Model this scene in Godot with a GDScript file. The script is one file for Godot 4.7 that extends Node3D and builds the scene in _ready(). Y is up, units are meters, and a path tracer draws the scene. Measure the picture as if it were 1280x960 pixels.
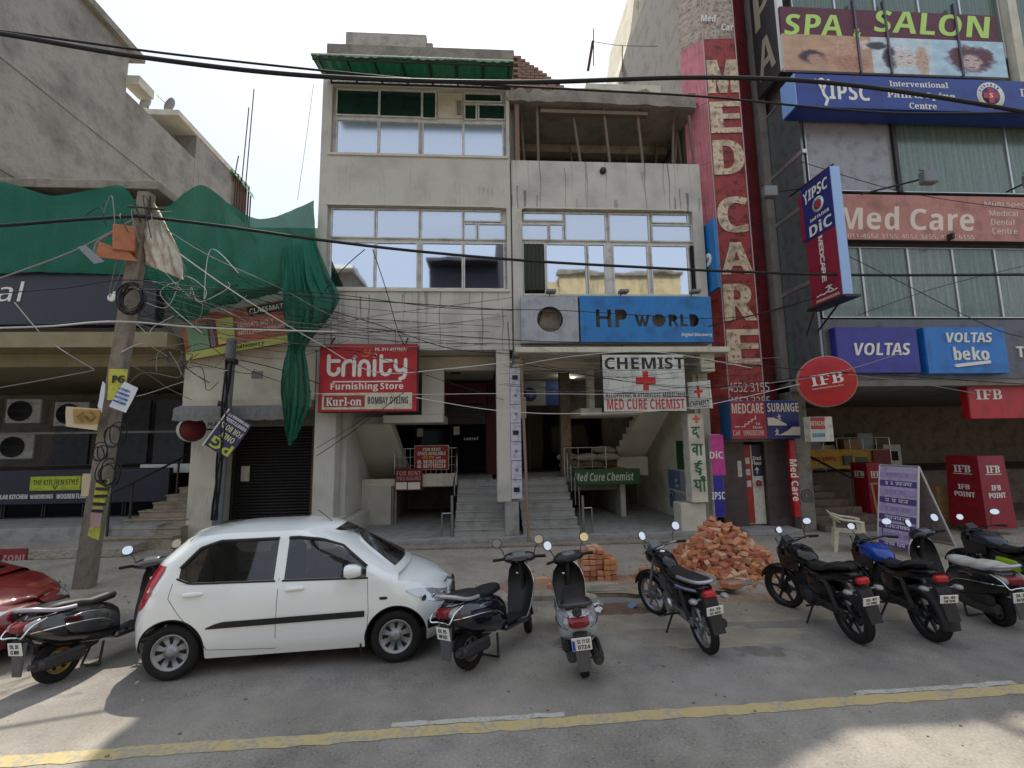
extends Node3D

var M := {}
var T := {}
var base_of := {}
var used := {}
var rng := RandomNumberGenerator.new()
var sg := 1

# ---------------------------------------------------------------- scene tree
func numbered(called: String) -> String:
	var n: int = used.get(called, 0)
	used[called] = n + 1
	return called if n == 0 else "%s_%03d" % [called, n]

func tag(o: Node, label: String, category: String, group := "", kind := "") -> Node:
	o.set_meta("label", label)
	o.set_meta("category", category)
	if group != "": o.set_meta("group", group)
	if kind != "": o.set_meta("kind", kind)
	return o

func thing(called: String, label: String, category: String, at := Vector3.ZERO, group := "") -> Node3D:
	var o := Node3D.new()
	o.name = numbered(called)
	add_child(o)
	o.position = at
	base_of[o] = at
	tag(o, label, category, group)
	return o

# a thing whose parts are given in its own axes
func own(called: String, label: String, category: String, at := Vector3.ZERO, turn := Vector3.ZERO, group := "") -> Node3D:
	var o := thing(called, label, category, at, group)
	o.rotation = turn
	base_of[o] = Vector3.ZERO
	return o

func part(parent: Node3D, called: String, st, mat: Material, label := "") -> MeshInstance3D:
	var o := MeshInstance3D.new()
	o.name = called
	if st is SurfaceTool:
		st.generate_normals()
		o.mesh = st.commit()
	else:
		o.mesh = st
	o.material_override = mat
	parent.add_child(o, true)
	o.position = -base_of.get(parent, Vector3.ZERO)
	if label != "": o.set_meta("label", label)
	return o

func struct(called: String, st, mat: Material) -> MeshInstance3D:
	var o := part(self, numbered(called), st, mat)
	o.set_meta("kind", "structure")
	return o

func boxp(parent: Node3D, called: String, mat: Material, x0, y0, z0, x1, y1, z1, bev := 0.0) -> MeshInstance3D:
	var st := mb()
	box(st, Vector3(x0, y0, z0), Vector3(x1, y1, z1), bev)
	return part(parent, called, st, mat)

# ---------------------------------------------------------------- shapes
func mb() -> SurfaceTool:
	var st := SurfaceTool.new()
	st.begin(Mesh.PRIMITIVE_TRIANGLES)
	return st

func tris(st: SurfaceTool, t: PackedVector3Array, smooth: bool, orient := true) -> void:
	var flip := false
	if orient:
		var c := Vector3.ZERO
		for p in t: c += p
		c /= maxf(1.0, t.size())
		var vol := 0.0
		for i in range(0, t.size(), 3):
			vol += (t[i] - c).dot((t[i + 1] - c).cross(t[i + 2] - c))
		flip = vol > 0
	if smooth: sg += 1
	st.set_smooth_group(sg if smooth else -1)
	for i in range(0, t.size(), 3):
		st.add_vertex(t[i])
		st.add_vertex(t[i + 2] if flip else t[i + 1])
		st.add_vertex(t[i + 1] if flip else t[i + 2])

func hull8(st: SurfaceTool, p: PackedVector3Array) -> void:
	# p: 4 bottom corners then 4 top corners
	var t := PackedVector3Array()
	for q in [[0, 1, 2, 3], [7, 6, 5, 4], [0, 4, 5, 1], [1, 5, 6, 2], [2, 6, 7, 3], [3, 7, 4, 0]]:
		t.append_array([p[q[0]], p[q[1]], p[q[2]], p[q[0]], p[q[2]], p[q[3]]])
	tris(st, t, false)

func box(st: SurfaceTool, a: Vector3, b: Vector3, bev := 0.0, xf := Transform3D.IDENTITY) -> void:
	var lo := Vector3(minf(a.x, b.x), minf(a.y, b.y), minf(a.z, b.z))
	var hi := Vector3(maxf(a.x, b.x), maxf(a.y, b.y), maxf(a.z, b.z))
	var s := hi - lo
	bev = minf(bev, minf(s.x, minf(s.y, s.z)) * 0.45)
	var t := PackedVector3Array()
	if bev <= 0.0:
		hull8(st, xf * PackedVector3Array([lo, Vector3(hi.x, lo.y, lo.z), Vector3(hi.x, lo.y, hi.z), Vector3(lo.x, lo.y, hi.z), Vector3(lo.x, hi.y, lo.z), Vector3(hi.x, hi.y, lo.z), hi, Vector3(lo.x, hi.y, hi.z)]))
		return
	# chamfered box as three nested rings
	var rings := []
	for l in [[lo.y, bev], [lo.y + bev, 0.0], [hi.y - bev, 0.0], [hi.y, bev]]:
		var y: float = l[0]
		var k: float = l[1]
		var c := bev
		var r := PackedVector3Array()
		var x0 := lo.x + k
		var x1 := hi.x - k
		var z0 := lo.z + k
		var z1 := hi.z - k
		if k > 0.0: c = 0.0
		r.append_array([Vector3(x0 + c, y, z0), Vector3(x1 - c, y, z0), Vector3(x1, y, z0 + c), Vector3(x1, y, z1 - c), Vector3(x1 - c, y, z1), Vector3(x0 + c, y, z1), Vector3(x0, y, z1 - c), Vector3(x0, y, z0 + c)])
		rings.append(xf * r)
	loft(st, rings, false, true)

func loft(st: SurfaceTool, rings: Array, smooth := true, caps := true, closed := true) -> void:
	var t := PackedVector3Array()
	var n: int = rings[0].size()
	for i in rings.size() - 1:
		var a: PackedVector3Array = rings[i]
		var b: PackedVector3Array = rings[i + 1]
		for j in (n if closed else n - 1):
			var k := (j + 1) % n
			if a[j].distance_squared_to(a[k]) > 1e-10:
				t.append_array([a[j], a[k], b[k]])
			if b[j].distance_squared_to(b[k]) > 1e-10:
				t.append_array([a[j], b[k], b[j]])
	var cap := PackedVector3Array()
	if caps:
		for e in [0, rings.size() - 1]:
			var r: PackedVector3Array = rings[e]
			var c := Vector3.ZERO
			for p in r: c += p
			c /= n
			for j in n:
				var k := (j + 1) % n
				if e == 0: cap.append_array([c, r[k], r[j]])
				else: cap.append_array([c, r[j], r[k]])
	# orient sides and caps together
	var all := t.duplicate()
	all.append_array(cap)
	var cc := Vector3.ZERO
	for p in all: cc += p
	cc /= maxf(1.0, all.size())
	var vol := 0.0
	for i in range(0, all.size(), 3):
		vol += (all[i] - cc).dot((all[i + 1] - cc).cross(all[i + 2] - cc))
	if vol > 0:
		t = rev(t)
		cap = rev(cap)
	tris(st, t, smooth, false)
	if caps: tris(st, cap, false, false)

func rev(t: PackedVector3Array) -> PackedVector3Array:
	for i in range(0, t.size(), 3):
		var x := t[i + 1]
		t[i + 1] = t[i + 2]
		t[i + 2] = x
	return t

func tube(st: SurfaceTool, pts: PackedVector3Array, r, sides := 8, caps := true) -> void:
	var rings := []
	var up := Vector3.UP
	for i in pts.size():
		var d := (pts[mini(i + 1, pts.size() - 1)] - pts[maxi(i - 1, 0)]).normalized()
		if absf(d.dot(up)) > 0.95: up = Vector3.RIGHT if absf(d.x) < 0.9 else Vector3.BACK
		var u := d.cross(up).normalized()
		var v := u.cross(d).normalized()
		up = v
		var rad: float = r[mini(i, r.size() - 1)] if r is Array else r
		var ring := PackedVector3Array()
		for k in sides:
			var a := TAU * k / sides
			ring.append(pts[i] + (u * cos(a) + v * sin(a)) * rad)
		rings.append(ring)
	loft(st, rings, true, caps)

func rod(st: SurfaceTool, a: Vector3, b: Vector3, r, sides := 8) -> void:
	tube(st, PackedVector3Array([a, b]), r, sides)

# profile of (radius, along) turned about an axis through c
func lathe(st: SurfaceTool, c: Vector3, axis: Vector3, prof: Array, seg := 24, closed_prof := false) -> void:
	var w := axis.normalized()
	var u := w.cross(Vector3.UP if absf(w.y) < 0.9 else Vector3.RIGHT).normalized()
	var v := w.cross(u)
	var rings := []
	for k in seg + 1:
		var a := TAU * (k % seg) / seg
		var r := PackedVector3Array()
		for p in prof:
			r.append(c + (u * cos(a) + v * sin(a)) * float(p[0]) + w * float(p[1]))
		rings.append(r)
	loft(st, rings, true, false, closed_prof)

func oval(c: Vector3, u: Vector3, v: Vector3, n := 16, p := 2.4) -> PackedVector3Array:
	var r := PackedVector3Array()
	for k in n:
		var a := TAU * k / n
		var x := signf(cos(a)) * pow(absf(cos(a)), 2.0 / p)
		var y := signf(sin(a)) * pow(absf(sin(a)), 2.0 / p)
		r.append(c + u * x + v * y)
	return r

# stations along x: [x, y centre, half width z, half height y, (exponent), (z centre)]
func pod(st: SurfaceTool, stations: Array, n := 18, xf := Transform3D.IDENTITY) -> void:
	var rings := []
	for s in stations:
		rings.append(xf * oval(Vector3(s[0], s[1], s[5] if s.size() > 5 else 0.0), Vector3(0, 0, s[2]), Vector3(0, s[3], 0), n, s[4] if s.size() > 4 else 2.4))
	loft(st, rings)

# a polygon in the xy plane pulled from z0 to z1
func prism(st: SurfaceTool, poly: PackedVector2Array, z0: float, z1: float, xf := Transform3D.IDENTITY) -> void:
	var ix := Geometry2D.triangulate_polygon(poly)
	var t := PackedVector3Array()
	for i in range(0, ix.size(), 3):
		t.append_array([Vector3(poly[ix[i]].x, poly[ix[i]].y, z1), Vector3(poly[ix[i + 1]].x, poly[ix[i + 1]].y, z1), Vector3(poly[ix[i + 2]].x, poly[ix[i + 2]].y, z1)])
		t.append_array([Vector3(poly[ix[i]].x, poly[ix[i]].y, z0), Vector3(poly[ix[i + 2]].x, poly[ix[i + 2]].y, z0), Vector3(poly[ix[i + 1]].x, poly[ix[i + 1]].y, z0)])
	# make the front triangles run the same way as the sides
	var area := 0.0
	for i in poly.size():
		var a := poly[i]
		var b := poly[(i + 1) % poly.size()]
		area += a.cross(b)
	var tri_area := 0.0
	if t.size() > 2: tri_area = Vector2(t[1].x - t[0].x, t[1].y - t[0].y).cross(Vector2(t[2].x - t[0].x, t[2].y - t[0].y))
	var fl := (area > 0) != (tri_area > 0)
	if fl: t = rev(t)
	for i in poly.size():
		var a := poly[i]
		var b := poly[(i + 1) % poly.size()]
		t.append_array([Vector3(a.x, a.y, z0), Vector3(b.x, b.y, z0), Vector3(b.x, b.y, z1), Vector3(a.x, a.y, z0), Vector3(b.x, b.y, z1), Vector3(a.x, a.y, z1)])
	tris(st, xf * t, false)

func v2(a: Array) -> PackedVector2Array:
	var r := PackedVector2Array()
	for i in range(0, a.size(), 2): r.append(Vector2(a[i], a[i + 1]))
	return r

func curve3(a: Array, steps := 8) -> PackedVector3Array:
	# Catmull-Rom through the points
	var r := PackedVector3Array()
	for i in a.size() - 1:
		var p0: Vector3 = a[maxi(i - 1, 0)]
		var p1: Vector3 = a[i]
		var p2: Vector3 = a[i + 1]
		var p3: Vector3 = a[mini(i + 2, a.size() - 1)]
		for k in steps:
			r.append(p1.cubic_interpolate(p2, p0, p3, float(k) / steps))
	r.append(a[a.size() - 1])
	return r

# sheet given as rows of points, with thickness
func sheet(st: SurfaceTool, rows: Array, thick: float, smooth := true) -> void:
	var t := PackedVector3Array()
	var h := rows.size()
	var w: int = rows[0].size()
	var nrm := []
	for i in h:
		var nr := PackedVector3Array()
		for j in w:
			var du: Vector3 = rows[i][mini(j + 1, w - 1)] - rows[i][maxi(j - 1, 0)]
			var dv: Vector3 = rows[mini(i + 1, h - 1)][j] - rows[maxi(i - 1, 0)][j]
			nr.append(du.cross(dv).normalized() * thick)
		nrm.append(nr)
	for s in 2:
		for i in h - 1:
			for j in w - 1:
				var q := [rows[i][j], rows[i][j + 1], rows[i + 1][j + 1], rows[i + 1][j]]
				if s == 1:
					q = [q[0] + nrm[i][j], q[1] + nrm[i][j + 1], q[2] + nrm[i + 1][j + 1], q[3] + nrm[i + 1][j]]
					t.append_array([q[0], q[2], q[1], q[0], q[3], q[2]])
				else:
					t.append_array([q[0], q[1], q[2], q[0], q[2], q[3]])
	tris(st, t, smooth, false)
	var e := PackedVector3Array()
	var loop := []
	for j in w: loop.append([0, j])
	for i in range(1, h): loop.append([i, w - 1])
	for j in range(w - 2, -1, -1): loop.append([h - 1, j])
	for i in range(h - 2, 0, -1): loop.append([i, 0])
	for k in loop.size():
		var a = loop[k]
		var b = loop[(k + 1) % loop.size()]
		var pa: Vector3 = rows[a[0]][a[1]]
		var pb: Vector3 = rows[b[0]][b[1]]
		var na: Vector3 = nrm[a[0]][a[1]]
		var nb: Vector3 = nrm[b[0]][b[1]]
		e.append_array([pa, pb + nb, pb, pa, pa + na, pb + nb])
	tris(st, e, false, false)

# a flat printed sheet with its own uv
func printed(parent: Node3D, called: String, a: Vector3, b: Vector3, c: Vector3, d: Vector3, mat: Material) -> MeshInstance3D:
	var st := mb()
	st.set_smooth_group(-1)
	var uv := [Vector2(0, 1), Vector2(1, 1), Vector2(1, 0), Vector2(0, 0)]
	var p := [a, b, c, d]
	for k in [0, 2, 1, 0, 3, 2]:
		st.set_uv(uv[k])
		st.add_vertex(p[k])
	return part(parent, called, st, mat)

# ---------------------------------------------------------------- lettering
var fonts := {}
func font(k: String) -> Font:
	if not fonts.has(k):
		var f := SystemFont.new()
		f.font_names = PackedStringArray(["Droid Serif" if k.begins_with("serif") else "Droid Sans"])
		f.font_weight = 700 if k.ends_with("b") else 400
		fonts[k] = f
	return fonts[k]

# fits a line of lettering in the box centred at c (own axes of parent), w wide and h high (of its ink)
func text(parent: Node3D, s: String, c: Vector3, w: float, h: float, mat: Material, fk := "sansb", turn := 0.0, skew := 0.0, depth := 0.012) -> MeshInstance3D:
	var tm := TextMesh.new()
	tm.text = s
	tm.font = font(fk)
	tm.font_size = 32
	tm.pixel_size = 0.01
	tm.curve_step = 2.0
	tm.depth = 0.05
	var bb := tm.get_aabb()
	var o := MeshInstance3D.new()
	o.name = "lettering"
	o.mesh = tm
	o.material_override = mat
	parent.add_child(o, true)
	var sx := w / maxf(bb.size.x, 1e-4)
	var sy := h / maxf(bb.size.y, 1e-4)
	var bs := Basis(Vector3(sx, 0, 0), Vector3(skew * sy, sy, 0), Vector3(0, 0, depth / 0.05))
	bs = Basis(Vector3.BACK, turn) * bs
	var mid := bb.position + bb.size * 0.5
	mid.z = 0
	o.transform = Transform3D(bs, c - base_of.get(parent, Vector3.ZERO) - bs * mid)
	return o

# strokes: polylines in a unit box -> raised flat strokes
func strokes(parent: Node3D, called: String, lines: Array, c: Vector3, w: float, h: float, lw: float, mat: Material, depth := 0.012) -> MeshInstance3D:
	var st := mb()
	for l in lines:
		var pts := v2(l)
		for i in pts.size() - 1:
			var a := Vector2((pts[i].x - 0.5) * w, (pts[i].y - 0.5) * h)
			var b := Vector2((pts[i + 1].x - 0.5) * w, (pts[i + 1].y - 0.5) * h)
			var d := (b - a).normalized()
			var nn := Vector2(-d.y, d.x) * lw * 0.5
			for e in [a, b]:
				var ring := PackedVector2Array()
				for k in 10: ring.append(e + Vector2(cos(TAU * k / 10), sin(TAU * k / 10)) * lw * 0.5)
				prism(st, ring, 0, depth * (1.005 + 0.02 * i), Transform3D(Basis.IDENTITY, c))
			prism(st, PackedVector2Array([a - nn, b - nn, b + nn, a + nn]), 0, depth * (1.0 + 0.02 * i), Transform3D(Basis.IDENTITY, c))
	return part(parent, called, st, mat)

# ---------------------------------------------------------------- materials
func noise(size: int, freq: float, seed_: int, oct := 4, kind := FastNoiseLite.TYPE_SIMPLEX_SMOOTH) -> PackedByteArray:
	var n := FastNoiseLite.new()
	n.seed = seed_
	n.noise_type = kind
	n.frequency = freq
	n.fractal_octaves = oct
	var im := n.get_seamless_image(size, size)
	im.convert(Image.FORMAT_L8)
	return im.get_data()

func make_tex(key: String, size: int, f: Callable) -> void:
	var d := PackedByteArray()
	d.resize(size * size * 3)
	for y in size:
		for x in size:
			var c: Color = f.call(x, y)
			var i := (y * size + x) * 3
			d[i] = clampi(int(c.r * 255), 0, 255)
			d[i + 1] = clampi(int(c.g * 255), 0, 255)
			d[i + 2] = clampi(int(c.b * 255), 0, 255)
	var im := Image.create_from_data(size, size, false, Image.FORMAT_RGB8, d)
	im.generate_mipmaps()
	T[key] = ImageTexture.create_from_image(im)

func normal_tex(key: String, size: int, freq: float, seed_: int, strength: float, oct := 4) -> void:
	var n := FastNoiseLite.new()
	n.seed = seed_
	n.frequency = freq
	n.fractal_octaves = oct
	var im := n.get_seamless_image(size, size)
	im.convert(Image.FORMAT_RGBA8)
	im.bump_map_to_normal_map(strength)
	T[key] = ImageTexture.create_from_image(im)

func m(key: String, col := Color.WHITE, rough := 0.8, metal := 0.0, tex := "", span := 2.0, nrm := "", nscale := 0.5) -> StandardMaterial3D:
	if M.has(key): return M[key]
	var s := StandardMaterial3D.new()
	s.albedo_color = col
	s.roughness = rough
	s.metallic = metal
	if tex != "":
		s.albedo_texture = T[tex]
		s.uv1_triplanar = true
		s.uv1_world_triplanar = true
		s.uv1_scale = Vector3.ONE / span
	if nrm != "":
		s.normal_enabled = true
		s.normal_texture = T[nrm]
		s.normal_scale = nscale
		s.uv1_triplanar = true
		s.uv1_world_triplanar = true
		s.uv1_scale = Vector3.ONE / span
	M[key] = s
	return s

func rgb(r: float, g: float, b: float) -> Color:
	return Color(r / 255.0, g / 255.0, b / 255.0)

# ================================================================ the scene
var sun_dir := Vector3(-0.14, 1.64, -1.0).normalized()

func _ready() -> void:
	rng.seed = 7
	var cam := Camera3D.new()
	cam.name = "camera"
	cam.fov = 79.2
	cam.near = 0.05
	cam.far = 600.0
	cam.rotation_order = EULER_ORDER_YXZ
	cam.rotation_degrees = Vector3(7.06, -3.55, -0.86)
	cam.position = Vector3(0, 2.5, 11.5)
	add_child(cam)
	cam.current = true

	var we := WorldEnvironment.new()
	we.name = "environment"
	var env := Environment.new()
	env.background_mode = Environment.BG_SKY
	var sky := Sky.new()
	sky.sky_material = hazy_sky()
	env.sky = sky
	env.background_energy_multiplier = 1.0
	env.tonemap_mode = Environment.TONE_MAPPER_LINEAR
	env.tonemap_exposure = 1.85
	env.sdfgi_enabled = true
	env.ssao_enabled = true
	env.ssil_enabled = true
	we.environment = env
	add_child(we)

	var sun := DirectionalLight3D.new()
	sun.name = "sun"
	sun.light_color = Color(1.0, 0.965, 0.9)
	sun.light_energy = 0.95
	sun.light_angular_distance = 0.6
	sun.shadow_enabled = true
	add_child(sun)
	sun.look_at_from_position(Vector3.ZERO, -sun_dir, Vector3.UP)

	textures()
	palette()
	ground()
	left_buildings()
	centre_left()
	centre_right()
	tower()
	right_building()
	behind_camera()
	signs_centre()
	signs_right()
	signs_left()
	street_objects()
	vehicles()
	bricks()
	wires()

# haze: white round the sun, paler blue away from it, whitish at the horizon
func hazy_sky() -> PanoramaSkyMaterial:
	var w := 512
	var h := 256
	var im := Image.create(w, h, false, Image.FORMAT_RGBF)
	for y in h:
		var el := (0.5 - (y + 0.5) / h) * PI
		for x in w:
			var az := ((x + 0.5) / w) * TAU
			var d := Vector3(sin(az) * cos(el), sin(el), -cos(az) * cos(el))
			var ang := acos(clampf(d.dot(sun_dir), -1, 1))
			var glow := exp(-ang / 0.16) * 0.9 + exp(-ang / 0.45) * 0.22
			var hz := exp(-maxf(d.y, 0.0) / 0.16)
			var c := Color(0.41, 0.475, 0.59).lerp(Color(0.435, 0.455, 0.475), clampf(hz * 0.6 + exp(-ang / 0.7) * 0.9, 0, 1))
			c = c + Color(1.0, 0.985, 0.95) * glow
			if d.y < 0: c = Color(0.36, 0.34, 0.31)
			im.set_pixel(x, y, c)
	var p := PanoramaSkyMaterial.new()
	p.panorama = ImageTexture.create_from_image(im)
	p.filter = true
	return p

func textures() -> void:
	var s := 512
	var a := noise(s, 0.008, 1, 5)
	var b := noise(s, 0.05, 2, 4)
	var c := noise(s, 0.02, 3, 4)
	var f := noise(s, 0.35, 4, 2)
	var k := func(x: int, y: int) -> int: return (y & 511) * 512 + (x & 511)
	make_tex("plaster", s, func(x, y):
		var st := maxf(0.0, b[k.call(x * 4, y / 4)] / 255.0 - 0.56) * 0.8 * clampf(a[k.call(x + 200, y + 90)] / 255.0 * 3.0 - 1.2, 0, 1)
		var v: float = 1.0 - 0.16 * maxf(0.0, a[k.call(x, y)] / 255.0 - 0.35) - st * (0.3 + c[k.call(x, y)] / 255.0) * 0.7 - (f[k.call(x, y)] / 255.0 - 0.5) * 0.06
		return Color(v, v * 0.985, v * 0.955))
	# rain drips: each with its own start, length and width
	var drip := PackedFloat32Array()
	drip.resize(s * s)
	var dr := RandomNumberGenerator.new()
	dr.seed = 99
	for i in 46:
		var x0 := dr.randf() * s
		var y0 := dr.randi() % s
		var ln := int(60 + pow(dr.randf(), 2.0) * 330)
		var wd := 1.0 + pow(dr.randf(), 3.0) * 7.0
		var dk := 0.1 + 0.32 * dr.randf() / (0.6 + wd * 0.25)
		for j in ln:
			var cx := x0 + 1.5 * sin(j * 0.05 + i)
			var ww := wd * (1.0 - 0.6 * j / ln)
			for o in range(-int(ww) - 1, int(ww) + 2):
				var q := ((y0 + j) % s) * s + posmod(int(cx) + o, s)
				drip[q] = maxf(drip[q], dk * clampf(ww - absf(o) + 0.6, 0, 1) * (1.0 - pow(float(j) / ln, 3.0)) * (0.6 + 0.4 * b[q] / 128.0))
	make_tex("stain", s, func(x, y):
		var st: float = drip[k.call(x, y)]
		var v: float = 1.0 - 0.2 * maxf(0.0, a[k.call(x, y)] / 255.0 - 0.3) - st - (f[k.call(x, y)] / 255.0 - 0.5) * 0.06
		v = maxf(v, 0.25)
		return Color(v, v * 0.98, v * 0.95))
	make_tex("sign_dirt", s, func(x, y):
		var v: float = 1.0 - 0.4 * drip[k.call(x * 2, y * 2)] - 0.3 * maxf(0.0, a[k.call(x, y)] / 255.0 - 0.42) - 0.12 * maxf(0.0, b[k.call(x, y)] / 255.0 - 0.5)
		return Color(v, v * 0.99, v * 0.97))
	make_tex("concrete", s, func(x, y):
		var p: float = a[k.call(x, y)] / 255.0
		var q: float = c[k.call(x, y)] / 255.0
		var v := 0.96 - 0.34 * maxf(0.0, p - 0.45) - 0.24 * maxf(0.0, q - 0.5) - 0.16 * maxf(0.0, b[k.call(x, y)] / 255.0 - 0.5) - (f[k.call(x, y)] / 255.0 - 0.5) * 0.12
		return Color(v, v * 0.975, v * 0.94))
	make_tex("grime", s, func(x, y):
		var v: float = 1.0 - 0.35 * maxf(0.0, a[k.call(x, y)] / 255.0 - 0.45) - 0.3 * maxf(0.0, b[k.call(x, y)] / 255.0 - 0.55) - (f[k.call(x, y)] / 255.0 - 0.5) * 0.05
		return Color(v, v, v))
	make_tex("peel", s, func(x, y):
		var p := clampf((a[k.call(x * 2, y * 2)] / 255.0 + c[k.call(x, y)] / 255.0 - 1.18) * 5.0 + (f[k.call(x, y)] / 255.0 - 0.5), 0, 1)
		var st := maxf(0.0, b[k.call(x * 4, y / 3)] / 255.0 - 0.5) * 1.2
		var v: float = 1.0 - 0.5 * maxf(0.0, a[k.call(x, y)] / 255.0 - 0.4) - st * 0.8
		return Color(v, v * 0.95, v * 0.92).lerp(Color(0.5, 0.4, 0.36), p * 0.7))
	var g := noise(1024, 0.004, 11, 5)
	var g2 := noise(1024, 0.03, 12, 4)
	var g3 := noise(1024, 0.4, 13, 2)
	var g4 := noise(1024, 0.12, 14, 3, FastNoiseLite.TYPE_CELLULAR)
	make_tex("asphalt", 1024, func(x, y):
		var i: int = y * 1024 + x
		var sp: float = g3[i] / 255.0
		var v := 0.82 + 0.16 * (g[i] / 255.0 - 0.5) + 0.07 * (g2[i] / 255.0 - 0.5) + 0.24 * (sp - 0.5)
		if sp > 0.8 and g4[i] > 120: v += 0.25
		if sp < 0.2 and g2[i] < 100: v -= 0.2
		return Color(v, v * 0.985, v * 0.955))
	# the road: coarse tone, grit, old patches, oil spots, cracks and rubber marks
	var mark := PackedFloat32Array()
	mark.resize(1024 * 1024)
	var rr := RandomNumberGenerator.new()
	rr.seed = 5
	for i in 12:
		var x := rr.randf() * 1024.0
		var y := rr.randf() * 1024.0
		var a0 := rr.randf() * TAU
		for j in rr.randi_range(40, 260):
			a0 += rr.randf_range(-0.12, 0.12)
			x += cos(a0)
			y += sin(a0)
			mark[posmod(int(y), 1024) * 1024 + posmod(int(x), 1024)] = -0.1 - 0.1 * rr.randf()
	for i in 60:
		var cx := rr.randi() % 1024
		var cy := rr.randi() % 1024
		var rd := int(1 + pow(rr.randf(), 3.0) * 16)
		var dk := rr.randf_range(-0.22, 0.07)
		for oy in range(-rd, rd + 1):
			for ox in range(-rd * 2, rd * 2 + 1):
				var q := posmod(cy + oy, 1024) * 1024 + posmod(cx + ox, 1024)
				var e := Vector2(ox * 0.5, oy).length() / rd + (g2[q] / 255.0 - 0.5) * 1.6
				if e < 1.0: mark[q] += dk * minf(1.0, (1.0 - e) * 3.0)
	make_tex("road_big", 1024, func(x, y):
		var i: int = y * 1024 + x
		var v := 0.84 + 0.3 * (g[i] / 255.0 - 0.5) + 0.12 * (g2[i] / 255.0 - 0.5) + 0.2 * (g3[i] / 255.0 - 0.5) + mark[i] + (0.12 if g3[i] > 205 and g4[i] > 110 else 0.0) - (0.14 if g3[i] < 52 and g2[i] < 120 else 0.0)
		var w := clampf((g[(i + 300000) & 1048575] / 255.0 - 0.45) * 4.0, 0, 1)
		return Color(v, v * 0.985, v * 0.96).lerp(Color(v * 0.93, v * 0.92, v * 0.915), w))
	for q in [["worn_yellow", Color(0.72, 0.645, 0.46)], ["worn_white", Color(0.7, 0.69, 0.655)]]:
		make_tex(q[0], 512, func(x, y):
			var e: float = b[k.call(x, y)] / 255.0 + 0.6 * (f[k.call(x, y)] / 255.0 - 0.5) + 0.7 * (a[k.call(x, y)] / 255.0 - 0.5)
			var w := clampf((e - 0.56) * 5.0, 0, 0.85)
			return (q[1] as Color).lerp(Color(0.58, 0.565, 0.54), w) * (0.94 + 0.12 * f[k.call(x, y)] / 255.0))
	make_tex("dust", 1024, func(x, y):
		var i: int = y * 1024 + x
		var v := 0.88 + 0.24 * (g[i] / 255.0 - 0.5) + 0.1 * (g2[i] / 255.0 - 0.5) + 0.12 * (g3[i] / 255.0 - 0.5)
		var crack := clampf((70.0 - absf(g4[i] - 128.0) * 4.0) / 70.0, 0, 1) * 0.0
		var st := clampf((g[i] / 255.0 - 0.62) * 5.0, 0, 1)
		v -= crack
		return Color(v, v * 0.98, v * 0.945).lerp(Color(v * 0.72, v * 0.6, v * 0.5), st * 0.25))
	make_tex("grain", s, func(x, y):
		var v: float = 0.9 + 0.3 * (b[k.call(x, y)] / 255.0 - 0.5) + 0.3 * (f[k.call(x, y)] / 255.0 - 0.5)
		return Color(v, v * 0.97, v * 0.95))
	make_tex("blinds", s, func(x, y):
		var st: float = c[k.call(x * 5, y / 8)] / 255.0
		var v := 0.78 + 0.26 * (st - 0.35) + 0.1 * (b[k.call(x, y)] / 255.0 - 0.5)
		v = clampf(v, 0.2, 1.0)
		return Color(v * 0.95, v, v * 0.96))
	normal_tex("rough_n", 512, 0.09, 21, 6.0)
	normal_tex("soft_n", 512, 0.012, 22, 5.0, 3)
	normal_tex("fine_n", 512, 0.4, 23, 3.0, 2)
	normal_tex("glass_n", 512, 0.004, 24, 1.2, 1)

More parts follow.
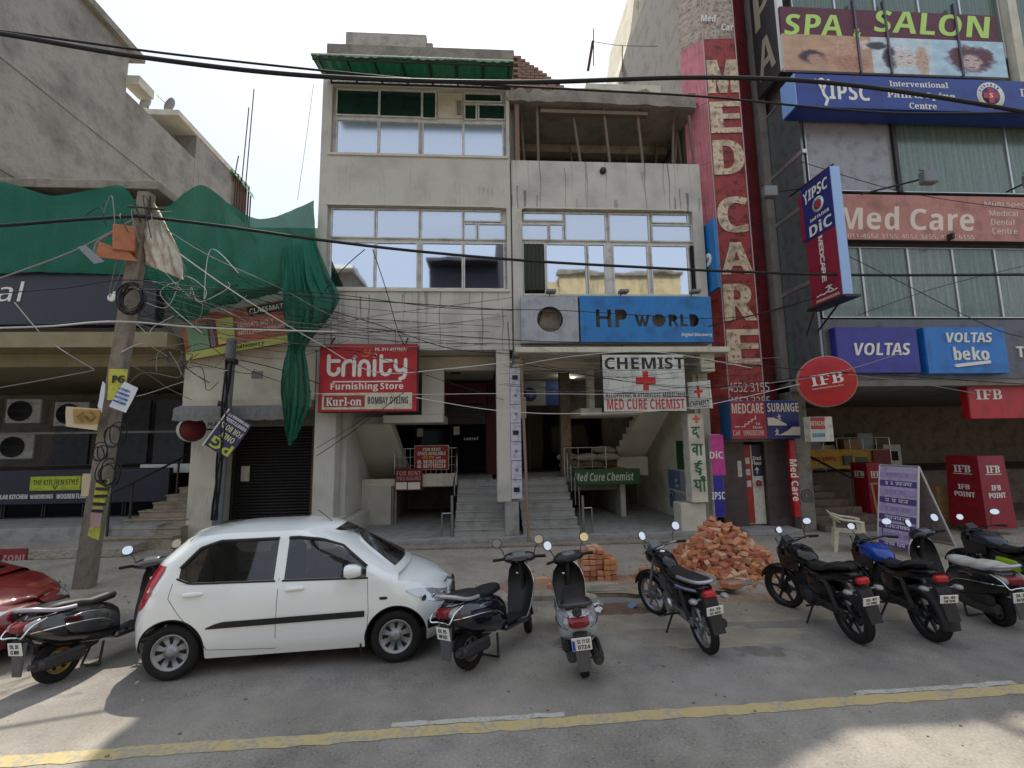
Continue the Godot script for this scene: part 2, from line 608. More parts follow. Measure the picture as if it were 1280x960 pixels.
func palette() -> void:
	m("wall", rgb(192, 191, 186), 0.9, 0, "plaster", 4.6, "rough_n", 0.08)
	m("wall_stain", rgb(194, 193, 189), 0.9, 0, "stain", 4.4, "rough_n", 0.08)
	m("wall_cream", rgb(205, 202, 190), 0.9, 0, "plaster", 3.4, "rough_n", 0.1)
	m("concrete", rgb(150, 146, 138), 0.95, 0, "concrete", 4.2, "rough_n", 0.2)
	m("raw", rgb(156, 154, 151), 0.95, 0, "concrete", 7.5, "rough_n", 0.2)
	m("soffit", rgb(192, 188, 176), 0.9, 0, "plaster", 3.0)
	m("step", rgb(154, 153, 147), 0.75, 0, "grime", 1.9, "fine_n", 0.3)
	m("step_beige", rgb(168, 158, 142), 0.8, 0, "concrete", 1.7, "fine_n", 0.3)
	m("brown_step", rgb(112, 98, 88), 0.8, 0, "concrete", 1.7, "fine_n", 0.3)
	m("road", rgb(160, 156, 150), 0.92, 0, "road_big", 12.0)
	m("pave", rgb(180, 174, 164), 0.92, 0, "dust", 4.7, "rough_n", 0.5)
	m("kerb", rgb(158, 152, 142), 0.95, 0, "concrete", 1.3, "rough_n", 0.9)
	m("soil", rgb(128, 108, 92), 1.0, 0, "dust", 0.7, "rough_n", 1.0)
	m("road_dust", rgb(180, 172, 158), 1.0, 0, "asphalt", 2.3)
	m("brick_dust", rgb(172, 146, 128), 1.0, 0, "dust", 0.9, "rough_n", 0.8)
	m("yellow_line", Color.WHITE, 0.85, 0, "worn_yellow", 1.7)
	m("white_line", Color.WHITE, 0.85, 0, "worn_white", 1.3)
	m("frame", rgb(206, 206, 201), 0.6, 0.0, "grime", 1.4)
	m("alu", rgb(190, 190, 188), 0.35, 0.8)
	m("steel", rgb(170, 172, 174), 0.25, 1.0)
	m("dark_steel", rgb(60, 58, 56), 0.5, 0.6)
	m("rust", rgb(96, 62, 48), 0.9, 0.1, "grain", 0.6)
	m("prop", rgb(126, 112, 98), 0.8, 0.1, "grain", 0.5)
	m("chrome", rgb(225, 225, 225), 0.08, 1.0)
	var mir := m("mirror_pane", rgb(204, 210, 218), 0.03, 1.0)
	mir.normal_enabled = true
	mir.normal_texture = T["glass_n"]
	mir.normal_scale = 0.12
	mir.uv1_triplanar = true
	mir.uv1_world_triplanar = true
	mir.uv1_scale = Vector3.ONE * 0.5
	m("milk_pane", rgb(196, 203, 212), 0.16, 0.75)
	m("green_pane", rgb(40, 66, 58), 0.12, 0.3, "grime", 1.2)
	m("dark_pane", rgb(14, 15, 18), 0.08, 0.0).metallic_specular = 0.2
	m("black", rgb(14, 14, 15), 0.9)
	m("interior", rgb(132, 126, 120), 0.95, 0, "grime", 2.6)
	m("interior_brown", rgb(140, 126, 110), 0.95, 0, "concrete", 2.6)
	m("brick", rgb(212, 150, 116), 0.95, 0, "grain", 0.16, "rough_n", 0.6)
	m("brick_pale", rgb(224, 182, 150), 0.95, 0, "grain", 0.16, "rough_n", 0.6)
	m("brick_red", rgb(192, 122, 94), 0.95, 0, "grain", 0.16, "rough_n", 0.6)
	m("brick_old", rgb(150, 122, 112), 0.95, 0, "grain", 0.3, "rough_n", 0.6)
	m("white", rgb(222, 222, 218), 0.5)
	m("offwhite", rgb(206, 202, 188), 0.6, 0, "grime", 0.9)
	m("black_paint", rgb(22, 22, 24), 0.4)
	m("rubber", rgb(24, 23, 23), 0.85, 0, "grain", 0.4)
	m("cable", rgb(20, 20, 22), 0.7)
	m("cable_grey", rgb(128, 126, 124), 0.7)
	m("cable_white", rgb(192, 190, 186), 0.7)

# ---------------------------------------------------------------- ground
func ground() -> void:
	var st := mb()
	box(st, Vector3(-200, -0.3, -200), Vector3(200, -0.02, 200))
	struct("ground", st, m("ground_earth", rgb(140, 134, 124), 0.95, 0, "dust", 9.0))
	st = mb()
	box(st, Vector3(-90, -0.2, 3.55), Vector3(90, 0.0, 17.5))
	struct("road", st, M.road)
	# forecourt pavement, with an uneven worn edge towards the road
	st = mb()
	var rows := []
	for i in 10:
		var r := PackedVector3Array()
		for j in 241:
			var x := -60.0 + j * 0.5
			var fz: float = [-16.0, -10.0, -4.0, 0.0, 2.0, 3.0, 3.45, 3.66, 3.74, 3.78][i]
			var fy: float = [0.1, 0.1, 0.1, 0.1, 0.1, 0.1, 0.098, 0.085, 0.05, -0.03][i]
			var wob := 0.0
			if i > 5:
				wob = 0.11 * sin(x * 1.7) + 0.08 * sin(x * 4.3 + 1.0) + 0.05 * sin(x * 9.1)
				if i < 9: fy += 0.012 * sin(x * 7.0 + i)
			r.append(Vector3(x, fy, fz + wob))
		rows.append(r)
	var t := PackedVector3Array()
	for i in rows.size() - 1:
		for j in rows[0].size() - 1:
			t.append_array([rows[i][j], rows[i + 1][j + 1], rows[i + 1][j], rows[i][j], rows[i][j + 1], rows[i + 1][j + 1]])
	t = rev(t)
	t = rev(t)
	tris(st, t, true, false)
	struct("pavement", st, M.pave)
	# worn concrete kerb stones
	var kx := 0.7
	while kx < 9.0:
		var ln := 0.9 + 0.25 * sin(kx * 5.0)
		var ks := mb()
		box(ks, Vector3(0, -0.05, -0.11), Vector3(ln - 0.02, 0.115 + 0.02 * sin(kx * 9.0), 0.1), 0.035)
		var ko := part(self, numbered("kerb_stone"), ks, M.kerb)
		ko.set_meta("kind", "structure")
		ko.transform = Transform3D(Basis(Vector3.UP, 0.05 * sin(kx * 7.0)), Vector3(kx, 0, 3.72 + 0.05 * sin(kx * 3.0)))
		kx += ln + (0.5 if int(kx * 3.0) % 7 == 3 else 0.0)
	# painted lines
	st = mb()
	line_strip(st, -24.0, 24.0, 7.055, -0.03, 0.075, 0.004)
	struct("yellow_lane_line", st, M.yellow_line)
	for q in [[-9.0, -6.6], [-0.84, 0.72], [3.6, 5.35], [8.0, 10.0]]:
		st = mb()
		line_strip(st, q[0], q[1], 6.935, -0.03, 0.034, 0.004)
		struct("white_lane_line", st, M.white_line)
	# pale road dust blown against the kerb
	for q in [[-2.5, 4.3, 3.0, 0.5], [1.6, 4.7, 2.4, 0.55], [5.2, 4.6, 2.6, 0.6], [8.5, 4.4, 2.2, 0.5], [2.9, 5.4, 1.3, 0.35]]:
		heap(q[0], q[1], q[2], q[3], "road_dust", 0.004)
	# loose soil and brick dust on the pavement edge
	for q in [[2.0, 4.35, 0.75, 0.3, "soil", 0.02], [3.0, 3.6, 1.3, 0.35, "brick_dust", 0.008], [0.85, 3.35, 0.9, 0.4, "brick_dust", 0.006], [4.3, 4.1, 0.9, 0.3, "brick_dust", 0.006], [2.1, 3.15, 0.8, 0.28, "brick_dust", 0.005]]:
		heap(q[0], q[1], q[2], q[3], q[4], q[5])

func line_strip(st: SurfaceTool, x0: float, x1: float, z: float, slope: float, hw: float, y: float) -> void:
	var n := int((x1 - x0) / 0.12)
	var t := PackedVector3Array()
	for i in n:
		var p := []
		for k in 2:
			var x := x0 + (x1 - x0) * (i + k) / n
			var zz := z + slope * x + 0.006 * sin(x * 3.1)
			p.append(Vector3(x, y, zz - hw - 0.008 * sin(x * 23.0 + hw * 90.0) - 0.006 * sin(x * 41.0)))
			p.append(Vector3(x, y, zz + hw + 0.008 * sin(x * 19.0 + 2.0) + 0.006 * sin(x * 37.0)))
		t.append_array([p[0], p[2], p[3], p[0], p[3], p[1]])
	tris(st, t, false, false)

func heap(cx: float, cz: float, rx: float, rz: float, mat: String, h: float) -> void:
	var n := FastNoiseLite.new()
	n.seed = int(cx * 100)
	n.frequency = 1.6
	var base := 0.0 if cz > 3.8 else 0.1
	var rings := []
	for i in 7:
		var f := i / 6.0
		var r := PackedVector3Array()
		for k in 40:
			var a := TAU * k / 40
			var e := 1.0 + 0.45 * n.get_noise_2d(cos(a) * 1.3, sin(a) * 1.3)
			var y := base + 0.003 + h * pow(1.0 - f, 0.7) * (1.0 + 0.6 * n.get_noise_2d(cos(a) * f * 3.0, sin(a) * f * 3.0 + 9.0))
			r.append(Vector3(cx + cos(a) * rx * f * e, y if i < 6 else base - 0.03, cz + sin(a) * rz * f * e))
		rings.append(r)
	var st := mb()
	loft(st, rings, true, false)
	var o := part(self, numbered({"soil": "soil_patch", "road_dust": "dust_drift"}.get(mat, "brick_dust_patch")), st, M[mat])
	tag(o, {"soil": "patch of damp brown soil on the road edge by the black motorcycle", "road_dust": "pale drift of road dust along the kerb"}.get(mat, "thin spread of red brick dust on the pavement"), "soil" if mat == "soil" else "dust", {"soil": "", "road_dust": "dust drifts along the kerb"}.get(mat, "brick dust on the pavement"), "stuff")

# ---------------------------------------------------------------- building helpers
# a framed light: window part with its pane as sub-part
func light(parent: Node3D, x0: float, y0: float, x1: float, y1: float, z: float, pane: Material, fw := 0.035, fmat: Material = null, called := "window") -> MeshInstance3D:
	var st := mb()
	if fmat == null: fmat = M.frame
	for b in [[x0 - fw, y0 - fw, x1 + fw, y0], [x0 - fw, y1, x1 + fw, y1 + fw], [x0 - fw, y0, x0, y1], [x1, y0, x1 + fw, y1]]:
		box(st, Vector3(b[0], b[1], z - 0.05), Vector3(b[2], b[3], z + 0.02), 0.004)
	var f := part(parent, called, st, fmat)
	var p := mb()
	box(p, Vector3(-(x1 - x0) * 0.5 - 0.004, -(y1 - y0) * 0.5 - 0.004, -0.005), Vector3((x1 - x0) * 0.5 + 0.004, (y1 - y0) * 0.5 + 0.004, 0.005))
	var g := part(f, "pane", p, pane)
	g.position = Vector3((x0 + x1) * 0.5, (y0 + y1) * 0.5, z - 0.02)
	g.rotation = Vector3(rng.randf_range(-0.004, 0.004), rng.randf_range(-0.006, 0.006), 0)
	return f

# a flight of steps climbing towards -z; each step is a part
func flight(parent: Node3D, x0: float, x1: float, y: float, z: float, n: int, rise: float, run: float, mat: Material) -> void:
	for i in n:
		var st := mb()
		box(st, Vector3(x0, y - 0.05, z - run * n - 0.2), Vector3(x1, y + rise * (i + 1) - 0.03, z - run * i - 0.012))
		box(st, Vector3(x0 - 0.006, y + rise * (i + 1) - 0.03, z - run * (i + 1) - 0.02), Vector3(x1 + 0.006, y + rise * (i + 1), z - run * i + 0.012), 0.006)
		part(parent, "step", st, mat)

# ragged courses of bricks, each brick a part; top(x) gives the height they reach
func courses(parent: Node3D, x0: float, x1: float, y0: float, z: float, tops: Callable, mat: Array, bl := 0.24, bh := 0.085, depth := 0.22) -> void:
	var bm := BoxMesh.new()
	bm.size = Vector3(bl - 0.014, bh - 0.014, depth)
	var row := 0
	var y := y0
	while y < y0 + 4.0:
		var x := x0 + (0.0 if row % 2 == 0 else bl * 0.5)
		var any := false
		while x < x1:
			if y + bh <= tops.call(x):
				any = true
				var o := part(parent, "brick", bm, mat[rng.randi() % mat.size()])
				o.position += Vector3(x + bl * 0.5, y + bh * 0.5, z + rng.randf_range(-0.012, 0.012))
				o.rotation = Vector3(0, rng.randf_range(-0.03, 0.03), rng.randf_range(-0.01, 0.01))
			x += bl
		row += 1
		y += bh
		if not any: break

# ---------------------------------------------------------------- buildings at the left
func left_buildings() -> void:
	# the tall raw concrete flank behind
	var t := thing("apartment_block", "tall raw grey concrete flank wall with stained render rising behind the green net", "building", Vector3(-16.5, 0, -7))
	var st := mb()
	box(st, Vector3(-24, 8.97, -4.25), Vector3(-12.5, 16.45, 0.2))
	part(t, "front_wall", st, M.raw)
	st = mb()
	box(st, Vector3(-24, 8.97, -8.2), Vector3(-12.51, 14.95, -4.25))
	part(t, "middle_wall", st, M.raw)
	boxp(t, "rear_wall", M.raw, -24, 0, -12.6, -12.5, 16.05, -8.2)
	boxp(t, "roof_slab", M.concrete, -24, 16.45, -4.75, -12.3, 16.72, 0.5, 0.02)
	boxp(t, "ledge", M.wall_cream, -12.6, 15.2, -4.95, -12.05, 15.55, -4.2, 0.01)
	for y in [12.62, 9.7]:
		boxp(t, "slab_band", M.raw, -12.52, y, -12.4, -12.47, y + 0.28, 0.18, 0.01)
	boxp(t, "rear_roof_slab", M.wall_cream, -24, 16.05, -12.7, -12.46, 16.3, -6.9, 0.01)
	boxp(t, "opening", M.interior, -13.4, 15.0, -8.25, -12.6, 16.0, -8.19)
	for q in [[-13.9, -7.2, "small grey satellite dish with a long feed arm, standing inward on the concrete block's roof"], [-13.0, -7.3, "small grey satellite dish standing at the corner of the concrete block's roof"]]:
		var d := thing("satellite_dish", q[2], "satellite dish", Vector3(q[0], 16.3, q[1]), "dishes on the concrete block")
		var b := mb()
		rod(b, Vector3(q[0], 16.3, q[1]), Vector3(q[0], 16.6, q[1]), 0.025)
		part(d, "mast", b, M.dark_steel)
		b = mb()
		lathe(b, Vector3(q[0], 16.72, q[1]), Vector3(-0.7, 0.45, 0.3), [[0.0, -0.02], [0.13, 0.0], [0.24, 0.05], [0.33, 0.12], [0.33, 0.13], [0.24, 0.06], [0.0, -0.01]], 20)
		part(d, "dish", b, m("dish", rgb(120, 118, 120), 0.6))
		b = mb()
		rod(b, Vector3(q[0], 16.6, q[1]), Vector3(q[0] - 0.55, 17.1, q[1] + 0.2), 0.014)
		part(d, "feed_arm", b, M.dark_steel)
	for i in 12:
		var b := mb()
		var z := -11.2 - 0.13 * i
		rod(b, Vector3(-12.38 + 0.04 * (i % 2), 11.6, z), Vector3(-12.36 + 0.04 * (i % 2), 15.95 + 0.25 * sin(i * 2.1), z), 0.035, 5)
		part(t, "starter_bar", b, M.rust)
	for q in [[-11.8, 20.2], [-12.2, 21.6], [-11.1, 17.0]]:
		var b := mb()
		rod(b, Vector3(-12.4, 15.6, q[0]), Vector3(-12.25, q[1], q[0]), 0.028, 5)
		part(t, "starter_bar", b, M.rust)
	st = mb()
	sheet(st, [PackedVector3Array([Vector3(-12.45, 16.2, -10.9), Vector3(-12.4, 16.1, -11.9), Vector3(-12.3, 15.9, -12.8)]), PackedVector3Array([Vector3(-12.3, 15.95, -10.9), Vector3(-12.25, 15.8, -11.9), Vector3(-12.2, 15.6, -12.8)])], 0.01)
	part(t, "green_sheet", st, m("netting_bright", rgb(24, 150, 100), 0.8))

	# the low shop building with the dark fascia
	t = thing("shop_building", "low grey shop building with dark recessed ground floor under a beige canopy", "building", Vector3(-11, 0, -4))
	boxp(t, "roof_slab", M.concrete, -30, 8.74, -7.5, -7.9, 8.96, 0.35, 0.01)
	boxp(t, "upper_wall", M.wall, -30, 5.0, -7.5, -6.7, 8.72, -0.45)
	boxp(t, "canopy_edge", m("canopy_beige", rgb(150, 140, 112), 0.85, 0, "plaster", 2.8), -30, 4.83, -0.8, -7.45, 5.2, 0.28, 0.01)
	boxp(t, "canopy_soffit", M.canopy_beige, -30, 4.5, -6.9, -7.4, 4.83, -0.5, 0.01)
	boxp(t, "back_wall", M.interior, -30, 0, -7.2, -6.6, 4.5, -6.9)
	boxp(t, "side_wall", M.interior, -30, 0, -6.9, -29.7, 4.5, -1)
	boxp(t, "party_wall", M.interior, -6.72, 0.1, -6.9, -6.62, 4.5, -1.6)
	boxp(t, "upper_floor", M.interior, -30, 1.7, -6.9, -9.3, 1.85, -2.4)
	boxp(t, "lower_floor", M.interior, -30, 0.1, -6.9, -6.7, 0.34, -0.9)
	boxp(t, "plinth", M.step, -30, 0.1, -2.2, -7.9, 0.62, -0.55, 0.01)
	boxp(t, "pavement_step", M.pave, -30, 0.1, -0.55, -7.95, 0.3, 0.4, 0.015)
	# column at the stair
	boxp(t, "column", M.wall_cream, -7.42, 0.1, -1.5, -6.72, 3.35, -0.85, 0.012)
	# the half-sunk showroom front under the navy fascia
	boxp(t, "fascia", m("navy_fascia", rgb(20, 22, 44), 0.5, 0, "grime", 1.5), -30, 1.0, -2.36, -8.75, 1.92, -2.2, 0.01)
	for i in 7:
		var x := -16.2 + i * 1.05
		light(t, x, 0.64, x + 0.95, 0.98, -2.3, M.dark_pane, 0.03, M.dark_steel)
	for q in [[-14.4, -13.3], [-13.1, -11.4], [-11.2, -10.2]]:
		boxp(t, "panel", m("grey_panel", rgb(84, 88, 96), 0.6, 0, "grime", 1.5), q[0], 1.96, -5.2, q[1], 4.1, -5.1)
	# stairs between the column and the showroom
	for i in 9:
		var s := mb()
		var xl := -9.15 + 0.135 * i
		box(s, Vector3(xl, 0.1, -4.4), Vector3(-7.35 - 0.004 * i, 0.36 + 0.165 * i, -0.28 - 0.29 * i), 0.0)
		box(s, Vector3(xl - 0.02, 0.36 + 0.165 * i, -0.62 - 0.29 * i), Vector3(-7.35 - 0.004 * i, 0.395 + 0.165 * i, -0.25 - 0.29 * i), 0.006)
		part(t, "step", s, M.step_beige)
	var r := mb()
	for q in [[-9.0, 0.35, -0.5, 1.05], [-8.86, 0.6, -1.0, 1.0], [-8.4, 1.2, -2.0, 0.95], [-8.0, 1.7, -2.9, 0.95]]:
		rod(r, Vector3(q[0], q[1], q[2]), Vector3(q[0], q[1] + q[3], q[2]), 0.028)
	tube(r, PackedVector3Array([Vector3(-9.0, 1.4, -0.5), Vector3(-8.86, 1.6, -1.0), Vector3(-8.4, 2.15, -2.0), Vector3(-8.0, 2.65, -2.9)]), 0.03)
	part(t, "handrail", r, m("rail_brown", rgb(72, 62, 56), 0.5, 0.5))
	boxp(t, "white_ledge", M.white, -9.9, 1.75, -2.9, -8.45, 2.0, -2.7)
	boxp(t, "beam", M.interior, -30, 2.9, -2.6, -6.8, 2.96, -2.5)

	# the little shop with the roller shutter
	t = thing("shutter_shop", "small cream shop with black roller shutter and scalloped awning beside the red furnishing sign", "building", Vector3(-5.5, 0, -2))
	boxp(t, "upper_wall", M.wall, -7.4, 3.62, -6.0, -4.22, 8.3, -0.72)
	boxp(t, "soffit", M.soffit, -7.3, 3.42, -1.8, -4.25, 3.62, -0.2, 0.01)
	boxp(t, "front_band", M.wall_cream, -7.4, 3.6, -0.72, -4.22, 5.6, -0.35, 0.012)
	boxp(t, "back_wall", M.interior, -6.7, 0.1, -6.0, -4.22, 3.62, -5.8)
	boxp(t, "shutter_box", M.interior, -6.7, 3.0, -1.7, -4.3, 3.42, -1.45, 0.01)
	var sl := m("shutter", rgb(44, 42, 42), 0.55, 0.3, "grime", 0.8)
	for i in 30:
		var s := mb()
		var y := 0.62 + i * 0.08
		tube(s, PackedVector3Array([Vector3(-6.66, y, -1.62), Vector3(-4.62, y, -1.62)]), 0.041, 8)
		part(t, "slat", s, sl)
	boxp(t, "shutter_rail", M.dark_steel, -6.72, 0.4, -1.7, -6.64, 3.05, -1.5)
	boxp(t, "side_panel", m("ply_brown", rgb(120, 98, 74), 0.8, 0, "grain", 1.2), -4.62, 0.4, -1.66, -4.34, 3.0, -1.4, 0.005)
	boxp(t, "sill", M.concrete, -6.72, 0.1, -2.2, -4.22, 0.56, -1.0, 0.012)
	boxp(t, "poster", M.offwhite, -6.5, 1.55, -1.56, -6.28, 1.95, -1.55)
	boxp(t, "broken_hole", M.interior, -5.78, 4.15, -0.36, -5.5, 4.34, -0.345)
	# awning with scalloped valance
	var a := thing("awning", "grey weathered awning with scalloped edge over the black roller shutter", "awning", Vector3(-5.9, 3.3, -0.1))
	st = mb()
	var rr := []
	for i in 4:
		var row := PackedVector3Array()
		for j in 57:
			var x := -7.35 + j * 0.05
			var yb: float = [3.52, 3.4, 3.22, 3.12][i]
			var z: float = [-0.34, 0.02, 0.03, 0.05][i] + (0.015 * sin(x * 11.0) if i > 1 else 0.0)
			if i == 3: yb -= 0.03 * absf(sin(x * 9.0))
			row.append(Vector3(x, yb, z))
		rr.append(row)
	sheet(st, rr, 0.008)
	part(a, "canvas", st, m("awning_grey", rgb(128, 130, 130), 0.95, 0, "stain", 0.7))
	text(a, "RAJ STATIONERS", Vector3(-5.75, 3.02, -0.25), 1.9, 0.1, m("sign_grey", rgb(96, 98, 98), 0.7))
	st = mb()
	rod(st, Vector3(-7.3, 3.45, -0.32), Vector3(-4.6, 3.45, -0.32), 0.02)
	part(a, "rail", st, M.dark_steel)

# ---------------------------------------------------------------- centre, left half
func centre_left() -> void:
	var t := thing("office_building", "white plastered office building with green corrugated awning and full rows of mirrored windows", "building", Vector3(-1.7, 0, -5))
	var w: StandardMaterial3D = M.wall
	var xl := -4.18
	var xr := 0.74
	# shell: side walls, back, floors, roof
	boxp(t, "side_wall", w, xl, 0.1, -11.8, xl + 0.25, 12.2, -0.35)
	boxp(t, "party_wall", w, xr - 0.15, 3.9, -11.8, xr, 12.2, -0.35)
	boxp(t, "back_wall", w, xl, 0.1, -12, xr, 12.2, -11.8)
	boxp(t, "floor_slab", M.soffit, xl + 0.25, 4.82, -11.8, xr - 0.15, 5.0, -0.36)
	boxp(t, "floor_slab", M.soffit, xl + 0.25, 8.2, -11.8, xr - 0.15, 8.4, -0.36)
	boxp(t, "roof", M.concrete, xl + 0.02, 12.2, -11.98, xr - 0.02, 12.36, -0.02)
	# facade bands and piers round the two window rows (front plane z = 0)
	var u := [-3.93, 10.025, 0.655, 11.939]
	var v := [-3.954, 6.368, 0.637, 8.581]
	boxp(t, "wall_band", w, xl, u[3], -0.35, xr, 12.2, 0.0)
	boxp(t, "wall_band", w, xl, v[3], -0.35, xr, u[1], 0.0)
	boxp(t, "wall_band", M.wall_stain, xl, 4.8, -0.35, xr, v[1], 0.0)
	for q in [u, v]:
		boxp(t, "pier", w, xl, q[1], -0.35, q[0], q[3], 0.0)
		boxp(t, "pier", w, q[2], q[1], -0.35, xr, q[3], 0.0)
		boxp(t, "sill", M.wall_cream, q[0] - 0.05, q[1] - 0.07, -0.02, q[2] + 0.05, q[1], 0.045, 0.008)
		boxp(t, "window_head", M.wall_cream, q[0] - 0.03, q[3], -0.02, q[2] - 0.3, q[3] + 0.045, 0.035, 0.006)
		boxp(t, "back_panel", M.interior, q[0], q[1], -0.34, q[2], q[3], -0.3)
	# a fine crack line between the halves
	boxp(t, "joint", M.interior, xr, 4.0, -0.3, xr + 0.03, 12.1, -0.05)
	for q in [[-3.825, 11.192, -2.755, 11.896], [-2.697, 11.18, -1.623, 11.912], [-1.566, 11.157, -1.242, 11.905], [-0.433, 11.693, 0.526, 11.897], [-0.434, 11.156, -0.157, 11.568], [-0.058, 11.179, 0.617, 11.58]]:
		light(t, q[0], q[1], q[2], q[3], -0.1, M.green_pane)
	var q0 := [-1.172, 11.168, -0.52, 11.919]
	boxp(t, "board", M.wall_cream, q0[0], q0[1], -0.16, q0[2], q0[3], -0.1, 0.005)
	boxp(t, "vent_box", M.interior, q0[2] - 0.14, q0[1] + 0.1, -0.1, q0[2] - 0.02, q0[3] - 0.25, -0.06)
	for q in [[-3.798, 10.042, -2.763, 11.022], [-2.689, 10.035, -1.685, 11.01], [-1.547, 10.041, -0.522, 10.998], [-0.456, 10.045, 0.559, 11.007]]:
		light(t, q[0], q[1], q[2], q[3], -0.1, M.milk_pane)
	for q in [[-3.852, 7.789, -2.796, 8.529], [-2.711, 7.782, -1.662, 8.526], [-1.567, 7.775, -0.536, 8.523], [-0.452, 8.27, 0.464, 8.52], [-0.452, 7.768, -0.175, 8.168], [-0.079, 7.767, 0.583, 8.163]]:
		light(t, q[0], q[1], q[2], q[3], -0.1, M.milk_pane)
	for q in [[-3.852, 6.444, -2.787, 7.626], [-2.712, 6.44, -1.699, 7.618], [-1.539, 6.436, -0.538, 7.622], [-0.454, 6.432, 0.545, 7.624]]:
		light(t, q[0], q[1], q[2], q[3], -0.1, M.mirror_pane)
	# filler between lights
	for q in [u, v]: boxp(t, "window_frame", M.frame, q[0], q[1], -0.22, q[2], q[3], -0.14)
	# parapets on the roof
	boxp(t, "parapet", M.concrete, -4.313, 12.36, -0.74, 0.95, 13.677, -0.53, 0.015)
	boxp(t, "roof_tank_wall", m("pale_concrete", rgb(178, 176, 170), 0.95, 0, "concrete", 3.0), -4.142, 12.36, -4.0, -1.687, 15.092, -1.6, 0.02)
	boxp(t, "roof_tank_step", M.concrete, -1.687, 12.36, -4.0, -1.491, 14.824, -1.61, 0.02)
	# the broken brick wall stepping down to the right
	var xs: float = 0.897
	courses(t, xs, xs + 1.75, 12.0, -0.4, func(x): return 13.3 - maxf(0.0, x - xs - 0.15) * 0.78, [M.brick_old, M.brick_old, m("brick_old2", rgb(162, 128, 114), 0.95, 0, "grain", 0.3)])
	# corrugated awning sheet
	var a := thing("sheet_awning", "green corrugated plastic awning along the roof edge of the white office building", "awning", Vector3(-1.7, 11.9, 0.6))
	var y0: float = 12.106
	var y1: float = 11.721
	var xa: float = -4.067
	var xb: float = 0.8
	var rows := []
	for i in 6:
		var f := i / 5.0
		var r := PackedVector3Array()
		for j in 151:
			var x := lerpf(xa, xb, j / 150.0)
			r.append(Vector3(x, lerpf(y0 - 0.02, y1 + 0.03, f) + 0.016 * sin(j * 0.9) - 0.07 * sin(f * PI) + (0.02 * sin(j * 0.13) if i == 5 else 0.0), 0.03 + 1.15 * f))
		rows.append(r)
	st_sheet(a, "sheet", rows, 0.004, m("green_sheet", rgb(38, 128, 92), 0.5, 0, "grime", 1.1))
	M.green_sheet.backlight_enabled = true
	M.green_sheet.backlight = rgb(40, 120, 84)
	for i in 8:
		var s := mb()
		var x := lerpf(xa + 0.15, xb - 0.1, i / 7.0)
		rod(s, Vector3(x, y0 - 0.12, 0.0), Vector3(x, y1 - 0.02, 1.12), 0.022)
		part(a, "rafter", s, M.dark_steel)
	var s2 := mb()
	rod(s2, Vector3(xa + 0.02, y1 - 0.02, 1.12), Vector3(xb, y1 - 0.02, 1.12), 0.025)
	rod(s2, Vector3(xa + 0.1, y0 - 0.12, 0.03), Vector3(xb, y0 - 0.12, 0.03), 0.03)
	part(a, "rail", s2, M.dark_steel)
	boxp(a, "trim", m("trim_white", rgb(196, 196, 190), 0.6), xa, y1 + 0.045, 1.16, xb, y1 + 0.075, 1.2, 0.004)
	# ground floor: column, beam, mezzanine, recessed shop front, steps
	boxp(t, "column", M.wall, xl + 0.1, 0.4, -0.45, -3.58, 4.8, -0.02, 0.012)
	boxp(t, "column_base", M.wall_cream, xl, 0.1, -0.6, -3.42, 0.75, 0.15, 0.02)
	boxp(t, "beam", M.soffit, -3.58, 4.42, -1.2, 0.32, 4.8, -0.9, 0.01)
	boxp(t, "ceiling", M.soffit, xl + 0.25, 4.56, -5, 0.32, 4.64, -1.2)
	boxp(t, "shop_back_wall", M.interior, xl + 0.25, 0.1, -5.2, 0.32, 4.64, -5.0)
	boxp(t, "inner_wall", M.wall, -3.6, 0.1, -5.0, -3.45, 4.56, -0.5)
	# sloped soffit of a mezzanine stair on the left
	var s := mb()
	hull8(s, PackedVector3Array([Vector3(-3.44, 1.35, -3.3), Vector3(-2.25, 1.35, -3.3), Vector3(-2.25, 1.45, -3.6), Vector3(-3.44, 1.45, -3.6), Vector3(-3.44, 3.0, -1.0), Vector3(-2.45, 3.0, -1.0), Vector3(-2.45, 3.2, -1.2), Vector3(-3.44, 3.2, -1.2)]))
	part(t, "stair_soffit", s, M.wall)
	boxp(t, "mezzanine_edge", M.wall, -2.6, 3.02, -2.2, -1.05, 3.22, -0.7, 0.01)
	boxp(t, "mezzanine_wall", M.wall, -1.62, 3.22, -1.1, -1.05, 4.42, -0.75, 0.01)
	# shop front behind the railing
	boxp(t, "shop_floor", M.step, -2.6, 1.3, -5, 0.25, 1.44, -2.25)
	boxp(t, "slab_edge", M.wall_cream, -2.5, 1.26, -2.25, -0.78, 1.62, -2.1, 0.01)
	boxp(t, "slab_edge", M.wall_cream, -3.44, 1.3, -2.2, -2.5, 1.5, -2.05, 0.01)
	boxp(t, "red_pier", m("dark_red", rgb(78, 16, 20), 0.6), 0.1, 1.44, -4.2, 0.42, 4.56, -4.0)
	for q in [[-3.4, -2.3], [-2.26, -1.1], [-1.06, 0.06]]:
		light(t, q[0], 1.5, q[1], 3.1, -4.1, M.dark_pane, 0.03, M.dark_steel)
	boxp(t, "red_fascia", m("fascia_red", rgb(92, 22, 26), 0.6, 0, "grime", 1.2), -1.5, 3.75, -3.95, 0.1, 4.45, -3.8, 0.01)
	var sh := m("shutter_pale", rgb(104, 100, 96), 0.5, 0.5, "grime", 0.6)
	for i in 9:
		var b := mb()
		rod(b, Vector3(-1.45, 3.12 + i * 0.07, -3.9), Vector3(0.05, 3.12 + i * 0.07, -3.9), 0.036)
		part(t, "slat", b, sh)
	text(t, "JOCKEY", Vector3(-0.42, 2.62, -4.02), 0.5, 0.1, M.white, "sansb", PI)
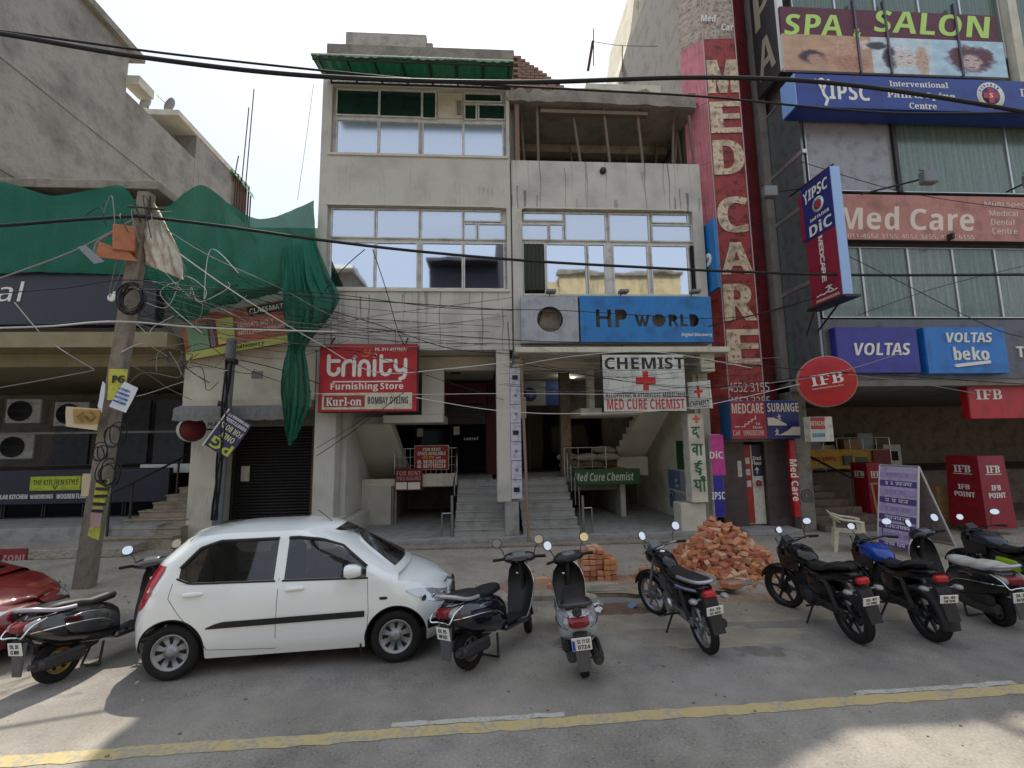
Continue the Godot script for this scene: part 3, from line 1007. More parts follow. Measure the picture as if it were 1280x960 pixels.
	for q in [[-2.2, 2.7], [-1.0, 2.75]]:
		boxp(t, "notice", M.offwhite, q[0], q[1], -4.05, q[0] + 0.2, q[1] + 0.27, -4.04)
	boxp(t, "ceiling_lamp_box", M.dark_steel, -0.95, 4.48, -2.0, -0.65, 4.56, -1.8, 0.01)
	# half-sunk opening under the shop floor
	boxp(t, "low_wall", M.wall, -3.44, 0.1, -2.2, -2.62, 1.3, -2.05)
	boxp(t, "basement_back", M.interior, -3.5, 0.1, -11.6, 0.3, 1.3, -11.5)
	boxp(t, "basement_side", M.interior, -2.7, 0.25, -11.5, -2.62, 1.3, -2.2)
	boxp(t, "basement_side", M.interior, -0.72, 0.25, -11.5, -0.66, 1.3, -2.3)
	boxp(t, "basement_ceiling", M.interior, -2.7, 1.22, -11.5, -0.66, 1.3, -2.3)
	boxp(t, "stair_ramp_wall", M.wall, -3.4, 0.1, -2.05, -3.2, 0.7, 0.0, 0.01)
	for x in [-2.6, -2.52]:
		boxp(t, "post", M.concrete, x, 0.25, -2.1, x + 0.05, 1.3, -2.05)
	boxp(t, "entrance_platform", M.step, -3.3, 0.1, -5, 0.62, 0.25, 0.12, 0.01)
	flight(t, -0.72, 0.5, 0.25, -0.05, 7, 0.17, 0.29, M.step)
	railing(t, Vector3(-2.55, 1.62, -2.12), Vector3(-0.78, 1.62, -2.12), 0.72, 12)
	var hr := mb()
	rod(hr, Vector3(-0.78, 0.25, -0.08), Vector3(-0.78, 1.22, -0.08), 0.035, 10)
	rod(hr, Vector3(-0.78, 0.8, -0.08), Vector3(-1.02, 0.8, -0.08), 0.02)
	rod(hr, Vector3(-1.02, 0.25, -0.08), Vector3(-1.02, 0.8, -0.08), 0.02)
	rod(hr, Vector3(-0.78, 1.4, -0.7), Vector3(-0.78, 2.35, -2.12), 0.022)
	rod(hr, Vector3(-0.78, 1.1, -1.0), Vector3(-0.78, 1.7, -1.0), 0.018)
	part(t, "stair_post", hr, M.steel)
	# the pier shared by both shops, with paper bills on its right half
	boxp(t, "pier", M.wall, 0.32, 1.05, -0.42, 0.66, 4.8, -0.01, 0.012)
	boxp(t, "pier_foot", M.step, 0.5, 0.25, -0.75, 0.84, 1.05, -0.02, 0.01)

func st_sheet(parent: Node3D, called: String, rows: Array, thick: float, mat: Material) -> MeshInstance3D:
	var st := mb()
	sheet(st, rows, thick)
	return part(parent, called, st, mat)

func railing(parent: Node3D, a: Vector3, b: Vector3, h: float, n: int) -> void:
	var s := mb()
	for f in [0.33, 0.66, 1.0]:
		rod(s, a + Vector3(0, h * f, 0), b + Vector3(0, h * f, 0), 0.022 if f == 1.0 else 0.01, 6)
	part(parent, "rail", s, M.steel)
	for i in n + 1:
		var p := a.lerp(b, float(i) / n)
		s = mb()
		rod(s, p, p + Vector3(0, h, 0), 0.02 if i == n or i == 0 else 0.009, 6)
		part(parent, "baluster", s, M.steel)

# ---------------------------------------------------------------- centre, right half
func centre_right() -> void:
	var t := thing("gutted_building", "white building with gutted open top floor on bamboo props above the blue and grey sign", "building", Vector3(3.4, 0, -5))
	var xl := 0.78
	var xr := 5.92
	boxp(t, "side_wall", M.wall, xr - 0.25, 0.1, -11.8, xr, 9.9, -0.35)
	boxp(t, "party_wall", M.wall, xl, 3.9, -11.8, xl + 0.12, 11.9, -0.35)
	boxp(t, "back_wall", M.wall, xl, 0.1, -12, xr, 11.9, -11.8)
	boxp(t, "floor_slab", M.soffit, xl + 0.12, 4.82, -11.8, xr - 0.25, 5.0, -0.36)
	boxp(t, "floor_slab", M.concrete, xl + 0.12, 8.8, -11.8, xr - 0.25, 9.0, -0.36)
	var v := [1.036, 6.254, 5.637, 8.567]
	boxp(t, "parapet_band", M.wall_stain, xl, v[3], -0.35, xr, 9.929, 0.0)
	boxp(t, "pier", M.wall, xl, v[1], -0.35, v[0], v[3], 0.0)
	boxp(t, "pier", M.wall, v[2], v[1], -0.35, xr, v[3], 0.0)
	boxp(t, "wall_band", M.wall, xl, 4.8, -0.35, xr, v[1], 0.0)
	boxp(t, "back_panel", M.interior, v[0], v[1], -0.34, v[2], v[3], -0.3)
	boxp(t, "sill", M.wall_cream, v[0], v[1] - 0.06, -0.02, v[2], v[1], 0.04, 0.008)
	boxp(t, "window_head", M.wall_cream, v[0] + 0.05, v[3], -0.02, v[2] - 0.2, v[3] + 0.045, 0.035, 0.006)
	boxp(t, "window_frame", M.frame, v[0] + 0.72, v[1], -0.22, v[2], v[3], -0.14)
	boxp(t, "window_frame", M.frame, v[0], 7.709, -0.22, v[0] + 0.72, v[3], -0.14)
	for q in [[1.119, 8.317, 2.121, 8.502], [1.06, 7.781, 1.715, 8.169], [1.799, 7.775, 2.116, 8.179], [2.222, 7.779, 3.266, 8.497], [3.403, 7.771, 4.439, 8.494], [4.577, 8.302, 5.529, 8.513], [4.56, 7.775, 5.627, 8.197]]:
		light(t, q[0], q[1], q[2], q[3], -0.1, M.milk_pane)
	for q in [[1.69, 6.294, 2.701, 7.628], [2.801, 6.296, 3.206, 7.63], [3.474, 6.291, 4.362, 7.627], [4.507, 6.285, 5.466, 7.616]]:
		light(t, q[0], q[1], q[2], q[3], -0.1, M.mirror_pane)
	var q1 := [1.082, 6.288, 1.616, 7.642]
	# open light with a limp curtain; near-black pane paints the dark room behind
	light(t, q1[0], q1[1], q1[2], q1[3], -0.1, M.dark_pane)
	var rows := []
	for i in 7:
		var r := PackedVector3Array()
		for j in 25:
			r.append(Vector3(lerpf(q1[0], q1[2], j / 24.0), lerpf(q1[3], q1[1] + 0.1, i / 6.0), -0.08 + 0.025 * sin(j * 1.3 + i * 0.2)))
		rows.append(r)
	st_sheet(t, "curtain", rows, 0.003, m("curtain", rgb(78, 80, 70), 0.95, 0, "blinds", 0.6))
	boxp(t, "gap_dark_strip", M.black, 5.553, 6.286, -0.12, 5.662, 7.629, -0.06)  # black strip paints the dark of the gap beside the last light
	# top floor: ragged slab, beams, props, back rooms
	var yt: float = 11.983
	var slab := mb()
	var rings := []
	var n := FastNoiseLite.new()
	n.frequency = 0.9
	for i in 27:
		var f := i / 26.0
		var x := lerpf(xl - 0.1, xr + 0.05, f)
		var e := 0.14 * n.get_noise_1d(i * 1.7)
		var lo := yt - 0.32 - 0.05 * f
		var hi := yt + 0.06 + e
		rings.append(PackedVector3Array([Vector3(x, lo, 0.02 + e * 0.6), Vector3(x, hi, -0.03 + e), Vector3(x, hi + 0.04, -1.4), Vector3(x, lo + 0.3, -7.0), Vector3(x, lo + 0.05, -7.0)]))
	loft(slab, rings, false, true)
	part(t, "broken_roof_slab", slab, M.concrete)
	courses(t, 3.09, 6.014, yt + 0.05, -0.6, func(x): return yt + 0.47 + 0.1 * n.get_noise_1d(x * 2.0), [M.brick_old, M.brick_old], 0.24, 0.085, 0.22)
	boxp(t, "coping", M.wall_cream, 3.03, yt + 0.47, -1.0, 5.233, yt + 0.8, -0.62, 0.01)
	for z in [-1.9, -3.6, -5.4]:
		boxp(t, "ceiling_beam", M.concrete, xl + 0.12, yt - 0.62, z - 0.16, xr - 0.1, yt - 0.36, z + 0.16, 0.01)
	boxp(t, "rear_room_wall", M.interior_brown, xl + 0.12, 9.0, -7.2, xr, 11.6, -7.0)
	boxp(t, "side_stub", M.brick_old, xl + 0.12, 9.0, -0.3, xl + 0.24, yt - 0.35, -0.08)
	boxp(t, "edge_beam", M.prop, 1.616, yt - 0.56, -0.25, 4.613, yt - 0.46, -0.1)
	for q in [[Vector2(1.532, 11.886), Vector2(1.534, 9.99), -0.2], [Vector2(2.494, 12.047), Vector2(2.745, 10.082), -0.3], [Vector2(3.374, 11.947), Vector2(3.522, 10.037), -0.2], [Vector2(4.329, 11.93), Vector2(4.441, 10.058), -0.2], [Vector2(5.55, 12.208), Vector2(5.389, 10.271), -0.5], [Vector2(1.099, 12.042), Vector2(1.203, 10.237), -0.6], [Vector2(4.553, 12.545), Vector2(4.512, 11.079), -1.8], [Vector2(5.545, 12.208), Vector2(5.325, 10.971), -1.6], [Vector2(3.637, 12.466), Vector2(3.469, 11.501), -2.5], [Vector2(2.676, 12.383), Vector2(2.861, 11.486), -2.5], [Vector2(5.773, 11.435), Vector2(5.842, 10.027), -0.1], [Vector2(5.819, 11.598), Vector2(5.662, 10.596), -1.0], [Vector2(5.844, 11.599), Vector2(5.905, 10.602), -1.0]]:
		var s := mb()
		rod(s, Vector3(q[0].x, q[0].y, q[2]), Vector3(q[1].x, q[1].y - 0.3, q[2]), 0.04, 7)
		part(t, "prop", s, M.prop)
	for q in [[Vector2(4.296, 12.182), Vector2(4.727, 11.537)], [Vector2(4.989, 12.335), Vector2(5.645, 11.685)], [Vector2(5.899, 12.037), Vector2(6.217, 11.192)]]:
		var rw := []
		for i in 6:
			var r := PackedVector3Array()
			for j in 9:
				r.append(Vector3(lerpf(q[0].x, q[1].x, j / 8.0), lerpf(q[0].y - 0.04 * sin(j * 0.4), q[1].y - 0.3, i / 5.0), -2.6 + 0.06 * sin(j * 1.1 + i * 0.7)))
			rw.append(r)
		st_sheet(t, "hung_sheet", rw, 0.004, m("dust_sheet", rgb(170, 160, 150), 0.95, 0, "grime", 0.9))
	for i in 12:
		var cs := mb()
		var cx0 := rng.randf_range(1.2, 5.6)
		var cz0 := rng.randf_range(-5.5, -1.2)
		rod(cs, Vector3(cx0, 9.0, cz0), Vector3(cx0 + rng.randf_range(-0.5, 0.5), 11.5, cz0 + rng.randf_range(-0.4, 0.4)), 0.035, 6)
		part(t, "prop", cs, M.prop)
	for i in 7:
		var cs := mb()
		box(cs, Vector3(-0.5, 0, -0.02), Vector3(0.4 + 0.1 * (i % 3), 1.15 + 0.12 * (i % 4), 0.03), 0.0, Transform3D(Basis(Vector3.UP, 0.4 * sin(i * 2.0)) * Basis(Vector3.RIGHT, -0.25), Vector3(1.5 + i * 0.62, 9.0, -3.4 - 0.4 * (i % 3))))
		part(t, "leaning_board", cs, M.prop)
	var s3 := mb()
	lathe(s3, Vector3(3.239, 9.658, 0.06), Vector3(0, 0, 1), [[0.0, 0.05], [0.05, 0.05], [0.085, 0.02], [0.085, -0.06]], 16)
	part(t, "spout", s3, M.dark_steel)
	s3 = mb()
	hull8(s3, PackedVector3Array([Vector3(5.87, 11.591, -0.4), Vector3(6.206, 12.05, -0.4), Vector3(6.727, 12.852, -1.4), Vector3(6.364, 12.354, -1.4), Vector3(5.779, 11.637, -0.4), Vector3(6.118, 12.147, -0.4), Vector3(6.632, 12.958, -1.4), Vector3(6.265, 12.405, -1.4)]))
	part(t, "hanging_plank", s3, M.rust)
	# roof clutter: post and clothes line
	s3 = mb()
	rod(s3, Vector3(3.203, 13.523, -1), Vector3(3.385, 14.49, -1), 0.045, 6)
	part(t, "roof_post", s3, M.rust)
	for q in [[Vector3(3.38, 13.688, -1), Vector3(3.425, 14.923, -1)], [Vector3(4.253, 13.509, -1), Vector3(4.293, 14.393, -1)]]:
		s3 = mb()
		rod(s3, q[0], q[1], 0.016, 5)
		part(t, "roof_post", s3, M.rust)
	# ground floor
	boxp(t, "soffit", M.wall_cream, xl, 4.66, -1.6, xr + 0.3, 4.8, 0.34, 0.012)
	boxp(t, "beam", M.soffit, xl, 4.42, -1.3, xr - 0.25, 4.66, -1.0, 0.01)
	boxp(t, "ceiling", M.soffit, xl, 4.62, -5.5, xr - 0.25, 4.7, -1.3)
	boxp(t, "shop_back_wall", M.interior, xl, 0.1, -5.7, xr - 0.25, 4.7, -5.5)
	boxp(t, "inner_wall", M.wall_cream, 5.55, 0.1, -5.5, xr - 0.25, 4.66, -0.42)
	boxp(t, "shop_floor", M.step, xl, 1.3, -5.5, 4.6, 1.44, -2.25)
	boxp(t, "entrance_platform", M.step, 0.62, 0.1, -5, xr - 0.3, 0.25, 0.12, 0.01)
	boxp(t, "platform_lip", M.kerb, -3.3, 0.1, 0.12, xr - 0.3, 0.17, 0.55, 0.015)
	flight(t, 0.94, 2.32, 0.25, -0.05, 7, 0.17, 0.29, M.step)
	for q in [[0.9, 1.55], [1.6, 2.9], [2.95, 4.1]]:
		light(t, q[0], 1.5, q[1], 3.4, -4.6, M.dark_pane, 0.03, M.dark_steel)
	# stair flight climbing towards the street, seen from below
	for i in 7:
		var b := mb()
		var f := i / 7.0
		hull8(b, PackedVector3Array([Vector3(4.12 + 0.2 * f, 1.95 + 1.3 * f, -2.9 + 1.9 * f), Vector3(5.0 + 0.12 * f, 1.95 + 1.3 * f, -2.9 + 1.9 * f), Vector3(5.0 + 0.12 * f, 2.14 + 1.3 * f, -2.63 + 1.9 * f), Vector3(4.12 + 0.2 * f, 2.14 + 1.3 * f, -2.63 + 1.9 * f), Vector3(4.12 + 0.2 * f, 2.3 + 1.3 * f, -2.9 + 1.9 * f), Vector3(5.0 + 0.12 * f, 2.3 + 1.3 * f, -2.9 + 1.9 * f), Vector3(5.0 + 0.12 * f, 2.31 + 1.3 * f, -2.63 + 1.9 * f), Vector3(4.12 + 0.2 * f, 2.31 + 1.3 * f, -2.63 + 1.9 * f)]))
		part(t, "upper_step", b, M.wall_cream)
	boxp(t, "landing", M.wall_cream, 4.05, 1.42, -3.3, 5.0, 1.98, -2.6, 0.01)
	boxp(t, "upper_landing", M.wall_cream, 2.6, 3.16, -2.4, 4.3, 3.36, -0.8, 0.01)
	boxp(t, "side_pier", M.wall_cream, 2.85, 3.36, -1.2, 3.0, 4.42, -0.85)
	boxp(t, "column", M.interior_brown, 2.32, 1.44, -2.7, 2.62, 4.62, -2.4)
	boxp(t, "basement_back", M.interior, 2.4, 0.1, -11.6, 5.6, 1.3, -11.5)
	boxp(t, "basement_side", M.interior, 2.34, 0.25, -11.5, 2.4, 1.3, -2.3)
	boxp(t, "basement_ceiling", M.interior, 2.4, 1.22, -11.5, 4.2, 1.3, -2.9)
	boxp(t, "basement_wall", M.wall, 4.05, 0.1, -11.5, 4.2, 1.42, -2.4)
	boxp(t, "basement_beam", M.concrete, 2.45, 1.0, -3.0, 4.3, 1.3, -2.7)
	railing(t, Vector3(2.36, 1.44, -2.2), Vector3(3.6, 1.44, -2.2), 0.85, 3)
	var hr := mb()
	rod(hr, Vector3(2.42, 0.25, -0.08), Vector3(2.42, 1.15, -0.08), 0.035, 10)
	rod(hr, Vector3(2.42, 0.85, -0.08), Vector3(2.64, 0.85, -0.08), 0.02)
	rod(hr, Vector3(2.64, 0.25, -0.08), Vector3(2.64, 0.85, -0.08), 0.02)
	for i in 4:
		rod(hr, Vector3(2.42, 0.5 + 0.3 * i, -0.5 - 0.52 * i), Vector3(2.42, 1.3 + 0.3 * i, -0.5 - 0.52 * i), 0.014)
	rod(hr, Vector3(2.42, 1.3, -0.5), Vector3(2.42, 2.28, -2.2), 0.02)
	part(t, "stair_post", hr, M.steel)
	boxp(t, "sign_pedestal", M.wall_cream, 4.86, 0.1, -0.5, 5.509, 0.912, -0.02, 0.02)
	boxp(t, "end_bracket", M.wall_cream, 5.55, 4.2, -0.4, 5.92, 4.66, 0.1, 0.01)
	# printed posters on the inner side wall
	var pm := [m("poster_navy", rgb(30, 40, 96), 0.5, 0, "grain", 0.5), m("poster_blue", rgb(110, 140, 180), 0.5, 0, "grain", 0.4), m("poster_grey", rgb(170, 178, 190), 0.5, 0, "grain", 0.3)]
	for i in 8:
		boxp(t, "poster", pm[(i * 2 + i / 3) % 3], 5.535, 1.05 - (0.55 if i > 3 else 0.0), -0.75 - 0.42 * (i % 4), 5.545, 1.6 - (0.62 if i > 3 else 0.0), -1.14 - 0.42 * (i % 4))
	boxp(t, "poster", m("poster_green", rgb(24, 92, 48), 0.5, 0, "grime", 0.9), 5.53, 1.65, -1.7, 5.54, 2.45, -0.45)
	boxp(t, "poster", m("poster_dark", rgb(52, 50, 44), 0.7, 0, "grain", 0.4), 5.53, 2.6, -1.1, 5.54, 3.1, -0.75)
	for i in 14:
		var pz := -0.82 - 0.42 * (i % 4) - 0.04 * (i % 3)
		var py: float = [1.42, 0.95, 1.25, 0.72][(i * 3) % 4] - (0.0 if i < 7 else 0.12)
		boxp(t, "poster_print", M.offwhite if i % 3 else m("poster_teal", rgb(60, 110, 130), 0.6), 5.53, py, pz - 0.12 - 0.03 * (i % 4), 5.534, py + 0.05 + 0.03 * (i % 3), pz)
	boxp(t, "poster_print", M.offwhite, 5.525, 1.9, -0.95, 5.529, 2.15, -0.65)
	boxp(t, "poster_print", m("poster_rose", rgb(190, 110, 150), 0.6), 5.52, 1.95, -0.85, 5.524, 2.1, -0.7)

# ---------------------------------------------------------------- the red sign tower
func tower() -> void:
	var t := thing("sign_tower", "tall faceted red tower with pale vertical lettering and torn print between the two shop buildings", "tower", Vector3(7.3, 0, -1.5))
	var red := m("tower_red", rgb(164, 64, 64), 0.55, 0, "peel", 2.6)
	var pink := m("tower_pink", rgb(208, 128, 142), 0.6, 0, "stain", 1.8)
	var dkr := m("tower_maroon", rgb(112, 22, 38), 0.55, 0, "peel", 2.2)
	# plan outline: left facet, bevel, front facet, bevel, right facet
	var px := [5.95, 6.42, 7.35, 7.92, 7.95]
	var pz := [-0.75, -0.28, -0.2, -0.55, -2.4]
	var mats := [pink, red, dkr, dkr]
	var ys := [2.45, 4.55, 6.6, 8.4, 10.2, 12.0, 14.0, 16.0, 18.5]
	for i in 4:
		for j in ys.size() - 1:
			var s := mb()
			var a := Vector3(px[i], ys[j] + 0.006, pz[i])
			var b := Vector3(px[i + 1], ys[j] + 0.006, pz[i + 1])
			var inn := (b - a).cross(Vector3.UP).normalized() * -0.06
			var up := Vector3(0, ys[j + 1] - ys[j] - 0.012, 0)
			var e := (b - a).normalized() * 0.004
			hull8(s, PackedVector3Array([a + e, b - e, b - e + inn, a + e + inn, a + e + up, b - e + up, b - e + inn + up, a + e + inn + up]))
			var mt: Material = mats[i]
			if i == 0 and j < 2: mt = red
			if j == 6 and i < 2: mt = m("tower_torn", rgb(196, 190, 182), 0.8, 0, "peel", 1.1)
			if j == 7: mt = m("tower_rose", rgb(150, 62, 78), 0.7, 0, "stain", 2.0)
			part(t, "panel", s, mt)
	var core := mb()
	prism(core, v2([5.99, 0.72, 6.43, 0.33, 7.34, 0.26, 7.86, 0.62, 7.88, 9.0, 5.99, 9.0]), 2.4, 18.45, Transform3D(Basis(Vector3(1, 0, 0), Vector3(0, 0, -1), Vector3(0, 1, 0)), Vector3.ZERO))
	part(t, "core", core, M.interior)
	# letters down the front facet
	var lm := m("tower_letter", rgb(226, 216, 192), 0.7, 0, "peel", 1.6)
	var dx := 7.35 - 6.42
	var ang := -atan2(-0.2 + 0.28, dx)
	var names := ["M", "E", "D", "C", "A", "R", "E"]
	var rows := [[70, 117], [124, 167], [173, 219], [246, 292], [300, 342], [355, 400], [414, 455]]
	var tops := [13.321, 12.017, 10.841, 9.146, 7.825, 6.649, 5.389]
	var bots := [12.262, 11.033, 9.783, 8.076, 6.894, 5.607, 4.416]
	for i in 7:
		for e in 3:
			var o := text(t, names[i], Vector3(6.9, (tops[i] + bots[i]) * 0.5, -0.235), 0.8, (tops[i] - bots[i]) * 0.98, lm)
			o.basis = Basis(Vector3.UP, ang) * o.basis
			var c: Vector3 = Vector3(6.9 + (e - 1) * 0.03, (tops[i] + bots[i]) * 0.5, -0.225 + 0.002 * e) - t.position
			var bb: AABB = o.mesh.get_aabb()
			var mid := bb.position + bb.size * 0.5
			mid.z = 0
			o.position = c - o.basis * mid
	for q in [["4552 3155", 3.82, 0.24], ["4552 3255", 3.46, 0.22]]:
		var o := text(t, q[0], Vector3(6.95, q[1], -0.2), 1.05, q[2], m("tower_digit", rgb(214, 196, 186), 0.7), "sans")
		o.basis = Basis(Vector3.UP, ang) * o.basis
	text(t, "Med", Vector3(6.6, 14.62, -0.2), 0.42, 0.22, M.white, "sansb", 0.0, 0.15)
	text(t, "Car", Vector3(7.12, 14.3, -0.15), 0.36, 0.22, M.white, "sansb", 0.0, 0.15)
	for x in [[6.43, -0.265], [7.34, -0.185]]:
		var s := mb()
		rod(s, Vector3(x[0], 2.5, x[1]), Vector3(x[0], 18.4, x[1]), 0.018, 6)
		part(t, "edge_strip", s, m("strip_pale", rgb(186, 160, 156), 0.6))
	# drain pipe beside the tower
	var p := mb()
	rod(p, Vector3(8.12, 4.0, -0.5), Vector3(8.12, 18.4, -0.5), 0.085, 10)
	part(t, "drain_pipe", p, m("pipe_grey", rgb(126, 130, 138), 0.5))
	for y in [5.5, 7.3, 9.1, 10.9, 12.7, 14.5]:
		p = mb()
		rod(p, Vector3(8.12, y, -0.5), Vector3(8.12, y + 0.09, -0.5), 0.1, 10)
		part(t, "pipe_collar", p, m("pipe_grey", rgb(126, 130, 138), 0.5))
	# the foot of the tower: dark lobby walls and door
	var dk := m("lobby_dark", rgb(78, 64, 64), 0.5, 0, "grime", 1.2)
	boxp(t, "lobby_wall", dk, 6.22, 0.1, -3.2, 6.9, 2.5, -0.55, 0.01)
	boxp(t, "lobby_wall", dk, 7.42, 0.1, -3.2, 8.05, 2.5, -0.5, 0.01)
	boxp(t, "lobby_back", M.interior, 6.9, 0.1, -3.2, 7.42, 2.5, -3.0)
	boxp(t, "door_sill", M.step, 6.5, 0.1, -0.75, 7.9, 0.22, 0.05, 0.012)
	boxp(t, "side_column", m("mossy_grey", rgb(132, 130, 122), 0.9, 0, "concrete", 1.6, "rough_n", 0.4), 8.1, 0.1, -0.8, 8.5, 3.95, -0.25, 0.012)
	var ring := mb()
	for r in [0.08, 0.15]:
		lathe(ring, Vector3(8.3, 1.0, -0.245), Vector3(0, 0, 1), [[r - 0.014, 0.0], [r - 0.014, 0.006], [r + 0.014, 0.006], [r + 0.014, 0.0]], 24)
	part(t, "ring_print", ring, m("print_grey", rgb(80, 80, 80), 0.9))
	# building behind the tower, seen over the gutted roof
	var b := thing("rear_building", "cream stained building rising far behind the gutted roof beside the red tower", "building", Vector3(9, 0, -12))
	var bs := mb()
	prism(bs, PackedVector2Array([Vector2(6.855, 22.94), Vector2(6.388, 19.811), Vector2(5.773, 17.684), Vector2(5.432, 12.175), Vector2(13.235, 12.316), Vector2(14.283, 23.342)]), -10.5, -6.0)
	part(b, "wall", bs, m("cream_stain", rgb(206, 202, 184), 0.9, 0, "stain", 3.4, "rough_n", 0.3))
	boxp(b, "concrete_pier", M.concrete, 7.359, 8.0, -6.2, 7.871, 19.179, -5.6)
	for i in 4:
		var s := mb()
		var bx: float = 7.291 + i * 0.2
		rod(s, Vector3(bx, 14.0, -5.7), Vector3(bx, 19.5, -5.75), 0.035, 5)
		part(b, "starter_bar", s, m("bar_pale", rgb(150, 146, 138), 0.8))

# ---------------------------------------------------------------- right building
func right_building() -> void:
	var t := thing("glazed_building", "glazed commercial building with green tinted panes stacked with banner signs", "building", Vector3(13, 0, -5))
	var xl := 8.2
	boxp(t, "core", M.interior, xl + 0.2, 4.0, -12, 30, 18.5, 0.3)
	boxp(t, "side_wall", M.interior, 7.98, 4.0, -12, 8.2, 18.5, -0.35)
	boxp(t, "spandrel", m("grey_clad", rgb(96, 98, 104), 0.5, 0.3, "grime", 2.2), 8.25, 3.85, 0.3, 30, 5.352, 0.92, 0.01)
	# angled return of glazing beside the pipe
	for q in [[4.0, 6.3], [6.4, 8.3], [8.4, 9.7], [9.8, 11.6]]:
		var s := mb()
		box(s, Vector3(8.18, q[0], -0.3), Vector3(8.24, q[1], 0.9))
		var g := part(t, "pane", s, m("return_glass", rgb(120, 128, 126), 0.14, 0.45, "grime", 1.6))
		for y in [q[0] - 0.05, q[1]]:
			s = mb()
			box(s, Vector3(8.16, y, -0.35), Vector3(8.27, y + 0.05, 0.96))
			part(g, "frame_bar", s, M.alu)
	# main glazing, storey by storey, pane by pane
	var gl := [m("tint_pale", rgb(146, 150, 147), 0.2, 0.25, "blinds", 2.8), m("tint_green", rgb(134, 143, 137), 0.18, 0.25, "blinds", 3.6), m("tint_grey", rgb(146, 144, 146), 0.3, 0.1, "grime", 1.9), m("tint_mid", rgb(112, 128, 120), 0.2, 0.12, "blinds", 2.1)]
	var k := 0
	for r in [[5.354, 7.251, 1], [8.664, 10.709, 2], [12.6, 15.5, 3], [15.6, 18.4, 1]]:
		var x := 8.32
		while x < 22.0:
			var wd: float = [1.15, 1.25, 1.2][k % 3]
			if r[2] == 2: wd = 2.45 if x < 9 else 3.1
			var mt: Material = gl[k % 2] if r[2] == 1 else (gl[2] if x < 10.5 else gl[1])
			if r[2] == 3: mt = gl[3]
			var f := light(t, x, r[0] + 0.06, x + wd - 0.05, r[1] - 0.06, 0.9, mt, 0.025, M.alu)
			x += wd
			k += 1
	boxp(t, "mullion", M.dark_steel, 10.64, 8.664, 0.88, 10.74, 10.709, 0.97)
	# ground floor: recess, raised floor, back wall, ceiling
	boxp(t, "shop_ceiling", M.interior, 8.1, 3.7, -7, 30, 3.86, 0.9)
	boxp(t, "shop_back", M.interior_brown, 8.5, 0.1, -7.2, 30, 3.8, -7)
	boxp(t, "shop_end", M.interior, 29.6, 0.1, -7, 30, 3.8, 0.9)
	boxp(t, "shop_side", M.interior, 8.5, 0.1, -7, 8.62, 3.8, -2.6)
	boxp(t, "shop_floor", M.brown_step, 10.2, 0.1, -7, 30, 1.35, -3.1)
	boxp(t, "low_floor", M.brown_step, 8.6, 0.1, -3.1, 30, 0.26, -0.1, 0.01)
	for i in 7:
		var s := mb()
		box(s, Vector3(8.62 + 0.02 * i, 0.1, -3.6), Vector3(10.15 - 0.14 * i + 0.25, 0.43 + 0.17 * i, -0.55 - 0.3 * i), 0.012)
		part(t, "step", s, M.brown_step)
	railing(t, Vector3(9.6, 1.35, -3.0), Vector3(13.2, 1.35, -3.0), 1.1, 8)
	var hr := mb()
	tube(hr, PackedVector3Array([Vector3(10.1, 1.35, -0.9), Vector3(9.3, 2.4, -2.7)]), 0.03)
	rod(hr, Vector3(10.1, 0.26, -0.9), Vector3(10.1, 1.35, -0.9), 0.022)
	part(t, "handrail", hr, M.dark_steel)
	for i in 7:
		var o := own("stock_box", "pale appliance box among the stock behind the shop railing", "box", Vector3(9.9 + i * 0.72, 1.35, -4.3 - 0.3 * (i % 2)), Vector3(0, 0.1 * sin(i * 3.0), 0), "stock behind the railing")
		boxp(o, "carton", [M.offwhite, m("stock_tan", rgb(176, 148, 110), 0.9, 0, "grime", 0.8), m("stock_grey", rgb(150, 152, 156), 0.5)][i % 3], -0.3, 0, -0.3, 0.3, 0.85 + 0.2 * (i % 3), 0.3, 0.015)
		boxp(o, "panel", M.dark_pane, -0.18, 0.3, 0.3, 0.18, 0.62, 0.306)
	for i in 4:
		boxp(t, "shelf_pier", M.interior_brown, 10.0 + i * 0.95, 1.35, -5.4, 10.4 + i * 0.95, 3.0, -5.2)

# ---------------------------------------------------------------- what the mirrored windows see
func behind_camera() -> void:
	var zb := 24.0
	var t := thing("opposite_terrace", "sunlit weathered cream terrace across the road, mirrored in the office windows", "building", Vector3(9, 0, zb + 4))
	boxp(t, "wall", m("terrace", rgb(196, 182, 148), 0.9, 0, "stain", 4.0), 6.4, 0, zb, 16, 15.704, zb + 8)
	boxp(t, "wing", m("terrace", rgb(196, 182, 148), 0.9, 0, "stain", 4.0), 2.2, 0, zb + 0.4, 6.38, 15.138, zb + 8)
	boxp(t, "parapet", M.concrete, 6.2, 15.704, zb - 0.2, 16.2, 15.973, zb + 0.4)
	for i in 5: light(t, 7.0 + i * 1.8, 6.2, 8.0 + i * 1.8, 7.6, zb - 0.02, M.dark_pane)
	t = thing("opposite_showroom", "dark clad showroom across the road with a row of downlights, mirrored in the office windows", "building", Vector3(-4.6, 0, zb + 4))
	var dk := m("showroom_dark", rgb(46, 44, 56), 0.5, 0.1, "grime", 3.0)
	boxp(t, "wall", dk, -3.98, 0, zb, 1.4, 16.594, zb + 8)
	boxp(t, "canopy", dk, -4.171, 16.594, zb - 1.2, 1.5, 16.859, zb + 8)
	boxp(t, "tower", dk, 1.42, 0, zb, 3.0 - 0.9, 18.604, zb + 5)
	t = thing("opposite_house", "white roofed grey house across the road, mirrored in the office windows", "building", Vector3(-13, 0, zb + 3))
	boxp(t, "wall", M.concrete, -22, 0, zb, -10.267, 15.595, zb + 7)
	boxp(t, "roof", M.white, -22.4, 15.595, zb - 0.8, -10.389 + 0.3, 15.918, zb + 7)

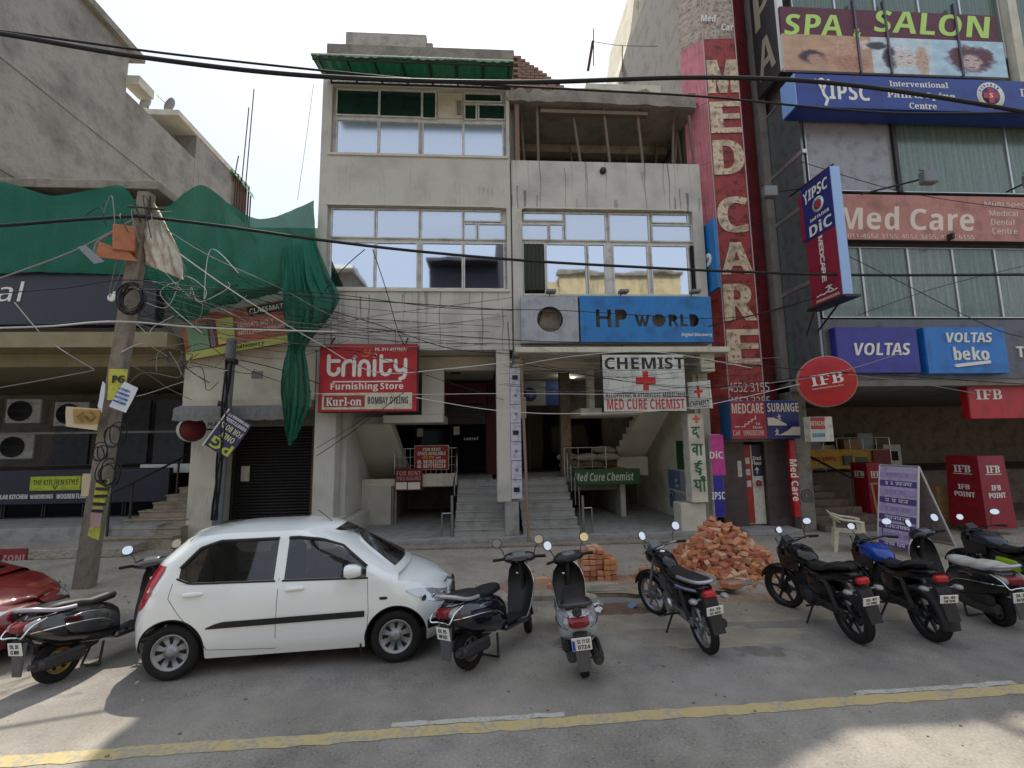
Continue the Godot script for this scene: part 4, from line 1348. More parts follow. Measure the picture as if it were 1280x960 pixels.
# ---------------------------------------------------------------- signs
func board(called: String, label: String, x0: float, y0: float, x1: float, y1: float, z0: float, z1: float, face: Material, side: Material = null, category := "sign") -> Node3D:
	var t := thing(called, label, category, Vector3((x0 + x1) * 0.5, y0, (z0 + z1) * 0.5))
	if side == null: side = face
	boxp(t, "case", side, x0, y0, z0, x1, y1, z1 - 0.012, 0.008)
	boxp(t, "face", face, x0 + 0.012, y0 + 0.012, z1 - 0.013, x1 - 0.012, y1 - 0.012, z1)
	return t

func tx(p: Node3D, s: String, x0: float, y0: float, x1: float, y1: float, z: float, mat: Material, fk := "sansb", turn := 0.0, skew := 0.0, depth := 0.012) -> MeshInstance3D:
	return text(p, s, Vector3((x0 + x1) * 0.5, (y0 + y1) * 0.5, z), absf(x1 - x0), absf(y1 - y0), mat, fk, turn, skew, depth)

func flat(p: Node3D, called: String, mat: Material, x0: float, y0: float, x1: float, y1: float, z: float, th := 0.006) -> MeshInstance3D:
	return boxp(p, called, mat, x0, y0, z, x1, y1, z + th)

func signs_centre() -> void:
	var W := m("letter_white", rgb(222, 220, 212), 0.6)
	var K := m("letter_black", rgb(18, 20, 18), 0.6)
	var R := m("letter_red", rgb(190, 44, 40), 0.6)
	# red furnishing sign
	var red := m("sign_red", rgb(178, 34, 44), 0.5, 0, "sign_dirt", 2.3)
	var t := board("shop_sign", "red furnishing store sign with rounded white lettering over the left shop", -3.905, 3.25, -1.591, 4.888, 0.0, 0.32, red, m("sign_side", rgb(92, 30, 34), 0.6))
	# rounded lettering drawn as fat strokes: t r i n i t y
	var wx0: float = -3.679
	var wx1: float = -1.869
	var wyb: float = 4.126
	var wyt: float = 4.592
	var gl := [
		[[0.0, 1.0, 0.0, 0.22, 0.02, 0.08, 0.06, 0.02, 0.1, 0.06, 0.13, 0.2, 0.13, 0.34], [0.0, 0.74, 0.13, 0.74]],
		[[0.19, 0.0, 0.19, 0.5, 0.21, 0.66, 0.24, 0.73, 0.28, 0.74]],
		[[0.33, 0.0, 0.33, 0.72], [0.33, 0.92, 0.335, 0.95]],
		[[0.4, 0.0, 0.4, 0.5, 0.42, 0.68, 0.46, 0.74, 0.5, 0.68, 0.52, 0.5, 0.52, 0.0]],
		[[0.595, 0.0, 0.595, 0.74], [0.595, 1.0, 0.6, 1.03]],
		[[0.68, 1.0, 0.68, 0.22, 0.7, 0.08, 0.74, 0.02, 0.78, 0.08, 0.8, 0.25], [0.68, 0.74, 0.81, 0.74]],
		[[0.87, 0.76, 0.87, 0.4, 0.89, 0.26, 0.93, 0.22, 0.97, 0.28, 1.0, 0.4], [1.0, 0.8, 1.0, 0.1, 0.98, -0.12, 0.93, -0.2]]]
	for g in gl:
		strokes(t, "lettering", g, Vector3((wx0 + wx1) * 0.5, (wyb + wyt) * 0.5, 0.32), wx1 - wx0, wyt - wyb, 0.085, W)
	flat(t, "rule", W, -3.576, 3.957, -1.959, 3.986, 0.32)
	tx(t, "Furnishing Store", -3.621, 3.733, -1.918, 3.948, 0.32, W)
	tx(t, "Ph. 011-42275678", -2.6, 4.706, -1.836, 4.797, 0.32, W)
	strokes(t, "emblem", [[0.1, 0.75, 0.3, 0.55, 0.6, 0.5, 0.85, 0.65, 0.95, 1.0], [0.0, 0.1, 0.4, 0.0, 0.8, 0.2, 1.0, 0.55], [0.3, 1.0, 0.5, 0.8]], Vector3(-2.796, 4.66, 0.32), 0.19, 0.17, 0.025, m("emblem_gold", rgb(196, 130, 62), 0.5))
	flat(t, "brand_strip", m("cream_sign", rgb(206, 200, 176), 0.6, 0, "grime", 0.8), -3.808, 3.309, -1.705, 3.701, 0.32, 0.008)
	flat(t, "brand_strip_red", m("brown_red", rgb(150, 52, 46), 0.6), -3.759, 3.368, -2.813, 3.644, 0.328, 0.006)
	tx(t, "Kurl-on", -3.711, 3.398, -2.888, 3.596, 0.334, W, "serifb")
	tx(t, "BOMBAY DYEING", -2.744, 3.434, -1.801, 3.606, 0.328, m("letter_navy", rgb(26, 34, 46), 0.6))
	for x in [-3.662, -1.877]:
		var s := mb()
		rod(s, Vector3(x, 4.913, 0.25), Vector3(x, 5.12, -0.02), 0.018)
		part(t, "bracket", s, M.dark_steel)
	# grey and blue cut-letter sign
	var gx: Array = [0.944, 4.909, 2.374, 6.088]
	var bx: Array = [2.413, 4.902, 5.798, 6.094]
	t = thing("cut_letter_sign", "grey and blue fascia sign with cut-out letters and a round hole above the right shop", "sign", Vector3(3.4, 5, 0.2))
	var blue := m("sign_blue", rgb(24, 120, 194), 0.4, 0, "sign_dirt", 2.3)
	var grey := m("sign_grey_panel", rgb(164, 170, 180), 0.5, 0.1, "sign_dirt", 2.3)
	var c1 := CSGBox3D.new()
	c1.name = "grey_panel"
	c1.size = Vector3(gx[2] - gx[0], gx[3] - gx[1], 0.02)
	c1.position = Vector3((gx[0] + gx[2]) * 0.5, (gx[1] + gx[3]) * 0.5, 0.34) - t.position
	c1.material = grey
	var cy := CSGCylinder3D.new()
	cy.radius = 0.325
	cy.height = 0.2
	cy.sides = 40
	cy.rotation.x = PI / 2
	cy.operation = CSGShape3D.OPERATION_SUBTRACTION
	cy.position = Vector3(1.661, 5.497, 0.35) - t.position - c1.position
	cy.position.z = 0
	cy.material = grey
	c1.add_child(cy)
	t.add_child(c1)
	var c2 := CSGBox3D.new()
	c2.name = "blue_panel"
	c2.size = Vector3(bx[2] - bx[0] - 0.006, bx[3] - bx[1], 0.02)
	c2.position = Vector3((bx[0] + bx[2]) * 0.5, (bx[1] + bx[3]) * 0.5, 0.34) - t.position
	c2.material = blue
	var LX: float = 2.817
	var RX: float = 5.464
	var YB: float = 5.294
	var hh: float = 5.748 - YB
	var k := (RX - LX)
	var shapes := [
		[0.0, 0, 0.0, 1, 0.035, 1, 0.035, 0.62, 0.11, 0.62, 0.11, 1, 0.145, 1, 0.145, 0, 0.11, 0, 0.11, 0.46, 0.035, 0.46, 0.035, 0],
		[0.185, 0, 0.185, 1, 0.27, 1, 0.29, 0.9, 0.3, 0.72, 0.29, 0.52, 0.265, 0.42, 0.22, 0.42, 0.22, 0],
		[0.37, 0.72, 0.4, 0.72, 0.42, 0.3, 0.435, 0.62, 0.455, 0.62, 0.47, 0.3, 0.49, 0.72, 0.52, 0.72, 0.485, 0.04, 0.455, 0.04, 0.445, 0.34, 0.435, 0.04, 0.405, 0.04],
		[0.54, 0.38, 0.55, 0.6, 0.58, 0.72, 0.61, 0.74, 0.64, 0.7, 0.665, 0.58, 0.672, 0.38, 0.66, 0.18, 0.635, 0.05, 0.61, 0.02, 0.575, 0.06, 0.55, 0.18],
		[0.7, 0.04, 0.7, 0.72, 0.76, 0.72, 0.785, 0.6, 0.78, 0.42, 0.765, 0.36, 0.8, 0.04, 0.77, 0.04, 0.745, 0.34, 0.728, 0.34, 0.728, 0.04],
		[0.815, 0.04, 0.815, 0.72, 0.845, 0.72, 0.845, 0.17, 0.885, 0.17, 0.885, 0.04],
		[0.905, 0.04, 0.905, 0.74, 0.955, 0.74, 0.985, 0.62, 0.998, 0.4, 0.985, 0.16, 0.955, 0.04]]
	for sh in shapes:
		var pg := CSGPolygon3D.new()
		var pl := PackedVector2Array()
		for i in range(0, sh.size(), 2): pl.append(Vector2(LX + sh[i] * k, YB + sh[i + 1] * hh))
		pg.polygon = pl
		pg.depth = 0.2
		pg.operation = CSGShape3D.OPERATION_SUBTRACTION
		pg.position = -t.position - c2.position + Vector3(0, 0, 0.44)
		pg.material = blue
		c2.add_child(pg)
	t.add_child(c2)
	boxp(t, "side", blue, bx[2] - 0.02, bx[1], 0.0, bx[2], bx[3], 0.329)
	boxp(t, "side", grey, gx[0], gx[1], 0.0, gx[0] + 0.02, gx[3], 0.329)
	boxp(t, "top", grey, gx[0] + 0.02, gx[3] - 0.02, 0.0, bx[2] - 0.02, gx[3], 0.329)
	boxp(t, "bottom", grey, gx[0] + 0.02, gx[1], 0.0, bx[2] - 0.02, gx[1] + 0.02, 0.329)
	boxp(t, "back_lining", m("lining", rgb(150, 148, 142), 0.8, 0, "stain", 0.9), gx[0] + 0.02, gx[1] + 0.02, 0.02, bx[2] - 0.02, gx[3] - 0.02, 0.06)
	for y in [5.28, 5.72]: boxp(t, "batten", M.prop, gx[0] + 0.02, y, 0.2, bx[2] - 0.02, y + 0.05, 0.25)
	for i in 8:
		var s := mb()
		var x := 1.3 + i * 0.58
		rod(s, Vector3(x, 5.1, 0.16), Vector3(x + 0.25, 6.0, 0.16), 0.02, 5)
		part(t, "brace", s, M.dark_steel)
	tx(t, "Digital Discovery", 4.987, 5.036, 5.766, 5.15, 0.35, W)
	for u in [Vector3(1.695, 6.169, 0.3), Vector3(3.533, 6.178, 0.3), Vector3(5.387, 6.187, 0.3)]:
		var l := thing("sign_floodlight", "small grey floodlight on the top edge of the grey and blue fascia sign", "light fixture", u, "floodlights on the fascia sign")
		boxp(l, "housing", m("lamp_grey", rgb(120, 122, 124), 0.5, 0.4), u.x - 0.12, u.y - 0.02, 0.28, u.x + 0.12, u.y + 0.06, 0.5, 0.015)
		var s := mb()
		rod(s, Vector3(u.x, u.y, 0.1), Vector3(u.x, u.y + 0.02, 0.3), 0.014)
		part(l, "arm", s, M.dark_steel)
	# blue blade with round logo
	t = thing("blade_sign", "blue blade sign with white round logo beside the mirrored windows and red tower", "sign", Vector3(6.05, 6.3, 0))
	boxp(t, "panel", blue, 5.985, 6.32, -0.34, 6.08, 8.2, 0.4, 0.01)
	var s0 := mb()
	lathe(s0, Vector3(5.985, 7.2, 0.0), Vector3(-1, 0, 0), [[0.0, 0.03], [0.15, 0.03], [0.18, 0.02], [0.18, -0.01]], 28)
	part(t, "logo_disc", s0, W)
	var hp := text(t, "hp", Vector3(5.95, 7.2, 0.0), 0.2, 0.2, blue, "sans", 0.0, 0.2)
	hp.transform = Transform3D(Basis(Vector3.UP, -PI / 2), Vector3.ZERO) * Transform3D(hp.basis, Vector3.ZERO)
	var bb: AABB = hp.mesh.get_aabb()
	var mid := bb.position + bb.size * 0.5
	mid.z = 0
	hp.position = Vector3(5.948, 7.2, 0.0) - t.position - hp.basis * mid
	# chemist sign
	var wht := m("sign_white", rgb(206, 210, 208), 0.5, 0, "sign_dirt", 2.3)
	t = board("chemist_sign", "large white chemist sign with black lettering and red cross over the right shop", 2.932, 3.178, 5.021, 4.611, 0.12, 0.32, wht, m("frame_green", rgb(28, 46, 36), 0.5))
	tx(t, "CHEMIST", 2.999, 4.238, 5.005, 4.53, 0.32, K)
	flat(t, "cross", R, 3.943, 3.703, 4.08, 4.183, 0.32, 0.010)
	flat(t, "cross", R, 3.763, 3.861, 4.26, 4.034, 0.32, 0.012)
	tx(t, "ALLOPATHIC & AYURVEDIC MEDICINES", 2.994, 3.535, 5.002, 3.646, 0.32, K)
	tx(t, "MED CURE CHEMIST", 3.018, 3.238, 4.964, 3.494, 0.32, m("letter_brick", rgb(186, 70, 64), 0.6))
	# small angled blade
	t = own("small_chemist_sign", "small white chemist blade sign with red cross beside the big chemist sign", "sign", Vector3(5.383, 3.238, 0.25), Vector3(0, deg_to_rad(-22), deg_to_rad(2)))
	boxp(t, "panel", wht, -0.25, 0, -0.04, 0.25, 0.68, 0.04, 0.01)
	boxp(t, "edge", W, 0.25, -0.01, -0.06, 0.29, 0.69, 0.06, 0.005)
	boxp(t, "cross", R, -0.03, 0.28, 0.04, 0.03, 0.58, 0.046)
	boxp(t, "cross", R, -0.1, 0.4, 0.04, 0.1, 0.46, 0.048)
	text(t, "CHEMIST", Vector3(0, 0.12, 0.04), 0.44, 0.17, K)
	# tall white sign with green letters
	var gr := m("letter_green", rgb(22, 92, 66), 0.6)
	t = board("medicine_sign", "tall cream sign with green Devanagari letters down it on the chemist's corner", 5.107, 0.94, 5.514, 3.13, -0.25, 0.12, m("cream_panel", rgb(204, 200, 184), 0.6, 0, "sign_dirt", 2.3), M.offwhite)
	flat(t, "cross", m("cross_pale", rgb(204, 96, 84), 0.6), 5.234, 2.965, 5.426, 3.028, 0.12, 0.009)
	flat(t, "cross", M.cross_pale, 5.304, 2.896, 5.36, 3.087, 0.12, 0.011)
	strokes(t, "lettering", [[0, 1, 1, 1], [0.55, 1, 0.55, 0.78, 0.28, 0.74, 0.12, 0.55, 0.26, 0.34, 0.52, 0.4, 0.62, 0.5], [0.52, 0.4, 0.85, 0.0]], Vector3(5.293, 2.657, 0.12), 0.2, 0.25, 0.04, gr)
	strokes(t, "lettering", [[0, 1, 1.05, 1], [0.5, 1, 0.5, 0.0], [0.5, 0.62, 0.25, 0.68, 0.08, 0.48, 0.22, 0.28, 0.5, 0.42], [0.88, 1, 0.88, 0.0]], Vector3(5.296, 2.23, 0.12), 0.26, 0.25, 0.04, gr)
	strokes(t, "lettering", [[0.1, 1, 0.9, 1], [0.5, 1, 0.5, 0.84, 0.24, 0.78, 0.24, 0.62, 0.5, 0.56, 0.76, 0.46, 0.7, 0.26, 0.4, 0.22, 0.2, 0.34], [0.5, 0.22, 0.72, 0.06, 0.56, -0.06], [0.5, 1, 0.56, 1.2, 0.82, 1.26]], Vector3(5.305, 1.759, 0.12), 0.22, 0.25, 0.04, gr)
	strokes(t, "lettering", [[0, 1, 1.05, 1], [0.08, 0.92, 0.26, 0.72, 0.14, 0.5, 0.3, 0.34, 0.56, 0.4], [0.56, 1, 0.56, 0.0], [0.9, 1, 0.9, 0.0], [0.68, 1.28, 0.76, 1.14, 0.92, 1.14, 1.0, 1.28], [0.82, 1.36, 0.86, 1.36]], Vector3(5.309, 1.35, 0.12), 0.28, 0.26, 0.04, gr)
	# green board over the sunken entrance
	t = board("green_board", "dark green board with white lettering over the sunken entrance beside the steps", 2.575, 1.217, 4.546, 1.666, -2.12, -2.0, m("board_green", rgb(26, 84, 42), 0.45, 0, "grime", 1.2))
	tx(t, "Med Cure Chemist", 2.595, 1.324, 4.338, 1.574, -2.0, m("letter_pale", rgb(190, 200, 186), 0.6), "sansb", 0.0, 0.12)
	# rent boards
	t = board("rent_board", "red and white framed rent board hung on the steel railing", -1.979, 1.732, -1.002, 2.425, -2.06, -2.0, m("rent_red", rgb(142, 22, 34), 0.5, 0, "grime", 0.7), m("letter_white", rgb(222, 220, 212), 0.6))
	tx(t, "FOR RENT", -1.73, 2.266, -1.231, 2.353, -2.0, W)
	tx(t, "SPACE AVAILABLE", -1.887, 2.148, -1.094, 2.247, -2.0, W)
	tx(t, "400,000", -1.75, 2.043, -1.411, 2.127, -2.0, m("letter_gold", rgb(214, 160, 60), 0.6))
	tx(t, "sqft", -1.366, 2.04, -1.23, 2.11, -2.0, W)
	tx(t, "M. 9818232939", -1.885, 1.913, -1.094, 2.017, -2.0, W)
	tx(t, "M. 9871192224", -1.883, 1.79, -1.093, 1.894, -2.0, W)
	t = board("rent_notice", "maroon rent board with two white slips hanging below the railing slab", -2.5, 1.172, -1.736, 1.785, -1.99, -1.95, m("rent_maroon", rgb(104, 28, 32), 0.6, 0, "grime", 0.7))
	tx(t, "FOR RENT", -2.455, 1.593, -1.784, 1.717, -1.95, m("letter_faded", rgb(190, 140, 128), 0.6))
	tx(t, "SPACE AVAILABLE", -2.452, 1.46, -1.783, 1.562, -1.95, M.letter_faded)
	flat(t, "slip", W, -2.472, 1.214, -2.17, 1.408, -1.95)
	flat(t, "slip", W, -2.139, 1.206, -1.803, 1.401, -1.95)
	# paper bills on the pier
	t = thing("bill_strip", "strip of white paper bills pasted down the pier between the two shops", "poster", Vector3(0.827, 1.106, 0))
	var pb := m("bill_white", rgb(196, 196, 208), 0.7, 0, "grime", 0.6)
	for i in 7:
		var y0 := 1.12 + i * 0.46
		boxp(t, "bill", pb, 0.665 + 0.004 * (i % 2), y0, -0.15, 0.92, y0 + 0.445, -0.018 + 0.004 * (i % 3))
		if i % 3 == 0: boxp(t, "photo_print", M.black_paint, 0.72, y0 + 0.16, -0.012, 0.86, y0 + 0.27, -0.004)
		else:
			text(t, "hp" if i % 2 == 0 else "dj", Vector3(0.8, y0 + 0.22, -0.008), 0.06, 0.09, m("print_violet", rgb(96, 98, 140), 0.7))
	boxp(t, "backing", M.wall, 0.665, 1.05, -0.4, 0.925, 4.6, -0.16)
	# inside the right shop: grey and blue shop sign, wall unit
	t = thing("inner_shop_sign", "dim grey and blue round-logo panel over the right shop's glass front", "sign", Vector3(1.9, 3.2, -4.4))
	boxp(t, "panel", m("inner_grey", rgb(142, 144, 140), 0.6), 1.0, 3.72, -4.5, 2.15, 4.58, -4.4)
	boxp(t, "panel", m("inner_blue", rgb(24, 62, 122), 0.5), 2.15, 3.72, -4.5, 3.0, 4.58, -4.4)
	var ld := mb()
	lathe(ld, Vector3(1.6, 4.1, -4.39), Vector3(0, 0, 1), [[0.0, 0.02], [0.22, 0.02], [0.24, 0.0]], 24)
	part(t, "logo_disc", ld, M.inner_blue)
	text(t, "hp", Vector3(1.6, 4.1, -4.37), 0.22, 0.26, M.inner_grey, "sansb", 0.0, 0.2)
	t = thing("wall_unit", "white air conditioner unit edge-on inside the right shop above the steps", "air conditioner", Vector3(1.05, 3.2, -1.5))
	boxp(t, "casing", M.offwhite, 0.95, 3.15, -1.9, 1.2, 3.75, -1.5, 0.02)
	var fn := mb()
	lathe(fn, Vector3(1.2, 3.45, -1.7), Vector3(1, 0, 0), [[0.0, 0.01], [0.15, 0.01], [0.17, 0.0]], 20)
	part(t, "grille", fn, M.black)
	t = thing("ceiling_downlight", "pair-spaced small lit downlight in the right shop's ceiling", "light", Vector3(2.05, 3.0, -4.0), "downlights in the right shop")
	dl(t, Vector3(2.65, 4.6, -3.4))
	t = thing("ceiling_downlight", "pair-spaced small lit downlight in the right shop's ceiling", "light", Vector3(2.35, 3.0, -4.0), "downlights in the right shop")
	dl(t, Vector3(3.0, 4.6, -3.8))
	# stacked sacks
	var sm := [m("sack_tan", rgb(150, 128, 92), 0.95, 0, "grain", 0.5), m("sack_olive", rgb(120, 108, 80), 0.95, 0, "grain", 0.5), m("sack_white", rgb(172, 170, 164), 0.9, 0, "grain", 0.5)]
	for i in 12:
		var lvl := i / 4 if i < 8 else 2 + (i - 8) / 3
		var o := own("sack", "plump %s sack in the heap behind the green board" % ["tan", "olive", "white"][mini(lvl, 2)], "sack", Vector3(2.75 + 0.62 * (i % 3) - 0.12 * lvl + 0.1 * (i % 2), 1.46 + 0.21 * lvl, -2.62 - 0.3 * (i % 2)), Vector3(0, rng.randf_range(-0.25, 0.25), rng.randf_range(-0.06, 0.06)), "sacks behind the green board")
		var s := mb()
		pod(s, [[-0.36, 0.1, 0.14, 0.03, 2.0], [-0.32, 0.1, 0.2, 0.08, 2.4], [-0.15, 0.11, 0.24, 0.115, 2.6], [0.12, 0.11, 0.24, 0.12, 2.6], [0.31, 0.1, 0.2, 0.085, 2.4], [0.36, 0.1, 0.15, 0.03, 2.0]], 14)
		part(o, "bag", s, sm[mini(lvl, 2)])
		s = mb()
		box(s, Vector3(0.35, 0.07, -0.13), Vector3(0.4, 0.11, 0.13), 0.01)
		part(o, "seam", s, sm[mini(lvl, 2)])

func dl(t: Node3D, p: Vector3) -> void:
	var s := mb()
	lathe(s, p, Vector3(0, -1, 0), [[0.0, 0.01], [0.07, 0.01], [0.08, 0.0]], 16)
	var e := m("lamp_glow", rgb(240, 240, 235), 0.5)
	e.emission_enabled = true
	e.emission = Color(1, 0.97, 0.92)
	e.emission_energy_multiplier = 2.2
	part(t, "lamp", s, e)
	var l := OmniLight3D.new()
	l.name = "lamp_light"
	l.light_energy = 0.05
	l.light_size = 0.07
	l.omni_range = 8.0
	l.omni_attenuation = 2.0
	l.shadow_enabled = true
	l.light_color = Color(1, 0.97, 0.92)
	t.add_child(l)
	l.position = p + Vector3(0, -0.1, 0) - t.position

func poster_spa() -> StandardMaterial3D:
	# three soft salon pictures side by side: only blurred colour masses
	var w := 384
	var h := 128
	var im := Image.create(w, h, false, Image.FORMAT_RGB8)
	var n := FastNoiseLite.new()
	n.frequency = 0.03
	var blobs := [
		[70, 84, 60, 24, Color(0.70, 0.52, 0.42)], [46, 78, 24, 28, Color(0.19, 0.14, 0.15)], [52, 86, 17, 22, Color(0.71, 0.55, 0.47)], [96, 42, 14, 40, Color(0.74, 0.58, 0.49)], [122, 40, 16, 44, Color(0.74, 0.57, 0.48)], [112, 96, 36, 30, Color(0.66, 0.47, 0.38)], [140, 28, 12, 20, Color(0.8, 0.76, 0.72)],
		[196, 66, 40, 46, Color(0.8, 0.84, 0.84)], [180, 72, 15, 46, Color(0.18, 0.15, 0.17)], [206, 74, 26, 40, Color(0.79, 0.75, 0.71)], [160, 30, 20, 16, Color(0.2, 0.18, 0.19)], [236, 80, 14, 60, Color(0.72, 0.6, 0.5)],
		[322, 66, 46, 54, Color(0.30, 0.13, 0.17)], [302, 48, 20, 24, Color(0.36, 0.17, 0.2)], [346, 50, 18, 26, Color(0.34, 0.16, 0.18)], [322, 78, 22, 34, Color(0.76, 0.69, 0.66)], [314, 70, 5, 3, Color(0.32, 0.24, 0.24)], [332, 70, 5, 3, Color(0.32, 0.24, 0.24)], [322, 96, 7, 3, Color(0.56, 0.26, 0.29)], [200, 66, 4, 2, Color(0.35, 0.27, 0.27)], [214, 62, 4, 2, Color(0.35, 0.27, 0.27)], [212, 88, 5, 3, Color(0.6, 0.33, 0.34)]]
	for y in h:
		for x in w:
			var c := Color(0.72, 0.58, 0.46) if x < 150 else (Color(0.74, 0.8, 0.82) if x < 256 else Color(0.66, 0.78, 0.83))
			c = c * (1.0 + 0.12 * n.get_noise_2d(x, y))
			for b in blobs:
				var d := Vector2(float(x - b[0]) / b[2], float(y - b[1]) / b[3]).length() + 0.22 * n.get_noise_2d(x * 2.2, y * 2.2)
				c = c.lerp(b[4] * (1.0 + 0.25 * n.get_noise_2d(x * 4.0 + b[0], y * 4.0)), clampf((1.0 - d) * 2.6, 0, 0.94))
			im.set_pixel(x, y, c)
	im.generate_mipmaps()
	var s := StandardMaterial3D.new()
	s.albedo_texture = ImageTexture.create_from_image(im)
	s.roughness = 0.5
	return s

func signs_right() -> void:
	var W: Material = M.letter_white
	var CR := m("letter_cream", rgb(206, 192, 172), 0.6)
	# salon banner
	var z := 1.0
	var t := thing("salon_banner", "salon banner with lime lettering on maroon above three portrait pictures on the glazing", "banner", Vector3(11, 12.7, 1.0))
	var bx := [7.884, 11.972, 13.994, 13.817]
	var ym: float = 13.026
	boxp(t, "lettered_band", m("spa_maroon", rgb(92, 30, 50), 0.55, 0, "sign_dirt", 2.3), bx[0], ym, 0.93, bx[2], bx[3], z)
	boxp(t, "picture_backing", M.offwhite, bx[0], bx[1], 0.93, bx[2] + 0.1, ym - 0.004, z - 0.004)
	printed(t, "pictures", Vector3(bx[0], bx[1], z), Vector3(bx[2] + 0.1, bx[1], z), Vector3(bx[2] + 0.1, ym - 0.004, z), Vector3(bx[0], ym - 0.004, z), poster_spa())
	var lime := m("letter_lime", rgb(178, 214, 108), 0.6)
	tx(t, "SPA", 7.997, 12.997, 9.592, 13.609, z, lime, "sansb", 0.02, 0.2)
	tx(t, "&", 9.866, 12.994, 10.081, 13.268, z, lime, "sansb", 0.0, 0.2)
	tx(t, "SALON", 10.51, 13.151, 13.761, 13.798, z, lime, "sansb", -0.02, 0.2)
	for x in [9.916, 10.77, 12.776]:
		boxp(t, "mullion", m("mullion_grey", rgb(92, 90, 100), 0.5, 0.4), x, bx[1], z - 0.05, x + 0.05, bx[3] + 0.3, z + 0.035)
	boxp(t, "end_post", M.wall_cream, 14.17 + 0.12, bx[1] - 0.3, 0.9, 14.545, 18, 1.1)
	# dark vertical blade
	t = own("vertical_salon_sign", "dark grey upright blade sign with big beige letters beside the red tower top", "sign", Vector3(7.95, 12.15, 0.2), Vector3(0, -PI / 2, 0))
	boxp(t, "panel", m("sign_charcoal", rgb(52, 50, 50), 0.5, 0, "grime", 1.3), -0.5, 0, -0.12, 0.55, 5.4, 0, 0.01)
	boxp(t, "edge", W, 0.55, -0.02, -0.14, 0.66, 5.42, 0.02, 0.01)
	for i in 3:
		text(t, ["A", "P", "S"][i], Vector3(0.02, 0.95 + i * 1.55, 0.0), 0.72, 1.1, m("letter_beige", rgb(158, 146, 126), 0.6))
	# blue clinic banner box
	t = thing("clinic_banner", "long blue clinic sign box with white logo and serif lettering under the salon banner", "sign", Vector3(12, 11.4, 1.3))
	var c := [7.734, 10.572, 16.348, 11.426]
	var bl := m("clinic_blue", rgb(30, 58, 142), 0.45, 0, "sign_dirt", 2.3)
	boxp(t, "case", bl, c[0], c[1], 0.98, c[2], c[3], 1.49)
	boxp(t, "end_panel", m("pale_blue", rgb(120, 160, 214), 0.5), c[0] - 0.03, c[1], 0.98, c[0] - 0.002, c[3], 1.5)
	boxp(t, "underside", bl, c[0], c[1] - 0.03, 0.98, c[2], c[1] - 0.002, 1.5)
	boxp(t, "face", bl, c[0], c[1], 1.492, c[2], c[3], 1.5)
	tx(t, "IPSC", 8.579, 10.754, 9.634, 11.195, 1.5, W, "sansb", -0.03)
	strokes(t, "logo_figure", [[0.1, 0.95, 0.35, 0.75, 0.5, 0.5, 0.55, 0.3, 0.75, 0.1, 0.6, -0.15], [0.9, 0.95, 0.65, 0.72, 0.5, 0.5], [0.35, 0.95, 0.5, 1.0, 0.6, 0.92]], Vector3(8.414, 10.995, 1.5), 0.42, 0.6, 0.07, W)
	tx(t, "Interventional", 10.184, 11.164, 11.738, 11.318, 1.5, W, "serifb")
	tx(t, "Pain & Spine", 10.086, 10.806, 11.881, 11.03, 1.5, W, "serifb")
	tx(t, "Centre", 10.639, 10.571, 11.358, 10.733, 1.5, W, "serifb")
	roundel(t, Vector3(12.855, 10.993, 1.5), 0.37)
	tx(t, "Diagnostic", 13.674, 10.933, 15.079, 11.22, 1.5, W, "serifb")
	# faded pink banner
	var pk := m("faded_pink", rgb(182, 128, 118), 0.65, 0, "sign_dirt", 2.3)
	t = board("faded_banner", "faded pink clinic banner with cream italic lettering below grey glazing", 8.881, 7.289, 16.236, 8.493, 0.95, 1.15, pk, m("banner_edge", rgb(54, 32, 32), 0.7))
	tx(t, "Med Care", 8.806, 7.557, 12.332, 8.176, 1.15, m("letter_cream_pale", rgb(218, 204, 190), 0.6), "sansb", 0.0, 0.12)
	tx(t, "011-4552 3155, 4552 3255, 4552 6155", 8.956, 7.326, 12.276, 7.45, 1.15, M.letter_cream_pale, "sans")
	for i in 4:
		var nm: String = ["Multi Speciality", "Medical", "Dental", "Centre"][i]
		var y: float = 8.275 - i * 0.235
		text(t, nm, Vector3(12.86 + [0.62, 0.3, 0.24, 0.26][i], y, 1.15), [1.6, 0.76, 0.62, 0.68][i], 0.15, M.letter_cream_pale, "sans", 0.0, 0.1)
	boxp(t, "hook", M.dark_steel, 11.539, 7.294, 1.15, 11.602, 7.44, 1.3)
	# two-brand blade
	t = own("clinic_blade_sign", "double blade sign, blue over crimson, hung on black brackets before the glazing", "sign", Vector3(7.86, 5.56, 1.64), Vector3(0, -PI / 2, 0))
	var cm := m("blade_crimson", rgb(142, 26, 52), 0.5, 0, "sign_dirt", 2.3)
	var bb := m("blade_blue", rgb(26, 36, 112), 0.5, 0, "sign_dirt", 2.3)
	boxp(t, "lower_panel", cm, -0.48, 0, -0.16, 0.48, 1.62, 0, 0.006)
	boxp(t, "upper_panel", bb, -0.48, 1.625, -0.16, 0.48, 3.02, 0, 0.006)
	boxp(t, "front_edge", m("edge_sky", rgb(150, 180, 220), 0.4, 0.1), 0.482, 0, -0.22, 0.5, 3.02, 0.0)
	boxp(t, "back_panel", cm, -0.62, 1.7, -0.14, -0.485, 2.9, -0.02)
	boxp(t, "base", M.black_paint, -0.6, -0.06, -0.3, 0.62, -0.004, 0.06)
	text(t, "IPSC", Vector3(0.06, 2.72, 0), 0.62, 0.26, W, "sansb", 0.0, 0.1)
	strokes(t, "logo_figure", [[0.1, 0.9, 0.45, 0.6, 0.6, 0.2, 0.5, 0.0], [0.9, 1.0, 0.5, 0.6]], Vector3(-0.34, 2.7, 0), 0.14, 0.3, 0.03, W)
	roundel(t, Vector3(0.03, 2.36, 0.0), 0.18)
	text(t, "2nd FLOOR", Vector3(0.04, 2.08, 0), 0.62, 0.08, W)
